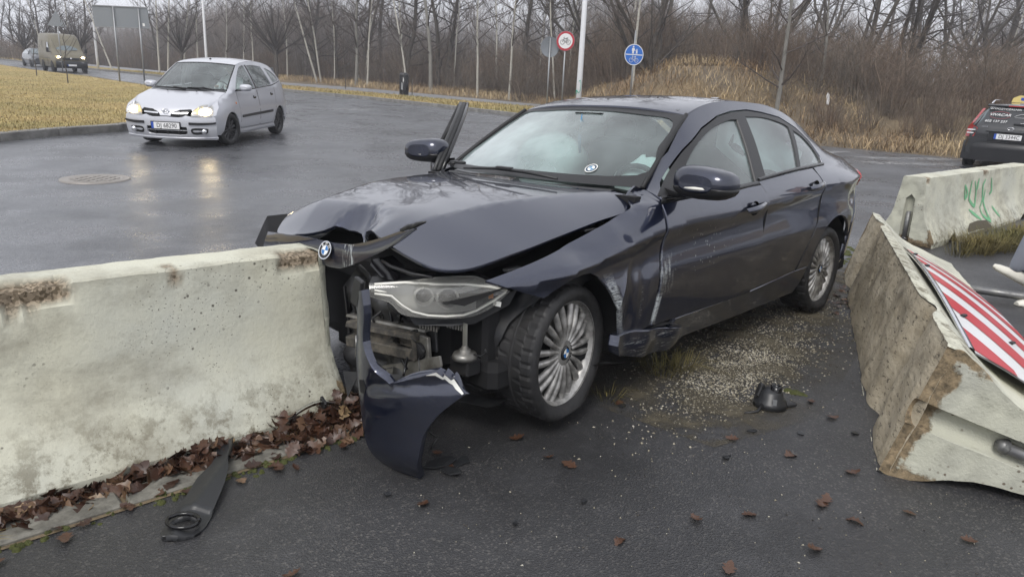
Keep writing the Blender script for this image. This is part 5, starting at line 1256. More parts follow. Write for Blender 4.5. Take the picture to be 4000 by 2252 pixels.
lowg = smooth_poly([(0, .235), (.32, .24), (.375, .30), (.37, .385), (0, .385), (-.37, .385), (-.375, .30), (-.32, .24)], (3, 5), 3)
panel('front_bumper', bump, nose(0), 'silver_paint', mpv, .06, .03, holes=[lowg], out=(0, 0, .4))
lg = panel('lower_grille', lowg, nose(-.05), 'dark_void', mpv, .09, 0, out=(0, 0, .4))
panel('grille_bar', [(-.37, .312), (.37, .312), (.37, .33), (-.37, .33)], nose(-.01), 'chrome', lg, .1, .01, out=(0, 0, .4))
for y in (-.22, 0, .22): panel('grille_post', [(y - .012, .24), (y + .012, .24), (y + .012, .31), (y - .012, .31)], nose(-.012), 'cover_black', lg, .1, .02, out=(0, 0, .4))
panel('front_lip', [(-.84, .155), (.84, .155), (.86, .20), (.5, .185), (0, .18), (-.5, .185), (-.86, .20)], nose(.022), 'silver_paint', mpv, .08, .02, out=(0, 0, .4))
MB().box((.72, 0, .17), (.10, .62, .02), bev=.004).build('splitter', 'plate_white', mpv)
bon = [(0, .575), (.10, .572), (.13, .625), (.25, .685), (.44, .70), (.47, .665), (.56, .755), (.66, .80), (.70, .84), (.715, .92), (.72, .985), (.5, 1.0), (0, 1.01)]
bon = bon + [(-a, z) for a, z in bon[::-1][1:-1]]
panel('bonnet', bon, nose(.003), 'silver_paint', mpv, .05, .015, out=(0, 0, .2))
fen = [(.46, .575), (.80, .575), (.85, .60), (.86, .74), (.80, .82), (.76, .90), (.745, .985), (.722, .985), (.71, .90), (.70, .84), (.66, .80), (.56, .755)]
for S in (1, -1): panel('front_wing', [(S * a, z) for a, z in fen], nose(-.002), 'silver_paint', mpv, .05, .02, out=(0, 0, .2))
em_ = MB(); ec = nose(.024)(np.array([0.]), np.array([.66]))[0]; en = Vector((.80, 0, .60)).normalized(); et = Vector((0, 1, 0)); eu = en.cross(et)
em_.tube([tuple(Vector(ec) + et * .056 * math.cos(a) + eu * .042 * math.sin(a)) for a in np.linspace(0, 2 * math.pi, 25)], .006, 6); em_.tube([tuple(Vector(ec) - et * .072), tuple(Vector(ec) + et * .072)], .009, 6)
em_.build('emblem', 'chrome', mpv)
plate(mpv, 'DJ 68290', Vector((.882, 0, .40)), Matrix(((0, 0, 1), (1, 0, 0), (0, 1, 0))))
# screen, roof, tail
def mws(s, q):
    xb, xt = .02 - .17 * np.abs(s) ** 2, -.86 - .06 * s * s; zb, zt = 1.005 - .005 * s * s, 1.515 - .03 * s * s
    return np.stack([xb + (xt - xb) * q + .03 * q * (1 - q), s * (.735 + (.605 - .735) * q), zb + (zt - zb) * q + .05 * q * (1 - q)], -1)
panel('windscreen', [(-1, 0), (1, 0), (1, 1), (-1, 1)], mws, 'clear_screen', mpv, .15, 0, out=(-1.5, 0, .5))
panel('windscreen_border', [(-1, 0), (1, 0), (1, 1), (-1, 1)], lambda s, q: mws(s, q) + np.array([.003, 0, .003]), 'gloss_black', mpv, .1, 0, holes=[[(-.965, .06), (.965, .06), (.965, .965), (-.965, .965)]], out=(-1.5, 0, .5))
mzroof = crv([(-.84, 1.510), (-1.0, 1.555), (-1.3, 1.595), (-1.7, 1.612), (-2.3, 1.59), (-2.8, 1.525), (-3.05, 1.44)])
def mroof(x, y): a = np.clip(np.abs(y) / myr(x), 0, 1.05); return np.stack([x, y, mzroof(x) - (mzroof(x) - mzr(x)) * a ** 2.6], -1)
rp = [(-.865 - .055 * s * s, s * .60) for s in np.linspace(-1, 1, 15)] + [(x, float(myr(x)) - .003) for x in (-1.2, -1.6, -2.2, -2.7, -2.95)] + [(-3.02, .4), (-3.05, 0), (-3.02, -.4)] + [(x, -float(myr(x)) + .003) for x in (-2.95, -2.7, -2.2, -1.6, -1.2)]
panel('roof', rp, mroof, 'silver_paint', mpv, .09, .02, out=(-1.7, 0, .5))
MB().box((-1.12, 0, 1.585), (.05, .03, .03), bev=.008).build('aerial_base', 'gloss_black', mpv)
MB().grid([[(x, y * w, z) for y in np.linspace(-1, 1, 9)] for x, w, z in ((-3.05, .55, 1.44), (-3.30, .56, 1.12), (-3.44, .62, .9), (-3.46, .62, .5), (-3.40, .6, .22))]).build('tailgate', 'silver_paint', mpv)
for pts in ([(.03, .56, 1.02), (-.03, .30, 1.05), (-.02, .02, 1.045)], [(.06, .02, 1.02), (.02, -.30, 1.04), (-.06, -.62, 1.045)]):
    wp = MB().tube(pts, .011, 6).build('wiper', 'gloss_black', mpv); MB().tube([(a + .02, b * .9 + .05, c + .014) for a, b, c in pts[:2]], .012, 6).build('wiper_arm', 'gloss_black', wp)
MB().grid([[tuple(mws(np.array([s]), np.array([0.]))[0] + np.array(d)) for d in ((-.02, 0, .012), (.03, 0, .008), (.085, 0, -.012))] for s in np.linspace(-.97, .97, 13)]).build('cowl', 'cover_black', mpv)
for y in (.28, -.28): MB().lathe([(0, .014), (.012, .010), (.018, 0)], 10, 'Z', (.16, y, .985)).build('washer_jet', 'gloss_black', mpv)
MB().box((-1.5, 0, .30), (3.4, 1.5, .14), bev=.04).build('underbody', 'dark_void', mpv)
MB().box((.05, 0, .50), (.9, 1.2, .55), bev=.05).build('engine_bay', 'dark_void', mpv)
MB().grid([[(x, y, z) for y in np.linspace(-.70, .70, 5)] for x, z in ((-.05, .99), (-.45, .98), (-.62, .86))]).build('dashboard', 'seat_fabric', mpv)
for y in (.36, -.36):
    st = MB(); st.box((-1.15, y, .62), (.5, .46, .16), bev=.05); st.box((-1.42, y, .98), (.14, .46, .62), Matrix.Rotation(-.2, 3, 'Y'), bev=.05); st.box((-1.50, y, 1.34), (.09, .25, .15), bev=.03); st.build('front_seat', 'seat_fabric', mpv)
MB().box((-2.5, 0, .85), (.2, 1.2, .7), bev=.05).build('rear_seat', 'seat_fabric', mpv)
b = MB(); b.tube([(-.72 + .08 * math.sin(a), .36 + .19 * math.cos(a), 1.0 + .17 * math.sin(a)) for a in np.linspace(0, 2 * math.pi, 21)], .016, 6); b.build('steering_wheel', 'black_plastic', mpv)
for S in (1, -1):
    make_wheel('front_wheel', mpv, (0, S * .735, .305), .205, .305, .19, 12, steer=R(-14), spin=.3, side=S, mats=('cover_black', 'tyre'), seg=60, face_in=.0)
    make_wheel('rear_wheel', mpv, (-2.535, S * .735, .305), .205, .305, .19, 12, spin=.1, side=S, mats=('cover_black', 'tyre'), seg=60, face_in=.0)
MPV_POSE = (-6.42, 13.95, R(-92)); place_vehicle(mpv, *MPV_POSE)

# ------------------------------------------------------------------ people: one skinned body with clothes as children
t = NT('skin_tone').set(col=(.45, .27, .19), rough=.55, sub=.05); M['skin_tone'] = t.m
simple('denim', (.27, .29, .34), .85); simple('jacket_black', (.010, .010, .013), .8); simple('shirt_white', (.68, .68, .68), .8); simple('hair_grey', (.42, .40, .37), .8); simple('shoe_white', (.70, .68, .60), .6); simple('shoe_dark', (.03, .035, .05), .6); simple('shoe_sole', (.33, .30, .24), .8)
def skinned(name, verts, edges, radii, m, parent=None, root=0, sub=2):
    me = bpy.data.meshes.new(name); me.from_pydata(verts, edges, []); o = link(name, me, None, None)
    md = o.modifiers.new('skin', 'SKIN'); md.use_smooth_shade = True
    if not me.skin_vertices: bpy.context.view_layer.objects.active = o; o.select_set(True); bpy.ops.mesh.customdata_skin_add() if hasattr(bpy.ops.mesh, 'customdata_skin_add') else None
    for i, r in enumerate(radii): me.skin_vertices[0].data[i].radius = (r, r) if not hasattr(r, '__len__') else r; me.skin_vertices[0].data[i].use_root = (i == root)
    sm = o.modifiers.new('sub', 'SUBSURF'); sm.levels = sub; sm.render_levels = sub
    dg = bpy.context.evaluated_depsgraph_get(); me2 = bpy.data.meshes.new_from_object(o.evaluated_get(dg)); bpy.data.objects.remove(o)
    me2.materials.clear(); me2.polygons.foreach_set('use_smooth', [True] * len(me2.polygons)); return link(name, me2, m, parent)
def chain(J, names):
    V, E, idx = [], [], {}
    for ch in names:
        for a, b in zip(ch, ch[1:]):
            for q in (a, b):
                if q not in idx: idx[q] = len(V); V.append(J[q])
            E.append((idx[a], idx[b]))
    return V, E, list(idx)
def head_parts(parent, c, f, m_hair, r=.105, hair=True):
    """head with nose, ears, eyes and hair; c centre, f facing direction"""
    f = Vector(f).normalized(); u = Vector((0, 0, 1)); s = u.cross(f).normalized(); c = Vector(c); rws = []
    for i in range(13):
        th = math.pi * i / 12; row = []
        for j in range(20):
            a = 2 * math.pi * j / 20; x, y, z = math.sin(th) * math.cos(a), math.sin(th) * math.sin(a), math.cos(th)
            w = .76 * (1 - .16 * max(0, -z)); dpt = .92 if x > 0 else 1.0
            q = c + f * x * r * dpt + s * y * r * w + u * z * r * 1.18
            if x > .8 and -.35 < z < .15 and abs(y) < .25: q += f * .022 * (1 - abs(y) * 3)
            if x > .6 and -.02 < z < .22 and .2 < abs(y) < .6: q -= f * .008
            row.append(tuple(q))
        rws.append(row)
    return rws
def driver():
    Jd = dict(p=(-1.18, .36, .74), w=(-1.22, .36, .92), c=(-1.26, .36, 1.12), n=(-1.25, .36, 1.27), h=(-1.23, .36, 1.36), sl=(-1.24, .54, 1.17), el=(-1.02, .60, .98), hl=(-.80, .50, 1.04), sr=(-1.24, .18, 1.17), er=(-1.02, .12, .98), hr=(-.80, .22, 1.04), kl=(-.80, .46, .80), kr=(-.80, .26, .80), al=(-.62, .46, .48), ar=(-.62, .26, .48))
    V, E, ids = chain(Jd, [('p', 'w', 'c', 'n', 'h'), ('c', 'sl', 'el', 'hl'), ('c', 'sr', 'er', 'hr'), ('p', 'kl', 'al'), ('p', 'kr', 'ar')])
    rad = dict(p=.15, w=.14, c=.15, n=.055, h=.07, sl=.075, el=.05, hl=.045, sr=.075, er=.05, hr=.045, kl=.075, kr=.075, al=.05, ar=.05)
    b = skinned('person', V, E, [rad[i] for i in ids], 'shirt_white')
    hd = MB().grid(head_parts(b, (-1.22, .36, 1.40), (1, 0, 0), None), closed=True).build('head', 'skin_tone', b)
    MB().grid([[(p[0] - .012, p[1] * 1.0, p[2] + .012) for p in row] for row in head_parts(b, (-1.235, .36, 1.415), (1, 0, 0), None, r=.112)[:5]], closed=True).build('hair', 'hair_grey', b)
    for y in (.47, .25): MB().box((-.76, y, 1.06), (.06, .09, .05), bev=.02).build('hand', 'skin_tone', b)
    b.matrix_world = mpv.matrix_world.copy()
    tag(b, 'person in a white top driving the silver people carrier', 'person')
driver()

# ================================================================== lofted bodies for the vehicles farther off
def loft(name, parent, st, m, n=46, pw=None):
    st = sorted(st); xs = [s[0] for s in st]; q = sorted(set(list(np.linspace(xs[0], xs[-1], n)) + xs)); C = [pch(xs, [s[k] for s in st], np.array(q)) for k in range(1, 9)]
    rws = []
    for i, x in enumerate(q):
        zb, ws, zm, wm, zt, wt, zr_, wr = (float(c[i]) for c in C); h = zr_ - zt
        half = [(0, zb), (ws - .08, zb), (ws, zb + .07), (wm, zm), ((wm + wt) / 2 + .006, (zm + zt) / 2), (wt, zt), (wt + (wr - wt) * .5 + .012, zt + h * .5), (wr + .01, zr_ - h * .10), (wr - .05, zr_ - h * .01), (wr * .5, zr_ + .02), (0, zr_ + .028)]
        rws.append([(x, y, z) for y, z in half] + [(x, -y, z) for y, z in half[::-1][1:-1]])
    b = MB().grid(rws, closed=True); b.add(rws[0], [tuple(range(len(rws[0])))], 0, False); b.add(rws[-1], [tuple(range(len(rws[0])))], 0, False)
    return b.build(name, m, parent), C, q
t = NT('olive_paint'); v = t.coord(); t.set(col=t.mix(t.ramp(t.noise(v, 3, 5), [(.3, 0), (.7, 1)]), (.115, .10, .062), (.15, .135, .09)), rough=.5, coat=.2); M['olive_paint'] = t.m
simple('olive_dark', (.055, .05, .04), .55)
van = empty('delivery_van', label='olive brown high-roof delivery van with lit headlamps behind the grass island', cat='van')
#      x     zb   ws   zm   wm   zt   wt   zr   wr
stV = [(.90, .38, .80, .60, .86, .90, .84, .96, .70), (.72, .30, .90, .62, .95, 1.02, .92, 1.10, .80), (.30, .30, .95, .70, .99, 1.20, .95, 1.32, .86), (.05, .30, .96, .75, 1.0, 1.30, .96, 1.48, .86), (-.35, .30, .96, .80, 1.0, 1.36, .97, 1.98, .86), (-.62, .30, .96, .85, 1.0, 1.40, .98, 2.24, .86), (-1.0, .30, .96, .9, 1.0, 1.45, .99, 2.44, .86), (-1.6, .30, .96, .9, 1.0, 1.5, .99, 2.50, .87), (-4.1, .30, .96, .9, 1.0, 1.5, .98, 2.48, .86), (-4.2, .32, .94, .9, .98, 1.5, .96, 2.45, .84)]
loft('van_body', van, stV, 'olive_paint', 60)
def vws(s, q): return np.stack([.12 - .10 * s * s - .62 * q, s * (.86 - .10 * q), 1.40 + .62 * q + .03 * q * (1 - q)], -1)
MB().grid([[tuple(vws(np.array([s]), np.array([q]))[0] + np.array([.03, 0, .03])) for s in np.linspace(-1, 1, 9)] for q in np.linspace(0, 1, 6)]).build('windscreen', 'van_glass', van) if 'van_glass' in M else None
thin = NT('van_glass').set(col=(.10, .13, .14), rough=.08, coat=1.0); M['van_glass'] = thin.m
MB().grid([[tuple(vws(np.array([s]), np.array([q]))[0] + np.array([.035, 0, .035])) for s in np.linspace(-1, 1, 9)] for q in np.linspace(0, 1, 6)]).build('windscreen', 'van_glass', van)
for S in (1, -1):
    MB().add([(-.30, S * .995, 1.36), (-.66, S * .965, 1.92), (-1.08, S * .965, 1.94), (-1.10, S * .997, 1.36)], [(0, 1, 2, 3)]).build('side_window', 'van_glass', van)
    mo_ = MB().box((-.05, S * 1.14, 1.44), (.12, .16, .32), bev=.05).build('wing_mirror', 'cover_black', van)
    MB().box((-.12, S * 1.03, 1.32), (.05, .14, .05), bev=.01).build('mirror_arm', 'cover_black', mo_)
    hl = MB().add([(.90, S * .50, .86), (.90, S * .52, 1.02), (.78, S * .86, 1.10), (.70, S * .93, 1.02), (.80, S * .90, .88)], [(0, 1, 2, 3, 4)], 0, False).build('headlamp', 'lamp_cream', van)
    MB().lathe([(0, .02), (.06, .015), (.10, 0)], 16, 'X', (.875, S * .70, .955)).build('lit_bulb', 'lamp_lit_warm', hl)
    MB().grid([[(-.35, S * 1.003, z), (-4.1, S * 1.003, z)] for z in (.88, .93)]).build('side_crease', 'olive_dark', van)
    for x0 in (-1.18, -2.45): MB().box((x0, S * .995, 1.25), (.012, .012, 1.5)).build('door_gap', 'dark_void', van)
    for cx in (0, -2.95):
        MB().lathe([(0, S * 1.004), (.40, S * 1.004), (.41, S * .96)], 28, 'Y', (cx, 0, .36)).build('wheel_arch', 'dark_void', van)
        make_wheel('wheel', van, (cx, S * .90, .335), .205, .335, .21, 6, side=S, mats=('olive_dark', 'tyre'), seg=45, face_in=-.02)
MB().grid([[(x, y, z) for y in np.linspace(-.93, .93, 9)] for x, z in ((.80, .30), (.95, .36), (.97, .60), (.93, .74), (.88, .78))]).build('front_bumper', 'cover_black', van)
MB().box((.915, 0, .90), (.05, .96, .14), bev=.02).build('grille', 'cover_black', van)
MB().lathe([(0, .02), (.05, .018), (.06, 0)], 18, 'X', (.935, 0, .92)).build('grille_badge', 'chrome', van)
for S in (1, -1): MB().box((.965, S * .66, .70), (.02, .16, .03), bev=.006).build('bumper_lamp', 'chrome', van)
plate(van, '', Vector((.985, 0, .50)), Matrix(((0, 0, 1), (1, 0, 0), (0, 1, 0)))) if False else None
pv = MB().box((.985, 0, .50), (.02, .56, .15), bev=.004).build('number_plate', 'gloss_black', van); MB().box((.997, .02, .50), (.006, .48, .11)).build('plate_face', 'plate_white', pv); MB().box((.997, -.24, .50), (.006, .05, .11)).build('plate_band', 'plate_blue', pv)
wp = MB().tube([(.15, .55, 1.46), (.12, .1, 1.44), (.16, -.2, 1.43)], .014, 5).build('wiper', 'cover_black', van)
MB().box((-.93, .02, 2.40), (.06, .05, .05), bev=.015).build('roof_aerial', 'cover_black', van)
place_vehicle(van, -31.0, 50.0, R(-47))
grey = empty('dark_hatchback', label='dark grey car half hidden behind the olive van', cat='car')
simple('graphite_paint', (.05, .055, .065), .35, .5, coat=1.0)
stG = [(.80, .25, .66, .45, .70, .62, .66, .68, .52), (.60, .20, .80, .5, .84, .70, .80, .80, .66), (.1, .18, .84, .55, .88, .84, .84, .93, .72), (-.25, .18, .84, .55, .88, .90, .84, 1.02, .68), (-.9, .18, .84, .55, .88, .93, .84, 1.38, .58), (-1.5, .18, .84, .55, .88, .95, .84, 1.44, .57), (-2.5, .18, .84, .55, .88, .98, .82, 1.36, .56), (-3.1, .2, .80, .55, .84, 1.0, .76, 1.08, .56), (-3.5, .3, .7, .55, .74, .9, .66, .98, .5)]
loft('car_body', grey, stG, 'graphite_paint', 40)
MB().grid([[(-.22 - .66 * q + .02, y * (.66 - .10 * q), 1.02 + .36 * q + .015) for y in np.linspace(-1, 1, 5)] for q in (0, .5, 1)]).build('windscreen', 'dark_glass_solid', grey) if 'dark_glass_solid' in M else MB().grid([[(-.22 - .66 * q + .03, y * (.66 - .10 * q), 1.02 + .36 * q + .03) for y in np.linspace(-1, 1, 5)] for q in (0, .5, 1)]).build('windscreen', 'van_glass', grey)
for S in (1, -1):
    MB().add([(-.55, S * .855, .98), (-.95, S * .66, 1.32), (-2.3, S * .64, 1.32), (-2.7, S * .83, 1.02)], [(0, 1, 2, 3)]).build('side_window', 'van_glass', grey)
    MB().add([(.70, S * .48, .60), (.66, S * .50, .70), (.48, S * .80, .74), (.52, S * .82, .62)], [(0, 1, 2, 3)], 0, False).build('headlamp', 'lamp_cream', grey)
    MB().grid([[(.4, S * .884, .56), (.4, S * .884, .59)], [(-3.0, S * .884, .60), (-3.0, S * .884, .63)]]).build('side_strip', 'chrome', grey)
    for cx in (0, -2.6):
        MB().lathe([(0, S * .886), (.34, S * .886), (.35, S * .84)], 24, 'Y', (cx, 0, .31)).build('wheel_arch', 'dark_void', grey)
        make_wheel('wheel', grey, (cx, S * .80, .30), .19, .30, .18, 6, side=S, mats=('alloy', 'tyre'), seg=40, face_in=-.02)
place_vehicle(grey, -39.6, 60.4, R(-45))

# ------------------------------------------------------------------ black estate car on the right, seen from behind
kia = empty('black_estate_car', label='black estate car with lettering on its rear window at the right edge', cat='car')
simple('black_paint', (.010, .011, .013), .25, coat=1.0)
stK = [(.75, .25, .70, .45, .74, .66, .70, .70, .52), (.3, .18, .84, .5, .87, .80, .82, .90, .70), (-.4, .18, .85, .55, .88, .92, .84, 1.05, .66), (-1.1, .18, .85, .55, .89, .95, .84, 1.42, .58), (-1.8, .18, .85, .55, .89, .98, .84, 1.47, .57), (-2.9, .18, .85, .55, .89, 1.02, .82, 1.45, .57), (-3.25, .2, .85, .56, .88, 1.02, .80, 1.40, .55), (-3.46, .24, .84, .56, .86, 1.0, .76, 1.20, .56), (-3.62, .26, .80, .56, .82, .95, .72, 1.02, .58), (-3.70, .32, .74, .56, .77, .80, .70, .90, .58)]
loft('car_body', kia, stK, 'black_paint', 70)
def rwin(y, q): return (-3.30 - .32 * q - .02 + .05 * (abs(y)) ** 2, y * (.56 + .10 * q), 1.385 - .37 * q)
MB().grid([[rwin(y, q) for y in np.linspace(-1, 1, 9)] for q in np.linspace(0, 1, 6)]).build('rear_window', 'van_glass', kia)
nR = Vector((-.37, 0, .32)).normalized(); bx = Vector((0, -1, 0)); by = nR.cross(bx); RW = Matrix((bx, by, nR)).transposed()
def on_win(y, q, lift=.012): p = Vector((-3.30 - .32 * q - .02, y, 1.385 - .37 * q)); return p + nR * lift
simple('decal_white', (.72, .72, .72), .5); simple('decal_red', (.35, .03, .05), .5)
for s_, y, q, sz, m, sh in (('WYPOZYCZALNIA', .22, .10, .075, 'decal_white', 0), ('VIVACAR', .29, .44, .105, 'decal_white', .25), ('602 137 237', .33, .82, .088, 'decal_white', .1), ('www.viv', -.26, .86, .075, 'decal_white', .1)):
    o = text_obj('window_lettering', s_, sz, m, kia, (0, 0, 0), (0, 0, 0), .0006, .95, shear=sh); o.matrix_local = Matrix.Translation(on_win(y, q, .02)) @ RW.to_4x4()
MB().tube([tuple(on_win(.29 + .20 * math.cos(a), .45 + .20 * math.sin(a), .016)) for a in np.linspace(.3, 2.9, 16)], .004, 4).build('logo_arc', 'decal_red', kia)
MB().tube([tuple(on_win(.29 + .20 * math.cos(a), .45 + .20 * math.sin(a), .016)) for a in np.linspace(3.4, 6.0, 16)], .004, 4).build('logo_arc', 'decal_red', kia)
MB().tube([tuple(on_win(*p)) for p in ((.02, .50), (-.02, .42), (-.10, .34), (-.22, .33), (-.30, .44), (-.36, .52), (-.2, .54), (.0, .54))], .006, 4).build('car_outline', 'decal_white', kia)
wp = MB().tube([tuple(on_win(-.02, .93, .03)), tuple(on_win(-.25, .93, .035)), tuple(on_win(-.42, .98, .03))], [.012, .018, .022], 6).build('rear_wiper', 'cover_black', kia)
MB().grid([[(-3.20, y, 1.455), (-3.34, y, 1.450), (-3.36, y, 1.425), (-3.28, y, 1.405)] for y in np.linspace(-.58, .58, 9)]).build('roof_spoiler', 'black_paint', kia)
MB().box((-3.362, 0, 1.432), (.012, .36, .022), bev=.004).build('brake_light', 'lamp_red', kia)
for S in (1, -1):
    MB().tube([(-1.2, S * .56, 1.49), (-1.4, S * .56, 1.545), (-2.6, S * .56, 1.535), (-2.95, S * .56, 1.475)], .016, 8).build('roof_rail', 'chrome', kia)
    rws = [[(-3.30 - .30 * q - .05 * (q > .8), S * (.60 + .14 * q), 1.36 - .36 * q), (-3.24 - .26 * q, S * (.66 + .14 * q), 1.355 - .36 * q)] for q in np.linspace(0, 1, 6)]
    rws += [[(-3.66, S * .62, .93), (-3.50, S * .835, .95)], [(-3.715, S * .66, .74), (-3.55, S * .845, .72)]]
    tl = MB().grid([[ (a[0] - .015, a[1] + S * .012, a[2]) for a in r] for r in rws]).build('tail_lamp', 'lamp_red', kia)
    for z in (.88, .81): MB().box((-3.66, S * .75, z), (.10, .14, .026), Matrix.Rotation(S * -.66, 3, 'Z'), bev=.006).build('lamp_insert', 'plate_white', tl)
    for cx in (0, -2.65):
        MB().lathe([(0, S * .893), (.35, S * .893), (.36, S * .85)], 24, 'Y', (cx, 0, .31)).build('wheel_arch', 'dark_void', kia)
        make_wheel('wheel', kia, (cx, S * .79, .31), .20, .31, .20, 6, side=S, mats=('alloy', 'tyre'), seg=45, face_in=-.02)
    MB().add([(-1.0, S * .86, 1.0), (-1.25, S * .64, 1.36), (-3.0, S * .62, 1.36), (-3.15, S * .80, 1.05)], [(0, 1, 2, 3)]).build('side_window', 'van_glass', kia)
MB().grid([[(-3.60 - .02 * (z < .55) - .16 * (1 - (y / .86) ** 4) + (.06 if z > .6 else 0), y, z) for y in np.linspace(-.86, .86, 15)] for z in (.22, .30, .44, .50, .52, .58, .64)]).build('rear_bumper', 'bumper_black', kia) if 'bumper_black' in M else MB().grid([[(-3.58 - .02 * (z < .55) - .17 * (1 - (y / .87) ** 4) + (.05 if z > .6 else 0), y, z) for y in np.linspace(-.86, .86, 15)] for z in (.22, .30, .44, .50, .52, .58, .64)]).build('rear_bumper', 'cover_black', kia)
MB().grid([[(-3.72 + .02 * abs(y), y, z) for y in np.linspace(-.62, .62, 7)] for z in (.64, .80, .93)] + [[(-3.66, y, 1.0) for y in np.linspace(-.60, .60, 7)]]).build('tailgate', 'black_paint', kia)
MB().grid([[(-3.735, y, .865), (-3.762, y, .885), (-3.735, y, .905)] for y in np.linspace(-.46, .46, 9)]).build('tailgate_grip', 'black_paint', kia)
back = Matrix(((0, 0, -1), (-1, 0, 0), (0, 1, 0)))
MB().box((-3.728, 0, .77), (.02, .80, .21), bev=.008).build('plate_recess', 'cover_black', kia)
plate(kia, 'DJ 3344C', Vector((-3.745, .02, .775)), back)
ov = MB().tube([(-3.725, .06 * math.cos(a), .955 + .030 * math.sin(a)) for a in np.linspace(0, 2 * math.pi, 25)], .006, 6); ov.build('maker_badge', 'chrome', kia)
o = text_obj('badge_text', 'KIA', .042, 'chrome', kia, (-3.732, 0, .955), (0, 0, 0), .002); o.matrix_local = Matrix.Translation((-3.732, 0, .955)) @ back.to_4x4()
o = text_obj('model_text', "cee'd", .055, 'chrome', kia, (0, 0, 0), (0, 0, 0), .002); o.matrix_local = Matrix.Translation((-3.715, .50, .975)) @ back.to_4x4()
simple('roof_sign', (.75, .60, .22), .4)
rs_ = MB(); rs_.grid([[(-1.75 + x, y, z) for y, z in ((-.32, 1.50), (-.30, 1.60), (-.18, 1.665), (.18, 1.665), (.30, 1.60), (.32, 1.50))] for x in (-.06, -.03, .03, .06)]); rs_.add([(-1.811, y, z) for y, z in ((-.32, 1.50), (-.30, 1.60), (-.18, 1.665), (.18, 1.665), (.30, 1.60), (.32, 1.50))], [(0, 1, 2, 3, 4, 5)], 0, False); rs_.build('roof_sign', 'roof_sign', kia)
MB().box((-1.812, .10, 1.59), (.006, .22, .08)).build('sign_panel', 'decal_blue', kia) if 'decal_blue' in M else MB().box((-1.812, .08, 1.585), (.008, .12, .07)).build('sign_panel', 'plate_blue', kia)
place_vehicle(kia, 12.65, 18.06, R(50)); kia.scale = (.95, .95, .95)

# ------------------------------------------------------------------ walker at the right edge
J = dict(p=(4.58, 5.62, .98), w=(4.56, 5.62, 1.15), c=(4.52, 5.62, 1.40), n=(4.49, 5.62, 1.56), h=(4.46, 5.62, 1.68), hl=(4.58, 5.50, .92), hr=(4.57, 5.74, .92), kl=(4.42, 5.46, .52), al=(4.22, 5.42, .12), kr=(4.42, 5.78, .52), ar=(4.40, 5.88, .18),
         sl=(4.50, 5.42, 1.46), el=(4.36, 5.36, 1.24), dl=(4.22, 5.44, 1.10), sr=(4.52, 5.82, 1.46), er=(4.62, 5.90, 1.22), dr=(4.56, 5.88, 1.0))
J['al'] = (4.25, 5.40, .10)
V, E, ids = chain(J, [('p', 'w', 'c', 'n', 'h'), ('c', 'sl', 'el', 'dl'), ('c', 'sr', 'er', 'dr'), ('p', 'hl', 'kl', 'al'), ('p', 'hr', 'kr', 'ar')])
rad = dict(p=.12, w=.12, c=.13, n=.05, h=.06, hl=.085, hr=.085, kl=.055, kr=.055, al=.035, ar=.035, sl=.06, el=.042, dl=.03, sr=.06, er=.042, dr=.03)
pw_ = skinned('person', V, E, [rad[i] for i in ids], 'skin_tone'); tag(pw_, 'person in black jacket, grey jeans and white trainers walking at the right edge', 'person')
MB().grid(head_parts(pw_, (4.45, 5.62, 1.70), (-1, 0, 0), None), closed=True).build('head', 'skin_tone', pw_)
MB().grid(head_parts(pw_, (4.462, 5.62, 1.715), (-1, 0, 0), None, r=.113)[:6], closed=True).build('hair', 'jacket_black', pw_)
V, E, ids = chain(J, [('p', 'w', 'c'), ('c', 'sl', 'el', 'dl'), ('c', 'sr', 'er', 'dr')]); skinned('jacket', V, E, [{'p': .165, 'w': .165, 'c': .18, 'sl': .095, 'el': .075, 'dl': .058, 'sr': .095, 'er': .075, 'dr': .058}[i] for i in ids], 'jacket_black', pw_)
V, E, ids = chain(J, [('p', 'hl', 'kl', 'al'), ('p', 'hr', 'kr', 'ar')]); skinned('jeans', V, E, [{'p': .145, 'hl': .11, 'hr': .11, 'kl': .078, 'kr': .078, 'al': .066, 'ar': .066}[i] for i in ids], 'denim', pw_)
def shoe(anchor, f, tilt):
    f = Vector(f).normalized(); u = Vector((0, 0, 1)); s = u.cross(f); q = Matrix.Rotation(tilt, 3, s); f, u = q @ f, q @ u; rws = []
    for l, w, h0, h1 in ((-.09, .02, .015, .05), (-.085, .036, 0, .085), (-.03, .038, 0, .10), (.04, .042, 0, .085), (.10, .047, 0, .058), (.16, .042, 0, .045), (.195, .024, .006, .03)):
        rws.append([tuple(Vector(anchor) + f * l + s * a * w + u * (h0 + (h1 - h0) * b_)) for a, b_ in ((-1, 0), (-1.05, .35), (-.85, .8), (-.3, 1), (.3, 1), (.85, .8), (1.05, .35), (1, 0))])
    b = MB().grid(rws, closed=True); b.add(rws[0], [tuple(range(8))]); b.add(rws[-1], [tuple(range(8))]); o = b.build('shoe', 'shoe_white', pw_)
    MB().grid([[tuple(Vector(r[k]) + u * -.004 + (Vector(r[k]) - Vector(r[7 - k])).normalized() * .004) for k in (0, 7)] for r in rws]).build('sole', 'shoe_sole', o)
    MB().tube([tuple(Vector(anchor) + f * -.07 + s * a * .04 + u * .095) for a in (-1, 0, 1)] + [tuple(Vector(anchor) + f * .0 + s * .035 + u * .10)], .008, 5).build('shoe_collar', 'shoe_dark', o)
shoe((4.40, 5.86, .125), (-.75, .66, 0), R(-24)); shoe((4.27, 5.36, .03), (-1, -.1, 0), 0)
pw_.location.x = -.11
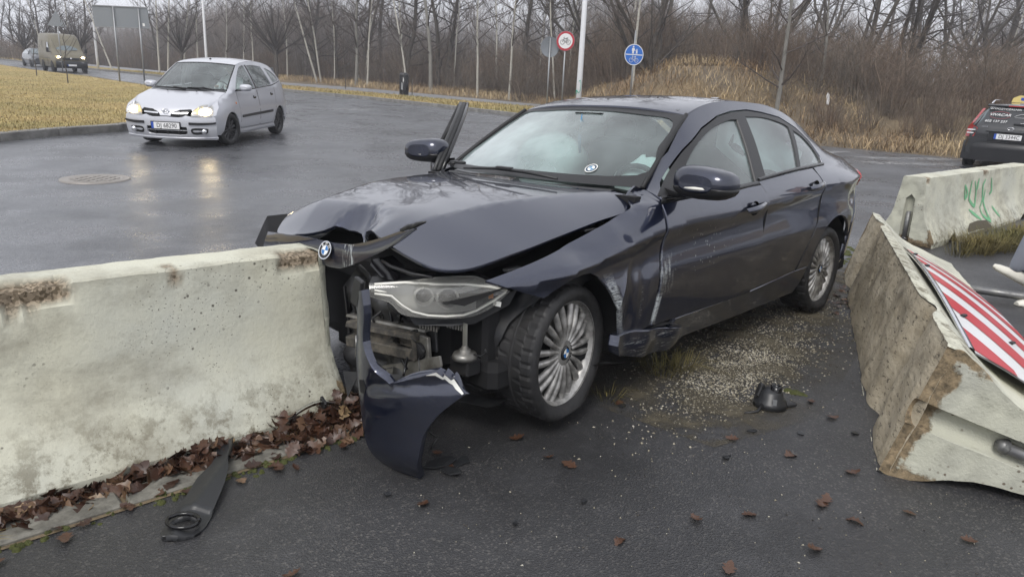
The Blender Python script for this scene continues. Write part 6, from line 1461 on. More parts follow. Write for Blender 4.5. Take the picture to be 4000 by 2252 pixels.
for n_, c_ in (('dl', J['dl']), ('dr', J['dr'])):
    V, E, R_ = [c_], [], [.03]; c0 = Vector(c_); V.append(tuple(c0 + Vector((-.03, 0, -.07)))); E.append((0, 1)); R_.append(.032)
    for k, (dy, ln) in enumerate(((-.03, .06), (-.012, .075), (.008, .078), (.026, .07))):
        a = len(V); V += [tuple(c0 + Vector((-.035, dy, -.10))), tuple(c0 + Vector((-.045, dy, -.10 - ln * .6))), tuple(c0 + Vector((-.03, dy, -.10 - ln)))]; E += [(1, a), (a, a + 1), (a + 1, a + 2)]; R_ += [.010, .009, .007]
    a = len(V); V += [tuple(c0 + Vector((-.06, -.02, -.07))), tuple(c0 + Vector((-.075, -.02, -.11)))]; E += [(1, a), (a, a + 1)]; R_ += [.011, .008]
    skinned('hand', V, E, R_, 'skin_tone', pw_, sub=1)
# ================================================================== posts and signs
simple('galvanised', (.30, .31, .32), .45, .6)
simple('post_white', (.62, .63, .65), .5); simple('sign_grey', (.22, .24, .26), .5)
simple('sign_red', (.40, .02, .035), .4); simple('sign_white', (.72, .72, .72), .4); simple('sign_blue', (.02, .14, .52), .4); simple('sign_ink', (.015, .02, .025), .5); simple('spray_teal', (.03, .35, .24), .6)
def pole_z(x, y): return float(hz(x, y)[0])
def face_mat(c, yaw):
    """frame whose z looks along yaw (towards the viewer), y up"""
    n = Vector((math.cos(yaw), math.sin(yaw), 0)); u = Vector((0, 0, 1)); r = u.cross(n); m_ = Matrix((r, u, n)).transposed().to_4x4(); m_.translation = Vector(c); return m_
def disc(parent, name, m, r, z, r0=0.0, n=40, half=None, thick=0.0):
    b = MB()
    if half is None:
        b.lathe([(r0, z - thick), (r, z - thick), (r, z), (r0, z)] if thick else [(r0, z), (r, z)], n)
    else:
        a0, a1 = half; pts = [(r * math.cos(a), r * math.sin(a), z) for a in np.linspace(a0, a1, n)]; b.add(pts, [tuple(range(n))])
    o = b.build(name, m, parent, fix=bool(thick)); return o
def bicycle(parent, m, c, s, z):
    b = MB(); q = lambda x, y: (c[0] + x * s, c[1] + y * s, z); w = .045 * s
    for cx in (-.52, .52): b.tube([q(cx + .36 * math.cos(a), -.18 + .36 * math.sin(a)) for a in np.linspace(0, 2 * math.pi, 25)], w * .8, 4, cap=False)
    for P in ([(-.52, -.18), (-.28, .38), (-.05, -.20), (.28, .40), (.52, -.18), (-.05, -.20)], [(-.28, .38), (.27, .36)], [(-.28, .38), (-.32, .55), (-.18, .62)], [(.12, .46), (.42, .50)], [(.28, .40), (.26, .48)]): b.tube([q(*p) for p in P], w, 4)
    o = b.build('bicycle_symbol', m, parent); return o
def post(name, label, cat, x, y, h, r=.03, m='galvanised', group=None):
    z = pole_z(x, y); e = empty(name, (x, y, z), label=label, cat=cat, group=group)
    MB().tube([(0, 0, -.2), (0, 0, h)], r, 10).build('post', m, e); return e
e = post('prohibition_sign', 'round red-rimmed sign with a black bicycle on a grey post', 'sign', 1.56, 27.5, 2.75); cz_ = 3.58 - e.location.z; yaw = R(-108)
pl = MB().lathe([(0, -.012), (.35, -.012), (.352, 0), (.345, .006), (0, .006)], 44).build('sign_plate', 'sign_grey', e); pl.matrix_local = face_mat((0, -.04, cz_), yaw)
disc(pl, 'red_ring', 'sign_red', .342, .008, .265); disc(pl, 'white_field', 'sign_white', .266, .0085); bicycle(pl, 'sign_ink', (0, 0), .22, .012)
e = post('shared_path_sign', 'round blue sign with walkers above a white bicycle, on a grey post', 'sign', 3.87, 25.8, 2.45); cz_ = 3.10 - e.location.z
pl = MB().lathe([(0, -.012), (.355, -.012), (.357, 0), (.35, .006), (0, .006)], 44).build('sign_plate', 'sign_grey', e); pl.matrix_local = face_mat((0, -.04, cz_), R(-76))
disc(pl, 'white_rim', 'sign_white', .352, .008, .325); disc(pl, 'blue_field', 'sign_blue', .327, .0085)
MB().box((0, .0, .011), (.62, .03, .004)).build('dividing_bar', 'sign_white', pl); bicycle(pl, 'sign_white', (0, -.15), .19, .013)
b = MB(); b.lathe([(0, .012), (.03, .012)], 14, 'Z', (-.04, .262, 0)); b.add([(-.085, .22, .012), (-.0, .22, .012), (.012, .14, .012), (-.012, .12, .012), (-.012, .03, .012), (-.04, .03, .012), (-.045, .11, .012), (-.055, .03, .012), (-.085, .03, .012), (-.075, .13, .012), (-.1, .12, .012)], [tuple(range(11))])
b.lathe([(0, .012), (.02, .012)], 12, 'Z', (.09, .175, 0)); b.add([(.065, .15, .012), (.115, .15, .012), (.12, .09, .012), (.115, .03, .012), (.095, .03, .012), (.09, .08, .012), (.08, .03, .012), (.06, .03, .012)], [tuple(range(8))]); b.tube([(.0, .18, .012), (.04, .13, .012), (.07, .14, .012)], .009, 4)
b.build('walkers_symbol', 'sign_white', pl, fix=False)
e = post('sign_back', 'plain grey back of a round sign left of the bicycle sign', 'sign', 1.0, 27.6, 2.75); cz_ = 3.36 - e.location.z
pl = MB().lathe([(0, -.010), (.36, -.010), (.37, .0), (.37, .012), (.36, .006), (0, .006)], 44).build('sign_plate', 'sign_grey', e); pl.matrix_local = face_mat((0, .05, cz_), R(-70))
for y in (-.16, .18): MB().box((0, y, .012), (.20, .02, .016), bev=.003).build('clamp', 'galvanised', pl)
e = empty('direction_board', (-20.0, 36.9, pole_z(-20, 36.9)), label='large rectangular grey sign back on two posts behind the grass island', cat='sign')
z0 = e.location.z; ca, sa = math.cos(R(28)), math.sin(R(28))
bq = lambda a, o_=0.0: (a * ca - o_ * sa, a * sa + o_ * ca)
bp_ = MB(); bp_.box((0, 0, 0), (2.42, .03, 1.02), bev=.006); bo2 = bp_.build('sign_plate', 'sign_grey', e); bo2.location = (0, 0, 4.49 - z0); bo2.rotation_euler = (0, R(-2.5), R(28))
for a in (-.33, .78):
    x_, y_ = bq(a, -.05); MB().tube([(x_, y_, -.3), (x_, y_, 4.95 - z0)], .04, 10).build('post', 'galvanised', e)
for z in (-.48, .48): MB().box((0, -.03, z), (2.42, .03, .04)).build('stiffener', 'galvanised', bo2)
MB().box((.95, -.018, -.33), (.10, .006, .14)).build('paper_label', 'plate_white', bo2)
e = post('warning_sign_back', 'grey back of a triangular sign on a post in front of the olive van', 'sign', -29.6, 47.0, 3.9, .035); cz_ = 5.0 - e.location.z
tp = smooth_poly([(-.50, -.38), (.50, -.38), (0, .50)], (), 1); pl = MB().prism([(-.46, -.40), (.46, -.40), (.50, -.36), (.04, .46), (-.04, .46), (-.50, -.36)], -.01, .01).build('sign_plate', 'sign_grey', e); pl.matrix_local = face_mat((0, -.05, cz_), R(-62))
for x, y, top, r, lb in ((2.10, 26.5, 9.0, .105, 'thick white lamp post with a green scribble behind the saloon roof'), (-20.2, 46.9, 9.5, .085, 'thin white lamp post rising behind the silver people carrier'), (-36.0, 62.0, 9.5, .10, 'white lamp post beside the big grey sign back at far left')):
    z = pole_z(x, y); e = empty('lamp_post', (x, y, z), label=lb, cat='lamp post', group='white lamp posts along the road')
    MB().tube([(0, 0, -.2), (0, 0, 1.2), (0, 0, top)], [r, r * .97, r * .55], 16).build('post', 'post_white', e)
    MB().tube([(0, 0, top), (.1, -.5, top + .15), (.2, -1.2, top + .2)], [.05, .045, .04], 10).build('arm', 'post_white', e)
    MB().box((.27, -1.6, top + .2), (.22, .6, .10), Matrix.Rotation(.16, 3, 'Z'), bev=.03).build('lantern', 'sign_grey', e)
    if x > 0:
        MB().tube([(-.03 + .075 * math.sin(q * 5), -.104 + .02 * abs(math.sin(q * 5)), 1.15 - .5 * q + .12 * math.sin(q * 9)) for q in np.linspace(0, 1, 22)], .014, 4).build('scribble', 'spray_teal', e)
z = pole_z(-6.24, 38.8); e = empty('litter_bin', (-6.24, 38.8, z), label='black cylindrical litter bin with a domed top on the far verge', cat='bin')
MB().lathe([(0, .0), (.22, .0), (.235, .03), (.235, 1.02), (.20, 1.03)], 26).build('bin_body', 'gloss_black', e); MB().lathe([(.24, 1.0), (.245, 1.06), (.20, 1.13), (.10, 1.165), (0, 1.17)], 26).build('bin_lid', 'black_plastic', e)
for a in np.linspace(0, 2 * math.pi, 19)[:-1]: MB().box((.237 * math.cos(a), .237 * math.sin(a), .52), (.012, .03, .94), Matrix.Rotation(a, 3, 'Z')).build('bin_slat', 'cover_black', e)
MB().add([(-.12, -.243, .30), (-.02, -.25, .28), (-.03, -.25, .62), (-.10, -.245, .66)], [(0, 1, 2, 3)]).build('torn_sticker', 'galvanised', e)

# ================================================================== bare trees
def bark(name, c0, c1, sc=6):
    t = NT(name); v = t.coord(); t.set(col=t.mix(t.ramp(t.noise(t.map(v, (sc, sc, sc * .25)), 1, 5, .7), [(.35, 0), (.7, 1)]), c0, c1), rough=.9); M[name] = t.m
bark('bark_dark', (.045, .038, .032), (.10, .088, .075)); bark('bark_grey', (.15, .145, .13), (.26, .25, .225)); bark('twig_brown', (.060, .048, .042), (.115, .094, .083), 2); bark('twig_dark', (.045, .039, .036), (.085, .073, .067), 2)
t = NT('birch_bark'); v = t.coord(); a = t.noise(t.map(v, (5, 5, 22)), 1, 4, .7); b_ = t.noise(t.map(v, (2, 2, 2.2)), 1, 5, .7)
c = t.mix(t.ramp(a, [(.60, 0), (.66, 1)]), t.mix(b_, (.33, .32, .28), (.52, .50, .45)), (.05, .045, .04)); c = t.mix(t.ramp(b_, [(.60, 0), (.70, .7)]), c, (.10, .09, .075)); t.set(col=c, rough=.85); M['birch_bark'] = t.m
class Arr:
    """fast triangle collector"""
    def __init__(s): s.v, s.f, s.n = [], [], 0
    def add(s, V, F): s.v.append(np.asarray(V, float)); s.f.append(np.asarray(F, int) + s.n); s.n += len(V)
    def twig(s, p, d, ln, r, bend=0.0, rg=None):
        d = np.asarray(d, float); d = d / (np.linalg.norm(d) + 1e-9); p = np.asarray(p, float)
        a = np.cross(d, (.3, .5, .81)); a /= np.linalg.norm(a) + 1e-9; b = np.cross(d, a)
        c = [p + (a * math.cos(k) + b * math.sin(k)) * r for k in (0, 2.09, 4.19)]
        tip = p + d * ln + np.array([0, 0, bend])
        s.add(c + [tip], [(0, 1, 3), (1, 2, 3), (2, 0, 3)])
    def tube(s, P, rad, seg=3):
        P = np.asarray(P, float); n = len(P); V = []; 
        for i in range(n):
            d = P[min(i + 1, n - 1)] - P[max(i - 1, 0)]; d /= np.linalg.norm(d) + 1e-9
            a = np.cross(d, (.31, .5, .81)); a /= np.linalg.norm(a) + 1e-9; b = np.cross(d, a)
            for k in range(seg): q = 2 * math.pi * k / seg; V.append(P[i] + (a * math.cos(q) + b * math.sin(q)) * rad[i])
        F = []
        for i in range(n - 1):
            for k in range(seg):
                j = (k + 1) % seg; F += [(i * seg + k, i * seg + j, i * seg + seg + j), (i * seg + k, i * seg + seg + j, i * seg + seg + k)]
        s.add(V, F)
    def arrays(s): return np.concatenate(s.v), np.concatenate(s.f)
def mesh_np(name, V, F, m, smooth=True):
    me = bpy.data.meshes.new(name); me.vertices.add(len(V)); me.vertices.foreach_set('co', np.asarray(V, np.float32).ravel())
    k = F.shape[1]; me.loops.add(F.size); me.loops.foreach_set('vertex_index', F.astype(np.int32).ravel()); me.polygons.add(len(F))
    me.polygons.foreach_set('loop_start', np.arange(0, F.size, k, dtype=np.int32)); me.polygons.foreach_set('loop_total', np.full(len(F), k, np.int32))
    if smooth: me.polygons.foreach_set('use_smooth', np.ones(len(F), bool))
    me.update(); me.materials.append(M[m] if isinstance(m, str) else m); return me
def make_tree(seed, H, r0, style):
    """bare tree: trunk mesh data and crown mesh data"""
    rg = random.Random(seed); T_, C_ = Arr(), Arr(); up = np.array([0, 0, 1.0])
    def poly(p, d, ln, n, wig, lift=0.0):
        P = [np.array(p, float)]; d = np.array(d, float); d /= np.linalg.norm(d)
        for k in range(n):
            d = d + np.array([rg.gauss(0, wig), rg.gauss(0, wig), rg.gauss(0, wig * .6) + lift]); d /= np.linalg.norm(d); P.append(P[-1] + d * ln / n)
        return P, d
    def rdir(d, ang):
        a = np.cross(d, [rg.gauss(0, 1), rg.gauss(0, 1), rg.gauss(0, 1)]); a /= np.linalg.norm(a) + 1e-9; v_ = d * math.cos(ang) + a * math.sin(ang); return v_
    def spray(P, r, ln, n, dens_):
        for k in range(n):
            q = rg.uniform(.15, 1.0); i = min(int(q * (len(P) - 1)), len(P) - 2); p = P[i] + (P[i + 1] - P[i]) * rg.random(); d = P[i + 1] - P[i]; d = d / (np.linalg.norm(d) + 1e-9)
            dd = rdir(d, rg.uniform(.35, .95)) + up * .25; l2 = ln * rg.uniform(.5, 1.2) * (1.15 - q * .5); P2, _ = poly(p, dd, l2, 2, .14, .05); C_.tube(P2, [r * .55, r * .35, r * .12], 3)
            for j in range(dens_):
                p3 = P2[1] + (P2[2] - P2[1]) * rg.random() if rg.random() < .7 else P2[0] + (P2[1] - P2[0]) * rg.random()
                C_.twig(p3, rdir(dd / np.linalg.norm(dd), rg.uniform(.3, 1.0)) + up * .2, l2 * rg.uniform(.3, .75), r * .26)
    if style == 'birch':
        P, _ = poly((0, 0, -.3), (rg.gauss(0, .02), rg.gauss(0, .02), 1), H, 12, .035, .03); T_.tube(P, [r0 * (1 - .85 * i / 12) for i in range(13)], 8)
        for k in range(38):
            q = rg.uniform(.16, .98); i = int(q * 12); p = P[min(i, 11)] + (P[min(i, 11) + 1] - P[min(i, 11)]) * rg.random(); a = rg.uniform(0, 6.28); el = rg.uniform(.5, 1.0)
            P2, d2 = poly(p, (math.cos(a), math.sin(a), el), (1.0 - q * .6) * H * .25 * rg.uniform(.6, 1.2), 4, .14, .04); C_.tube(P2, [r0 * .48 * (1 - q * .5) * (1 - .8 * j / 4) for j in range(5)], 4); spray(P2, .026, .85, 8, 6)
    elif style == 'round':
        P, _ = poly((0, 0, -.2), (0, 0, 1), H * .34, 4, .03); T_.tube(P, [r0, r0 * .95, r0 * .9, r0 * .85, r0 * .8], 8)
        for k in range(30):
            a = rg.uniform(0, 6.28); el = rg.uniform(.5, 2.2); P2, d2 = poly(P[-1] + up * rg.uniform(-.5, .15), (math.cos(a), math.sin(a), el), H * .62 * rg.uniform(.65, 1.05), 5, .10, .05)
            C_.tube(P2, [r0 * .38 * (1 - .85 * j / 5) for j in range(6)], 4); spray(P2, .016, .95, 11, 6)
    else:
        stems = 1 if style == 'oak' else rg.choice((3, 4, 5))
        for s_ in range(stems):
            a = rg.uniform(0, 6.28); ln_ = .0 if stems == 1 else rg.uniform(.25, .7); P, _ = poly((math.cos(a) * .15 * (stems > 1), math.sin(a) * .15 * (stems > 1), -.3), (math.cos(a) * ln_ + (.45 if style == 'willow' else 0), math.sin(a) * ln_, 1), H * rg.uniform(.8, 1.05), 9, .10, .04); rs = r0 * (1 if stems == 1 else .6)
            T_.tube(P, [rs * (1 - .8 * i / 9) for i in range(10)], 7)
            for k in range(22 if stems == 1 else 11):
                q = rg.uniform(.15, .98); i = min(int(q * 9), 8); p = P[i] + (P[i + 1] - P[i]) * rg.random(); a2 = rg.uniform(0, 6.28)
                P2, d2 = poly(p, (math.cos(a2), math.sin(a2), rg.uniform(.1, 1.0)), (1.05 - q * .6) * H * .36 * rg.uniform(.6, 1.1), 5, .20, .04); C_.tube(P2, [rs * .32 * (1 - q * .4) * (1 - .85 * j / 5) for j in range(6)], 4); spray(P2, .014, .9, 8, 5)
    return T_.arrays(), C_.arrays()
PT = {}
def proto(key, seed, H, r0, style, tm, cm):
    a, b = make_tree(seed, H, r0, style); PT.setdefault(key, []).append((mesh_np(key + '_trunk', *a, tm), mesh_np(key + '_crown', *b, cm)))
for k in range(4): proto('birch', 100 + k, 12.5 + k, .055 + .008 * k, 'birch', 'birch_bark', 'twig_brown')
for k in range(2): proto('greybirch', 140 + k, 13, .12, 'birch', 'bark_grey', 'twig_brown')
for k in range(2): proto('round', 200 + k, 6.6, .13, 'round', 'bark_dark', 'twig_dark')
for k in range(3): proto('oak', 300 + k, 11, .19, 'oak', 'bark_dark', 'twig_dark')
for k in range(3): proto('willow', 400 + k, 8.5, .20, 'willow', 'bark_dark', 'twig_dark')
TREES = []
def plant(key, name, x, y, label, group=None, lean=0.0, sc=1.0, rz=None, cat='tree', var=None, dz=0.0):
    rg = random.Random(int(x * 131 + y * 17)); tm, cm = PT[key][rg.randrange(len(PT[key])) if var is None else var % len(PT[key])]
    e = empty(name, (x, y, float(hz(x, y)[0]) + dz), label=label, cat=cat, group=group); e.rotation_euler = (0, math.atan(lean), 0) if rz is None else (0, math.atan(lean), rz)
    e.scale = (sc, sc, sc)
    for nm, me in (('trunk', tm), ('crown', cm)):
        o = bpy.data.objects.new(nm, me); col.objects.link(o); o.parent = e
        o.rotation_euler = (0, 0, rg.uniform(0, 6.28))
    e.children[1].rotation_euler = e.children[0].rotation_euler; TREES.append(e); return e
GB = 'white birches in the wood beyond the footpath'; LB = 'slender white-barked birch among the trees beyond the footpath'
for x, y, ln, lb in ((-15.15, 54, -.30, 'thin birch leaning left, behind the grey rounded roadside tree'), (-15.1, 55, -.09, None), (-14.5, 56.5, 0, None), (-10.6, 50, 0, None), (-7.2, 46, -.17, 'birch leaning left just behind the litter bin'), (-2.5, 42, 0, 'straight white birch left of the round sign back, second from the signs'),
                     (-.66, 40, 0, 'straight white birch nearest to the left of the round sign back'), (1.81, 38, -.1, 'birch standing between the two round signs'), (2.6, 40, .02, None), (4.35, 28.6, .012, 'white birch trunk right behind the blue sign'), (-28.8, 58, .0, None), (-28.1, 58, .13, 'forked white birch right of the large grey sign back'), (-27.4, 59, .08, None),
                     (-33.7, 60, -.36, 'birch leaning far left beside the left lamp post'), (-40.8, 66, .08, None), (-42.9, 66, -.2, None), (-27.5, 62, .04, None), (-25.2, 62, .08, None), (-22.9, 60, .06, None), (-22, 60, .03, None), (-19.6, 61, 0, None), (-12.4, 58, .03, None), (-9.0, 56, -.04, None), (-4.8, 52, .05, None), (-1.7, 50, -.03, None), (1.2, 49, .02, None), (6.5, 44, .03, None)):
    plant('birch', 'birch_tree', x, y, lb or LB, None if lb else GB, ln)
plant('greybirch', 'poplar_tree', -11.33, 50, 'grey-barked tree with side branches above the thin stake', None, 0); plant('greybirch', 'poplar_tree', -5.7, 46, 'tall thick grey trunk standing behind the litter bin', None, 0, 1.1)
plant('greybirch', 'aspen_tree', 7.95, 22.6, 'pale grey young tree on the grassy mound behind the saloon roof', None, .03, .62)
plant('greybirch', 'aspen_tree', 10.6, 26, 'small grey sapling trunk in the red-brown scrub right of the mound', None, .02, .45)
LR = 'rounded roadside tree with a dense bare crown'; plant('round', 'linden_tree', -17.2, 51.2, 'rounded bare tree directly behind the silver people carrier', None, 0, 1.05)
for x, y, lb in ((-47.5, 70, 'rounded bare tree at the far left edge'), (-44.0, 67, 'rounded bare tree just left of the olive van'), (-38.3, 63.6, 'rounded bare tree rising behind the olive van'), (-26.5, 57.0, 'young bare tree behind the posts of the large grey sign back')): plant('round', 'linden_tree', x, y, lb, None, 0, .95)
GO = 'dark leafless trees filling the wood'; LO = 'dark leafless tree deep in the wood beyond the road'
rg = random.Random(5)
for k in range(105):
    y = rg.uniform(54, 108) if k % 2 else rg.uniform(48, 64); x = rg.uniform(-.95 * y, (.80 if k % 3 else -.25) * y)
    if not 12 < beyond(x, y)[0] < 45: continue
    plant('oak', 'bare_tree', x, y, LO, GO, rg.uniform(-.06, .06), rg.uniform(.75, 1.15))
LEFTW = ((-66, 100), (-70, 101), (-62, 97), (-74, 108), (-59, 93), (-55, 88), (-78, 106), (-66, 108), (-72, 116), (-50, 84), (-81, 114))
for x, y in LEFTW: plant('oak', 'bare_tree', x, y, LO, GO, 0, rg.uniform(.9, 1.2))
for x, y, sc, ln, lb in ((6.0, 34, 1.0, 0, 'dark twisted tree right of the blue sign'), (9.6, 32, 1.05, .02, 'thick forked dark tree above the grassy mound'), (14.5, 33, 1.1, .1, 'many-stemmed dark tree with stems leaning right above the scrub'), (17.5, 34, 1.1, .2, 'spreading dark tree arching towards the black estate car'), (12.2, 36, 1.0, .0, 'dark multi-stem tree behind the mound'), (20.5, 36, 1.0, .1, 'dark leaning tree above the black estate car'), (24.5, 38, 1.0, .05, 'dark tree beyond the right edge of the scrub'), (5.0, 40, 1.0, -.05, 'dark bushy tree behind the white lamp post'), (16.0, 42, 1.1, 0, 'tall dark tree farther back above the scrub')):
    plant('willow', 'willow_tree', x, y, lb, None, ln, sc)
for x, y, ln in ((26.7, 45, .14), (28.0, 48, .05), (23.5, 46, .12), (30.5, 47, .1)): plant('birch', 'birch_tree', x, y, 'pale birch leaning right in the wood above the black estate car', 'pale birches at the upper right', ln)
plant('willow', 'willow_tree', 5.4, 30, 'short dark trunk leaning hard right beside the blue sign', None, .55, .42)
# young trees tied on the island and verge
for x, y, h, lb in ((-26.0, 39.0, 2.9, 'spindly bare sapling on the grass in front of the van tail'), (-20.3, 32.5, 2.9, 'spindly bare sapling on the grass nearest to the van bonnet'), (-10.0, 41.4, 4.6, 'thin young tree on the verge right of the rounded tree')):
    e = empty('sapling', (x, y, gzf(x, y) + .1), label=lb, cat='sapling'); rr = random.Random(int(y)); b = Arr(); P = [np.array((rr.gauss(0, .02) * k, rr.gauss(0, .02) * k, h * k / 6)) for k in range(7)]
    tr_ = Arr(); tr_.tube(P, [.026 - .003 * k for k in range(7)], 6); o = bpy.data.objects.new('trunk', mesh_np('trunk', *tr_.arrays(), 'bark_dark')); col.objects.link(o); o.parent = e
    for k in range(9): p = P[2] + (P[6] - P[2]) * rr.random(); a = rr.uniform(0, 6.28); q = np.array([math.cos(a), math.sin(a), 1.1]); b.tube([p, p + q * .35, p + q * .6 + [0, 0, .2]], [.010, .008, .004], 3)
    o = bpy.data.objects.new('crown', mesh_np('crown', *b.arrays(), 'twig_dark')); col.objects.link(o); o.parent = e
e = empty('marker_stake', (-5.67, 37.9, gzf(-5.67, 37.9)), label='short thin stake beside the litter bin', cat='stake'); MB().tube([(0, 0, 0), (.01, 0, .95)], .02, 6).build('stake', 'bark_dark', e)

# ------------------------------------------------------------------ stuff: undergrowth, far wood, dry grass, lawns
def ground_stuff(name, m, V, F, label): o = link(name, mesh_np(name, V, F, m, False)); tag(o, label, None, None, 'stuff'); return o
def bush_proto(seed, h, stems, spread, twigs, r):
    rg = random.Random(seed); A = Arr()
    for s_ in range(stems):
        a = rg.uniform(0, 6.28); rad = abs(rg.gauss(0, .35)); p = np.array([math.cos(a) * rad, math.sin(a) * rad, -.1]); d = np.array([math.cos(a) * spread * rg.random(), math.sin(a) * spread * rg.random(), 1.0]); l = h * rg.uniform(.55, 1.1)
        P = [p, p + d * l * .4, p + d * l * .75 + np.array([rg.gauss(0, .12), rg.gauss(0, .12), 0]), p + d * l + np.array([rg.gauss(0, .25), rg.gauss(0, .25), -abs(rg.gauss(0, .12))])]
        A.tube(P, [r, r * .8, r * .5, r * .18], 3)
        for k in range(twigs):
            q = rg.uniform(.2, 1); i = min(int(q * 3), 2); p2 = P[i] + (P[i + 1] - P[i]) * rg.random(); A.twig(p2, (rg.gauss(0, .6), rg.gauss(0, .6), rg.uniform(.2, 1.2)), h * rg.uniform(.12, .34), r * .42)
    return A.arrays()
def scatter(protos, pts):
    """pts: x,y,z,scale,rot"""
    V, F, n = [], [], 0
    for i, (x, y, z, s, r) in enumerate(pts):
        v_, f_ = protos[i % len(protos)]; c, s_ = math.cos(r) * s, math.sin(r) * s
        V.append(np.stack([v_[:, 0] * c - v_[:, 1] * s_ + x, v_[:, 0] * s_ + v_[:, 1] * c + y, v_[:, 2] * s + z], -1)); F.append(f_ + n); n += len(v_)
    return np.concatenate(V), np.concatenate(F)
def stemmat(name, c0, c1, c2):
    t = NT(name); v = t.coord(); ri = t.n.new('ShaderNodeNewGeometry').outputs['Random Per Island']
    c = t.mix(t.ramp(t.noise(v, .35, 3), [(.4, 0), (.62, 1)]), t.mix(t.noise(v, 3), c0, c1), c2)
    t.set(col=t.mix(1.0, c, t.ramp(ri, [(0, .45), (.6, .95), (.93, 1.3), (1, 2.1)]), 'MULTIPLY'), rough=.9); M[name] = t.m
stemmat('scrub', (.10, .083, .066), (.20, .165, .13), (.16, .112, .078)); stemmat('far_twigs', (.18, .16, .152), (.26, .235, .222), (.20, .17, .15)); stemmat('straw', (.38, .285, .16), (.54, .42, .25), (.30, .205, .115)); stemmat('lawn_blades', (.36, .275, .13), (.50, .39, .20), (.27, .235, .10))
rg = random.Random(21); bp1 = [bush_proto(500 + k, 2.2, 26, .55, 9, .012) for k in range(5)]; pts = []
for k in range(14000):
    y = rg.uniform(19, 62) if k % 3 else rg.uniform(50, 100); x = rg.uniform(-.95 * y, (1.15 if k % 3 else -.3) * y); d = beyond(x, y)[0]
    lim = 12.5 if x < 0 else (8.5 if x < 7.5 else 2.4)
    if d < lim or d > lim + 20: continue
    if x > 3 and x < 8.6 and d < 8: continue
    if rg.random() < (d - lim) / 30: continue
    near_ = min(1, max(.35, (d - lim) / 4 + .4)); pts.append((x, y, float(hz(x, y)[0]), rg.uniform(.40, 1.25) * near_ * (.90 if x > 8 else .95), rg.uniform(0, 6.28)))
pts = [q for q in pts if q[1] < 34][:330] + [(q[0], q[1], q[2], q[3] * 1.35, q[4]) for q in pts if q[1] >= 34][:760]; pts += [(q[0] + rg.gauss(0, 4), q[1] + rg.gauss(0, 3), float(hz(*q)[0]), rg.uniform(1.3, 2.1), rg.uniform(0, 6)) for q in LEFTW for _ in range(9)]
V, F = scatter(bp1, pts); ground_stuff('undergrowth', 'scrub', V, F, 'tangle of leafless red-brown scrub and saplings under the trees')
rg = random.Random(22); bp2 = [bush_proto(520 + k, 6.6, 20, .36, 18, .015) for k in range(4)]; pts = []
while len(pts) < 680:
    y = rg.uniform(58, 118); x = rg.uniform(-1.1 * y, (1.15 if len(pts) % 2 else -.25) * y)
    if 15 < beyond(x, y)[0] < 48: pts.append((x, y, float(hz(x, y)[0]), rg.uniform(.7, 1.25), rg.uniform(0, 6.28)))
V, F = scatter(bp2, pts); ground_stuff('far_wood', 'far_twigs', V, F, 'far grey-brown wood of bare trees fading into the mist')
def blades(pts, hmin, hmax, w, bend, seed):
    """pts (n,3): one bent two-piece blade each, 3 triangles"""
    rs = np.random.RandomState(seed); n = len(pts); a = rs.uniform(0, 6.283, n); h = rs.uniform(hmin, hmax, n); b = rs.uniform(.2, 1, n) * bend; d = np.stack([np.cos(a), np.sin(a), 0 * a], -1); s = np.stack([-np.sin(a), np.cos(a), 0 * a], -1); ww = w * rs.uniform(.6, 1.3, n)
    up = np.array([0, 0, 1.0]); p0, p1 = pts - s * ww[:, None], pts + s * ww[:, None]; m_ = pts + d * (h * b * .35)[:, None] + up * (h * .6)[:, None]; m0, m1 = m_ - s * (ww * .7)[:, None], m_ + s * (ww * .7)[:, None]; tp_ = pts + d * (h * b)[:, None] + up * (h * (1 - .35 * b))[:, None]
    V = np.stack([p0, p1, m1, m0, tp_], 1).reshape(-1, 3); k = np.arange(n)[:, None] * 5; F = np.concatenate([k + [0, 1, 2], k + [0, 2, 3], k + [3, 2, 4]]).reshape(-1, 3); return V, F
rs = np.random.RandomState(3); y = rs.uniform(15, 64, 260000); x = rs.uniform(-.82, 1.05, 260000) * y; d = beyond(x, y); lo_ = np.where(x < 1, 8.3, np.where(x < 4, 3.0, .25)); ok = (d > lo_) & (d < lo_ + np.where(x > 11, 2.8, 7.5)); x, y = x[ok], y[ok]; clump = np.sin(x * 1.9 + np.sin(y * 1.3) * 2) * np.sin(y * 1.7 + x * .6); kk = rs.uniform(-1, 1, len(x)) < clump + .55; x, y = x[kk][:85000], y[kk][:85000]
hsc = 1.0; V, F = blades(np.stack([x, y, hz(x, y) - .02], -1), .15, .62, .0075, 2.3, 4); ground_stuff('dry_grass', 'straw', V, F, 'tall straw-coloured dry grass along the edge of the wood and on the mound')
# short lawn on the island and verge
rs = np.random.RandomState(9); n = 640000; y = 12 + 46 * rs.uniform(0, 1, n) ** 1.6; x = rs.uniform(-1.35, -.02, n) * y; P2 = np.stack([x, y], -1); ok = inside(isl, P2); x1, y1 = x[ok], y[ok]; keep = rs.uniform(0, 1, len(x1)) < np.clip(1.25 - (y1 - 13) / 38, .15, 1); x1, y1 = x1[keep][:120000], y1[keep][:120000]
V1, F1 = blades(np.stack([x1, y1, gz(x1, y1) + .12], -1), .03, .085, .0055, 1.5, 10); ground_stuff('island_grass', 'lawn_blades', V1, F1, 'short yellowed grass covering the traffic island')
vp = offl(FEs, .3) + [(5.2, 24.5), (3.6, 30.6)] + pn[::-1][1:]; y = rs.uniform(22, 60, 150000); x = rs.uniform(-.75, .2, 150000) * y; ok = inside(vp, np.stack([x, y], -1)); x, y = x[ok][:26000], y[ok][:26000]
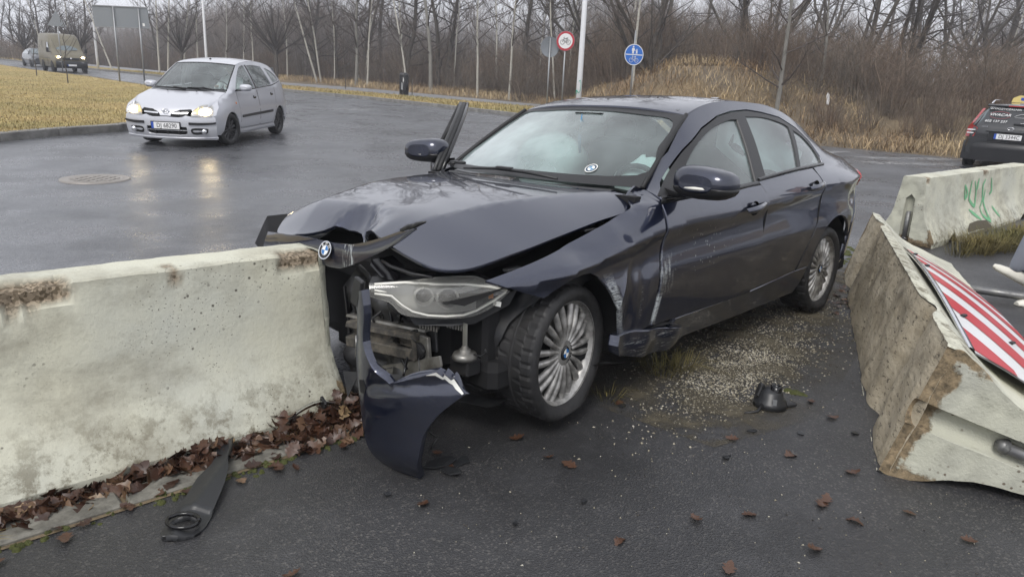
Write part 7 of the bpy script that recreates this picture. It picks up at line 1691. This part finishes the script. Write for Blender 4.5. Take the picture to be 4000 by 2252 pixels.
V1, F1 = blades(np.stack([x, y, gz(x, y) + .04], -1), .05, .13, .010, 1.2, 11); ground_stuff('verge_grass', 'lawn_blades', V1, F1, 'short yellow grass on the verge between road and footpath')
mt_ = MB().add([(10.02, 23.9, 1.72), (10.10, 23.9, 1.70), (10.12, 23.92, 1.86), (10.08, 23.9, 2.02), (10.02, 23.92, 2.10), (9.97, 23.9, 1.98), (10.0, 23.88, 1.88)], [(0, 1, 2, 6), (2, 3, 4, 5, 6)]); tag(mt_.build('plastic_litter', 'shirt_white'), 'scrap of white plastic caught in the brown scrub', 'litter')

# ================================================================== debris in the foreground
t = NT('dead_leaf'); g = t.n.new('ShaderNodeNewGeometry'); rnd_ = g.outputs['Random Per Island']; v = t.coord()
c = t.ramp(rnd_, [(0, (.030, .013, .008)), (.45, (.070, .030, .016)), (.72, (.095, .050, .030)), (.9, (.16, .095, .055)), (1, (.33, .23, .12))]); t.set(col=t.mix(t.ramp(t.noise(v, 40, 4), [(.4, 0), (.7, .5)]), c, (.025, .013, .009)), rough=.42); M['dead_leaf'] = t.m
def leaf(rg, L):
    """lobed oak leaf, curled; returns verts, tris"""
    out = []; n = 9
    for k in range(n + 1):
        q = k / n; w = .30 * math.sin(math.pi * min(1, q * .96 + .06)) ** .8 * (1 + .42 * math.cos(q * 6.28 * 3.5)); out.append((q, w))
    mid = [(q, 0) for q, w in out]; V = [(q, w) for q, w in out] + mid + [(q, -w) for q, w in out]; c1, c2, tw = rg.uniform(-1.2, 1.6), rg.uniform(.4, 2.4), rg.uniform(-.7, .7)
    P = [((q - .5) * L, w * L, L * (c1 * .25 * (q - .5) ** 2 * 2 + c2 * .55 * w * w + tw * (q - .5) * w + .05 * math.sin(q * 20) * abs(w))) for q, w in V]; m_ = n + 1; F = []
    for k in range(n):
        for a, b in ((0, 1), (1, 2)): i, j = a * m_ + k, b * m_ + k; F += [(i, j, j + 1), (i, j + 1, i + 1)]
    return np.array(P), np.array(F)
rg = random.Random(77); A = Arr()
def put_leaf(A, p, L, tilt, rg):
    v_, f_ = leaf(rg, L); Rm = np.array(Matrix.Rotation(rg.uniform(0, 6.28), 3, 'Z') @ Matrix.Rotation(rg.uniform(-tilt, tilt), 3, 'X') @ Matrix.Rotation(rg.uniform(-tilt, tilt), 3, 'Y')); A.add(v_ @ Rm.T + np.array(p), f_)
for k in range(520):
    s = -rg.uniform(0, 1) ** .9 * 2.4 + .12; w = rg.betavariate(1.2, 2.2) * .15; hp = .065 if s > -.45 else (.06 if -.92 < s < -.55 else .035); wob = .5 + .5 * math.sin(s * 9 + 1); p = bl(s, -w - .004); put_leaf(A, (p[0], p[1], .02 + (hp * (.45 + .7 * wob) * (1 - w / .17)) * rg.random()), rg.uniform(.05, .10), .9, rg)
for k in range(170):
    s = rg.uniform(-.36, .10); w = rg.uniform(-.02, .22); p = bl(s, -w); put_leaf(A, (p[0], p[1], .02 + .10 * rg.random() * max(.1, 1 - w / .24)), rg.uniform(.05, .09), 1.0, rg)
for k in range(34):
    p = bl(rg.uniform(-1.5, .2), -rg.uniform(.10, .30)); put_leaf(A, (p[0], p[1], .022), rg.uniform(.04, .07), .3, rg)
for k in range(26): put_leaf(A, (4.9 + rg.uniform(0, 2.2), 7.75 + rg.uniform(0, 1.3), .13), rg.uniform(.05, .08), .5, rg)
for k in range(60):
    q = rg.random(); put_leaf(A, (2.35 + .9 * q + rg.gauss(0, .12), 5.1 + 1.1 * q + rg.gauss(0, .15), .035), rg.uniform(.04, .08), .5, rg)
V, F = A.arrays(); o = ground_stuff('leaf_litter', 'dead_leaf', V, F, 'drift of wet brown oak leaves heaped along the foot of the barrier'); 
lv = []
for k in range(6): v_, f_ = leaf(random.Random(900 + k), 1.0); lv.append(mesh_np('leaf', v_, f_, 'dead_leaf', True))
spots = [(.18, 2.59), (.26, 2.54), (.69, 2.19), (1.27, 2.23), (1.62, 2.14), (.73, 1.93), (1.42, 2.58), (.89, 2.24), (-.27, 2.58), (-.21, 2.48), (1.53, 3.28), (1.19, 2.33), (1.22, 2.36), (.55, 3.15), (.05, 2.74), (1.22, 2.71), (1.0, 2.83), (-.28, 2.21), (1.56, 3.10), (1.50, 2.30), (-.62, 1.80), (.40, 2.05), (1.05, 2.05)]
for k, (x, y) in enumerate(spots):
    o = bpy.data.objects.new('fallen_leaf', lv[k % 6]); col.objects.link(o); s = rg.uniform(.040, .072); o.scale = (s, s, s); o.location = (x, y, gzf(x, y) + .014); o.rotation_euler = (rg.uniform(-.25, .25), rg.uniform(-.25, .25), rg.uniform(0, 6.28)); tag(o, 'single brown oak leaf lying on the dark asphalt', 'leaf', 'single leaves on the asphalt')
# pale crumbs and grit
t = NT('crumbs'); g = t.n.new('ShaderNodeNewGeometry'); t.set(col=t.ramp(g.outputs['Random Per Island'], [(0, (.03, .028, .025)), (.35, (.07, .06, .05)), (.42, (.28, .25, .18)), (.8, (.45, .41, .31)), (1, (.58, .55, .48))]), rough=.7); M['crumbs'] = t.m
A = Arr(); tet = np.array([(1, 0, -.4), (-.5, .87, -.4), (-.5, -.87, -.4), (0, 0, .7)]); tf = np.array([(0, 1, 3), (1, 2, 3), (2, 0, 3), (0, 2, 1)])
def crumb(x, y, s): v_ = tet * [s * rg.uniform(.6, 1.5), s * rg.uniform(.5, 1.1), s * rg.uniform(.4, .8)]; a = rg.uniform(0, 6.28); c, s_ = math.cos(a), math.sin(a); A.add(np.stack([v_[:, 0] * c - v_[:, 1] * s_ + x, v_[:, 0] * s_ + v_[:, 1] * c + y, v_[:, 2] + gzf(x, y) + .008], -1), tf)
for k in range(3600):
    q = abs(rg.gauss(0, .55)); x, y = .95 + q * 1.15 + rg.gauss(0, .16), 3.42 + q * 1.5 + rg.gauss(0, .17); crumb(x, y, rg.uniform(.004, .011))
for k in range(5200): q = rg.gauss(.1, .42); x, y = 1.28 + q * .62 + rg.gauss(0, .11), 3.62 + q * .75 + rg.gauss(0, .10); crumb(x, y, rg.uniform(.004, .010))
for k in range(700): x, y = rg.uniform(-.3, 2.3), rg.uniform(1.9, 4.6); crumb(x, y, rg.uniform(.002, .006))
for k in range(500): x, y = 2.2 + rg.gauss(0, .25), 4.6 + rg.gauss(0, .6); crumb(x, y, rg.uniform(.004, .012))
V, F = A.arrays(); ground_stuff('grit', 'crumbs', V, F, 'pale crumbs, broken glass and grit scattered beside the saloon')
# dirt film where the car dragged soil on to the asphalt
t = NT('dirt_film'); v = t.coord(); sx = t.sep(v); rr_ = t.math('ADD', t.math('MULTIPLY', sx[0], 0.0), 0.0)
t.set(col=t.mix(t.noise(v, 30, 5), (.045, .038, .026), (.14, .12, .08)), rough=.85, alpha=t.math('MULTIPLY', t.ramp(t.noise(v, 3.4, 7, .68), [(.42, 0), (.62, .9)]), t.math('DIVIDE', t.math('SUBTRACT', .62, t.math('ABSOLUTE', t.math('ADD', t.math('MULTIPLY', t.math('SUBTRACT', sx[0], 1.15), .827), t.math('MULTIPLY', t.math('SUBTRACT', sx[1], 3.6), -.562)))), .4, True))); M['dirt_film'] = t.m
tag(panel('soil_smear', [(.2, 3.3), (.9, 2.75), (1.5, 3.1), (3.5, 6.1), (2.5, 6.8), (.4, 3.9)], lambda x, y: np.stack([x, y, gz(x, y) + .010], -1), 'dirt_film', None, .3, 0, eps=.02), 'thin film of soil smeared on the asphalt beside the saloon', None, None, 'stuff')
# grass tufts
def tuft(c, n, hmin, hmax, rad, seed): rs = np.random.RandomState(seed); a = rs.uniform(0, 6.28, n); r = rad * np.sqrt(rs.uniform(0, 1, n)); return blades(np.stack([c[0] + r * np.cos(a), c[1] + r * np.sin(a), 0 * a + c[2]], -1), hmin, hmax, .0022, 1.6, seed)
stemmat('tuft_grass', (.16, .12, .04), (.30, .23, .08), (.10, .10, .03)); B = []; nn = 0
Vt, Ft = [], []
for c_, n_, h0, h1, rad_ in (((.86, 3.62, .0), 130, .07, .18, .12), ((.98, 3.70, .0), 90, .06, .15, .10), ((.50, 3.22, .0), 34, .04, .10, .06), ((-1.62, 1.86, .0), 40, .05, .12, .05)):
    v_, f_ = tuft(c_, n_, h0, h1, rad_, n_); Ft.append(f_ + nn); Vt.append(v_); nn += len(v_)
for k in range(46):
    q = rg.random(); c_ = bl(0, 0); x_, y_ = 4.62 + 1.55 * q, 7.34 + 1.25 * q; x_ += rg.uniform(-.05, .28); y_ -= rg.uniform(.0, .25); v_, f_ = tuft((x_, y_, gzf(x_, y_)), 60, .10, .30, .12, 300 + k); v_ = v_; Ft.append(f_ + nn); Vt.append(v_); nn += len(v_)
ground_stuff('grass_tufts', 'tuft_grass', np.concatenate(Vt), np.concatenate(Ft), 'tufts of dry grass at the foot of the graffiti barrier and beside the front wheel')
# moss
t = NT('moss'); v = t.coord(); t.set(col=t.mix(t.noise(v, 60, 5), (.025, .03, .008), (.10, .11, .028)), rough=.95); t.bump(t.noise(v, 140, 4), .9, .01); M['moss'] = t.m
A = Arr()
def mound(x, y, r, h):
    V, F = [(x, y, gzf(x, y) + h)], []; n = 10
    for j, (q, hh) in enumerate(((.35, .9), (.7, .6), (1.0, -.1))):
        for k in range(n): a = 6.283 * k / n; rr = r * q * rg.uniform(.75, 1.2); V.append((x + rr * math.cos(a), y + rr * math.sin(a), gzf(x, y) + h * hh * rg.uniform(.75, 1.2) + .004))
    for k in range(n): F.append((0, 1 + k, 1 + (k + 1) % n))
    for j in range(2):
        for k in range(n): a, b = 1 + j * n + k, 1 + j * n + (k + 1) % n; F += [(a, a + n, b + n), (a, b + n, b)]
    A.add(V, F)
for k in range(230): s = rg.uniform(-2.2, .1) if k % 3 else rg.choice((-1.75, -1.3, -.62, -.2)) + rg.gauss(0, .09); p = bl(s, -rg.gauss(.195, .018)); mound(p[0], p[1], rg.uniform(.006, .018), rg.uniform(.006, .018))
for x, y in ((1.47, 3.42), (1.53, 3.38), (1.50, 3.40)): mound(x, y, rg.uniform(.018, .045), rg.uniform(.008, .02))
for k in range(40): q = rg.random(); mound(2.55 + 1.0 * q + rg.gauss(0, .08), 5.9 + 1.3 * q + rg.gauss(0, .1), rg.uniform(.02, .06), .015)
V, F = A.arrays(); ground_stuff('moss', 'moss', V, F, 'cushions of green moss along the edging stones')
# broken-off fog lamp trim lying against the edging
simple('trim_plastic', (.020, .021, .023), .38)
trim = [(-1.083, 1.94), (-1.102, 1.991), (-1.1, 2.07), (-1.104, 2.166), (-1.112, 2.277), (-1.097, 2.363), (-1.114, 2.451), (-1.135, 2.519), (-1.091, 2.55), (-1.076, 2.493), (-1.053, 2.402), (-1.022, 2.333), (-1.0, 2.239), (-0.986, 2.134), (-0.973, 2.023), (-0.987, 1.968), (-1.027, 1.942)]
hole = [(-1.043 + .052 * math.cos(a) - .006 * math.sin(a), 2.012 + .040 * math.sin(a)) for a in np.linspace(0, 6.283, 21)[:-1]]
tz = lambda x, y: np.stack([x, y, .018 + .030 * np.clip((y - 2.1) / .4, 0, 1) + .020 * np.clip(1 - np.abs((x + 1.045) / .06), 0, 1) + .012 * (y > 2.09)], -1)
tr_ = panel('lamp_trim', smooth_poly(trim, (0, 7, 8), 2), tz, 'trim_plastic', None, .02, .02, holes=[hole], out=(-1.05, 2.2, -1), eps=.004); tag(tr_, 'black plastic fog lamp surround lying on the edging beside the leaves', 'car part')
MB().tube([(a[0], a[1], .040) for a in hole + [hole[0]]], .007, 6).build('hole_rim', 'gloss_black', tr_)
MB().box((-1.055, 1.948, .022), (.05, .012, .018), Matrix.Rotation(.2, 3, 'Z'), bev=.002).build('clip', 'black_plastic', tr_)
# chrome strip by the barrier foot
cs = MB().grid([[(-.905 + .19 * q, 2.742 + .150 * q - .03, .075 + .045 * math.sin(math.pi * q) - .02 * q), (-.900 + .19 * q, 2.735 + .150 * q - .03, .102 + .045 * math.sin(math.pi * q) - .02 * q), (-.895 + .19 * q, 2.720 + .150 * q - .03, .098 + .045 * math.sin(math.pi * q) - .02 * q)] for q in np.linspace(0, 1, 9)])
tag(cs.build('chrome_strip', 'chrome'), 'bent chrome trim strip resting on the leaves at the barrier end', 'car part')
cs = MB().box((-.80, 2.80, .09), (.012, .05, .10), Matrix.Rotation(.7, 3, 'Z') @ Matrix.Rotation(.4, 3, 'X'), bev=.002); tag(cs.build('bracket_shard', 'black_plastic'), 'black plastic bracket shard behind the chrome strip', 'car part')
# round black cap with cable
cap = empty('broken_lamp_unit', (1.30, 3.22, .012), .4, 'round black plastic lamp housing with a cable lying on the asphalt', 'car part')
MB().lathe([(0, .095), (.03, .092), (.055, .078), (.060, .045), (.078, .035), (.082, .0), (0, .0)], 26).build('housing', 'trim_plastic', cap); MB().lathe([(.016, .085), (.016, .112), (.026, .112), (.028, .085)], 18, 'Z', (.012, -.016, 0)).build('socket_rim', 'gloss_black', cap); MB().lathe([(0, .100), (.016, .104)], 14, 'Z', (.012, -.016, 0)).build('socket_face', 'chrome', cap)
MB().tube([(-.06, -.02, .03), (-.12, -.05, .008), (-.19, -.04, .006)], [.010, .008, .005], 6).build('cable', 'black_plastic', cap); MB().box((-.045, .03, .08), (.03, .03, .07), Matrix.Rotation(.3, 3, 'Y'), bev=.006).build('connector', 'black_plastic', cap); MB().box((.095, -.04, .012), (.06, .03, .012), bev=.003).build('lug', 'black_plastic', cap); MB().box((-.035, -.066, .05), (.02, .006, .028), Matrix.Rotation(-.5, 3, 'Z')).build('part_label', 'galvanised', cap)
# loose shards
SL = 'small black plastic shard lying on the asphalt'
for k, (x, y, s) in enumerate(((-.25, 2.50, .14), (-.20, 2.44, .12), (-.17, 2.52, .09), (.56, 3.13, .06), (.30, 2.28, .04), (.93, 2.66, .04), (1.12, 2.92, .05), (-.42, 2.26, .04), (1.60, 2.95, .05), (.05, 2.12, .03), (1.34, 2.92, .04))):
    rr = random.Random(k); P = [(s * .5 * math.cos(a) * rr.uniform(.5, 1.2), s * .35 * math.sin(a) * rr.uniform(.5, 1.2)) for a in np.linspace(0, 6.283, 8)[:-1]]
    b = MB().prism(P, 0, .006, lambda x_, y_, z_: (x_, y_, z_ + .25 * abs(x_) * (1 if k % 2 else .4)))
    o = b.build('plastic_shard', 'trim_plastic'); o.location = (x, y, .014); o.rotation_euler = (.1, .1, rr.uniform(0, 6))
    lb = 'jagged black plastic sheet lying just behind the hanging bumper' if k == 0 else SL; tag(o, lb, 'car part', None if k == 0 else 'small plastic shards')
o = MB().lathe([(0, .012), (.012, .009), (.014, 0)], 10).build('acorn', 'leaf_ochre', None) if 'leaf_ochre' in M else None
# ------------------------------------------------------------------ damp air
t = NT('damp_air'); t.n.remove(t.b); pv = t.n.new('ShaderNodeVolumePrincipled'); pv.inputs['Color'].default_value = (.84, .86, .92, 1); pv.inputs['Density'].default_value = .0018; t.l.new(pv.outputs[0], t.out.inputs['Volume'])
hb = MB().box((0, 60, 8), (420, 190, 34)).build('haze', t.m); tag(hb, 'thin winter haze in the air', None, None, 'stuff')
